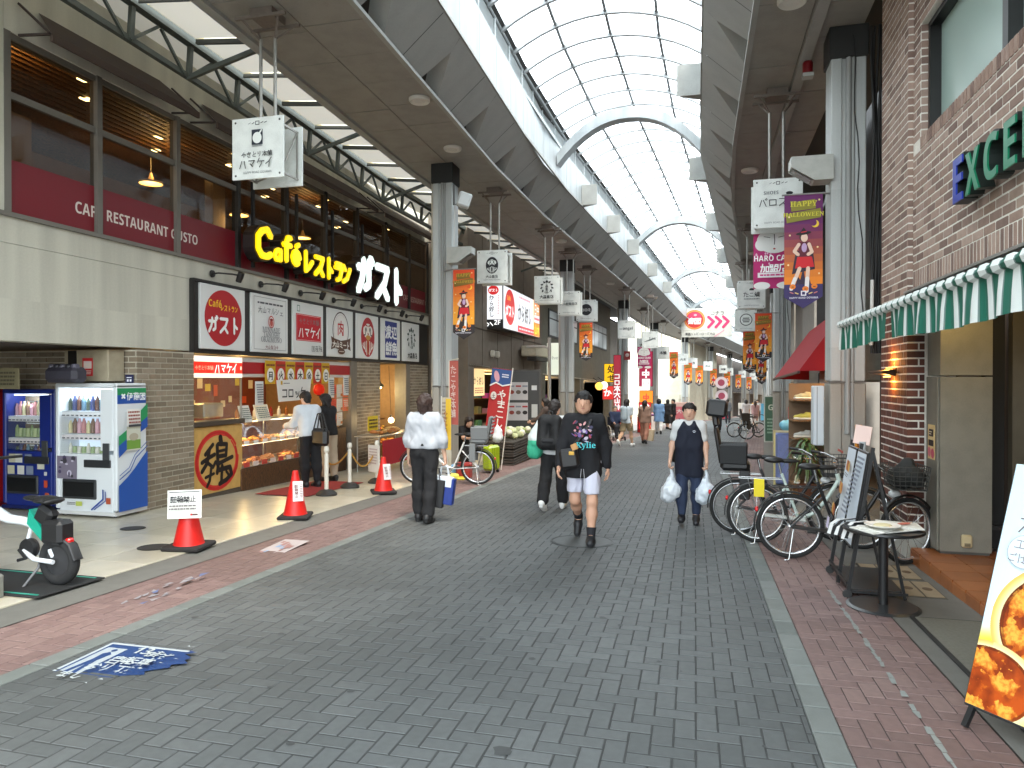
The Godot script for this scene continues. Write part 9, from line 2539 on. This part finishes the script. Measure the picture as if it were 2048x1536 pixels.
	put(blob([[V(0, 0, 0), 0.09, V(0, 0.12, 0), 0.08]], 0.03, 0.014, 0.006), "bag", M(C(24, 24, 26), 0.5), bg)
	put(MB.new().tube([V(-0.02, 0.1, 0.02), V(-0.05, 0.3, 0.02), V(0.04, 0.5, 0.05)], 0.012, 6), "strap", M(C(24, 24, 26), 0.5), bg)
	# customers at the counter
	J = person("customer in a white shirt and black trousers leaning over the glass display case", at(P(-6.55, 0.018, 11.3), -PI / 2 - 0.5), {"h": 1.68, "lean": 0.22, "legs": [[0.05, 0.05], [-0.05, 0.06]], "arms": [[0.5, 0.12, 0.9], [0.35, 0.15, 0.8]], "wear": [["shirt", C(216, 222, 228), 0.03, -0.02], ["trousers", black, 0.016]], "hair": C(26, 24, 24), "nod": 0.35, "folds": 0.012})
	bg = thing("shoulder_bag", "large black leather shoulder bag on the customer in the white shirt", "bag", at(P(-6.28, 0.94, 11.16), -0.4))
	put(MB.new().bbox(V(0, -0.02, 0), V(0.40, 0.30, 0.14), 0.05), "bag", M(C(26, 26, 28), 0.4, "blotch", 2.0), bg)
	for z in [-0.04, 0.04]: put(MB.new().tube([V(-0.13, 0.12, z), V(-0.05, 0.38, z * 0.5), V(0.03, 0.40, z * 0.5), V(0.13, 0.12, z)], 0.012, 6), "strap", M(C(26, 26, 28), 0.4), bg)
	person("customer in a black top and beige trousers beside the white shirted customer", at(P(-6.72, 0.018, 12.25), -PI / 2 - 0.2), {"h": 1.64, "lean": 0.10, "legs": [[0.04, 0.05], [-0.04, 0.06]], "arms": [[0.3, 0.1, 1.0], [0.3, 0.1, 1.0]], "wear": [["tee", black, 0.024, -0.03], ["trousers", C(196, 180, 156), 0.016]], "hair": C(28, 24, 24), "style": "bob", "nod": 0.2})
	# people farther on
	var far := {"near": false}
	person("person in black crouching among the goods behind the child seat bicycle", at(P(-5.1, 0.0, 15.3), 0.9), {"near": false, "h": 1.6, "lean": 0.5, "legs": [[1.2, 1.9, 0.0], [1.0, 1.9, 0.0]], "arms": [[0.9, 0.2, 0.7], [0.9, 0.2, 0.7]], "wear": [["tee", black, 0.02, -0.02], ["trousers", black, 0.016]], "hair": C(40, 30, 28), "style": "bob"})
	person("person in dark brown clothes standing beside the vegetable crates", at(P(-4.15, 0.0, 19.2), -PI / 2), {"near": false, "h": 1.62, "lean": 0.15, "wear": [["shirt", C(84, 70, 64), 0.03, -0.10], ["trousers", C(90, 76, 70), 0.016]], "shoes": C(90, 30, 34), "arms": [[0.6, 0.1, 0.6], [0.5, 0.1, 0.6]], "style": "bob"})
	J = person("woman with a pale backpack, khaki shorts and white shoes walking away", at(P(-3.05, 0.0, 24.8), PI - 0.4), {"near": false, "h": 1.64, "legs": [[-0.35, 0.5, -0.7], [0.3, 0.05, 0.1]], "wear": [["tee", C(196, 206, 214), 0.03, -0.06], ["shorts", C(150, 134, 104), 0.03]], "hair": C(30, 24, 24), "style": "long", "shoes": C(226, 226, 224), "soles": C(226, 226, 224), "skin": C(200, 160, 130)})
	bg = thing("backpack", "pale grey backpack worn by the woman in khaki shorts", "backpack", Transform3D(J.t.basis, J.t * (J.chest + V(0, -0.08, -0.18))))
	put(blob([[V(0, 0.12, 0), 0.11, V(0, -0.16, 0), 0.13]], 0.03, 0.022), "bag", M(C(150, 164, 172), 0.7), bg)
	J = person("person in a tan top carrying a cream shopping bag beyond the woman in khaki shorts", at(P(-2.75, 0.0, 26.8), PI - 0.2), {"near": false, "h": 1.58, "legs": [[0.2, 0.1], [-0.2, 0.3]], "wear": [["shirt", C(150, 120, 104), 0.03, -0.1], ["trousers", C(170, 120, 100), 0.02]], "hair": C(34, 26, 24), "style": "long"})
	carry_bag("shopping_bag", "cream shopping bag carried beyond the woman in khaki shorts", J, "r", V(0.36, 0.42, 0.14), C(206, 186, 156))
	# wheelchair with its rider
	var wc := thing("wheelchair", "dark wheelchair with large spoked wheels on the left of the street", "wheelchair", at(P(-4.2, 0, 28.6), 0.5))
	for x in [-0.27, 0.27]:
		put(MB.new().ring(V(x, 0.30, 0), 0.28, 0.018, Basis(Vector3.UP, PI / 2), 28, 6), "wheel", M(C(190, 186, 176), 0.4), wc)
		var sp := MB.new()
		for i in 10: sp.bar(V(x, 0.30, 0), V(x, 0.30 + 0.27 * sin(i * 0.628), 0.27 * cos(i * 0.628)), 0.006)
		put(sp, "spokes", M(C(180, 178, 170), 0.3, "", 1.0, 0.8), wc)
		put(MB.new().ring(V(x * 0.9, 0.09, 0.45), 0.07, 0.02, Basis(Vector3.UP, PI / 2), 16, 6), "caster", M(C(50, 50, 52), 0.7), wc)
		put(MB.new().tube([V(x * 0.9, 0.95, -0.3), V(x * 0.9, 0.90, -0.18), V(x * 0.9, 0.42, -0.14), V(x * 0.9, 0.42, 0.3), V(x * 0.9, 0.1, 0.46)], 0.014, 7), "frame", M(C(90, 90, 94), 0.35, "", 1.0, 0.7), wc)
	put(MB.new().bbox(V(0, 0.45, 0.06), V(0.46, 0.05, 0.44), 0.02), "seat", M(C(30, 34, 48), 0.8), wc)
	put(MB.new().bbox(V(0, 0.70, -0.17), V(0.46, 0.44, 0.03), 0.012), "backrest", M(C(30, 34, 48), 0.8), wc)
	person("person in navy sitting in the wheelchair", at(P(-4.2, 0.10, 28.6), 0.5), {"near": false, "h": 1.6, "legs": [[1.45, 1.45, 0.0], [1.45, 1.45, 0.0]], "arms": [[0.4, 0.1, 0.8], [0.4, 0.1, 0.8]], "wear": [["shirt", C(30, 44, 74), 0.04, -0.02], ["trousers", C(40, 40, 46), 0.02]], "hair": C(120, 116, 112)})
	person("woman in a light blue coat and white trousers walking away down the left side", at(P(-3.28, 0.0, 34.5), PI), {"near": false, "h": 1.66, "legs": [[0.18, 0.05], [-0.2, 0.35]], "wear": [["dress", C(112, 148, 190), 0.03, -0.30], ["shirt", C(112, 148, 190), 0.03, -0.1], ["trousers", C(214, 214, 214), 0.02]], "hair": C(24, 22, 24), "style": "bob"})
	person("person in a black patterned top and long skirt next to the light blue coat", at(P(-3.65, 0.0, 40.7), PI - 0.5), {"near": false, "h": 1.62, "wear": [["shirt", C(44, 46, 52), 0.03, -0.1], ["skirt", C(30, 30, 34), 0.02]], "hair": C(30, 24, 22), "style": "bob"})
	person("person all in black facing the patterned top, by the pink poster", at(P(-3.2, 0.0, 39.5), -1.2), {"near": false, "h": 1.64, "wear": [["shirt", black, 0.03, -0.1], ["trousers", black, 0.02]], "hair": C(30, 24, 22)})
	person("man in a beige shirt and dark trousers walking towards the camera, far off", at(P(-0.78, 0.0, 37.4), 0.0), {"near": false, "h": 1.72, "legs": [[0.15, 0.06], [-0.12, 0.2]], "wear": [["tee", C(206, 196, 180), 0.03, -0.06], ["trousers", C(40, 38, 42), 0.02]], "hair": C(60, 54, 52)})
	person("person in a white top with a black bag walking away at the far right", at(P(0.42, 0.0, 45.0), PI), {"near": false, "h": 1.64, "legs": [[0.15, 0.06], [-0.15, 0.2]], "wear": [["tee", C(222, 214, 210), 0.03, -0.06], ["trousers", C(36, 34, 34), 0.02]], "hair": C(36, 28, 26), "style": "bob"})
	person("person in a pink top beside the white top at the far right", at(P(0.95, 0.0, 44.0), PI), {"near": false, "h": 1.56, "legs": [[-0.1, 0.2], [0.15, 0.06]], "wear": [["tee", C(206, 160, 156), 0.03, -0.06], ["shorts", C(196, 160, 150), 0.02]], "hair": C(80, 54, 40), "style": "long"})
	person("person in grey far down the middle of the street", at(P(-1.4, 0.0, 52.0), PI), {"near": false, "h": 1.68, "wear": [["shirt", C(130, 130, 134), 0.03, -0.06], ["trousers", C(50, 50, 56), 0.02]]})
	person("person in dark blue far down the left side of the street", at(P(-2.6, 0.0, 56.0), 0.0), {"near": false, "h": 1.68, "wear": [["shirt", C(44, 52, 80), 0.03, -0.06], ["trousers", C(60, 56, 54), 0.02]]})
	person("person in white far down the right side of the street", at(P(-0.4, 0.0, 60.0), 0.0), {"near": false, "h": 1.66, "wear": [["shirt", C(216, 216, 214), 0.03, -0.06], ["trousers", C(70, 66, 60), 0.02]]})
	# pram-like shopping trolley and the pink poster in the far middle
	var pk := thing("pink_poster", "pink and yellow poster board standing in the middle distance behind the people in black", "board", at(P(-2.85, 0, 41.5)))
	put(MB.new().bbox(V(0, 0.75, 0), V(1.1, 1.5, 0.06), 0.02), "board", M(C(226, 190, 180), 0.6), pk)
	a = Art.new(self, Transform3D(Basis(), V(0, 0.75, 0.031)))
	a.rect(0, 0.15, 0.9, 0.7, C(224, 120, 130)).jp("大中山", 0, 0.25, 0.26, C(240, 226, 220), 0.15).rect(0, -0.5, 0.9, 0.3, C(220, 206, 130))
	a.done("print", pk)
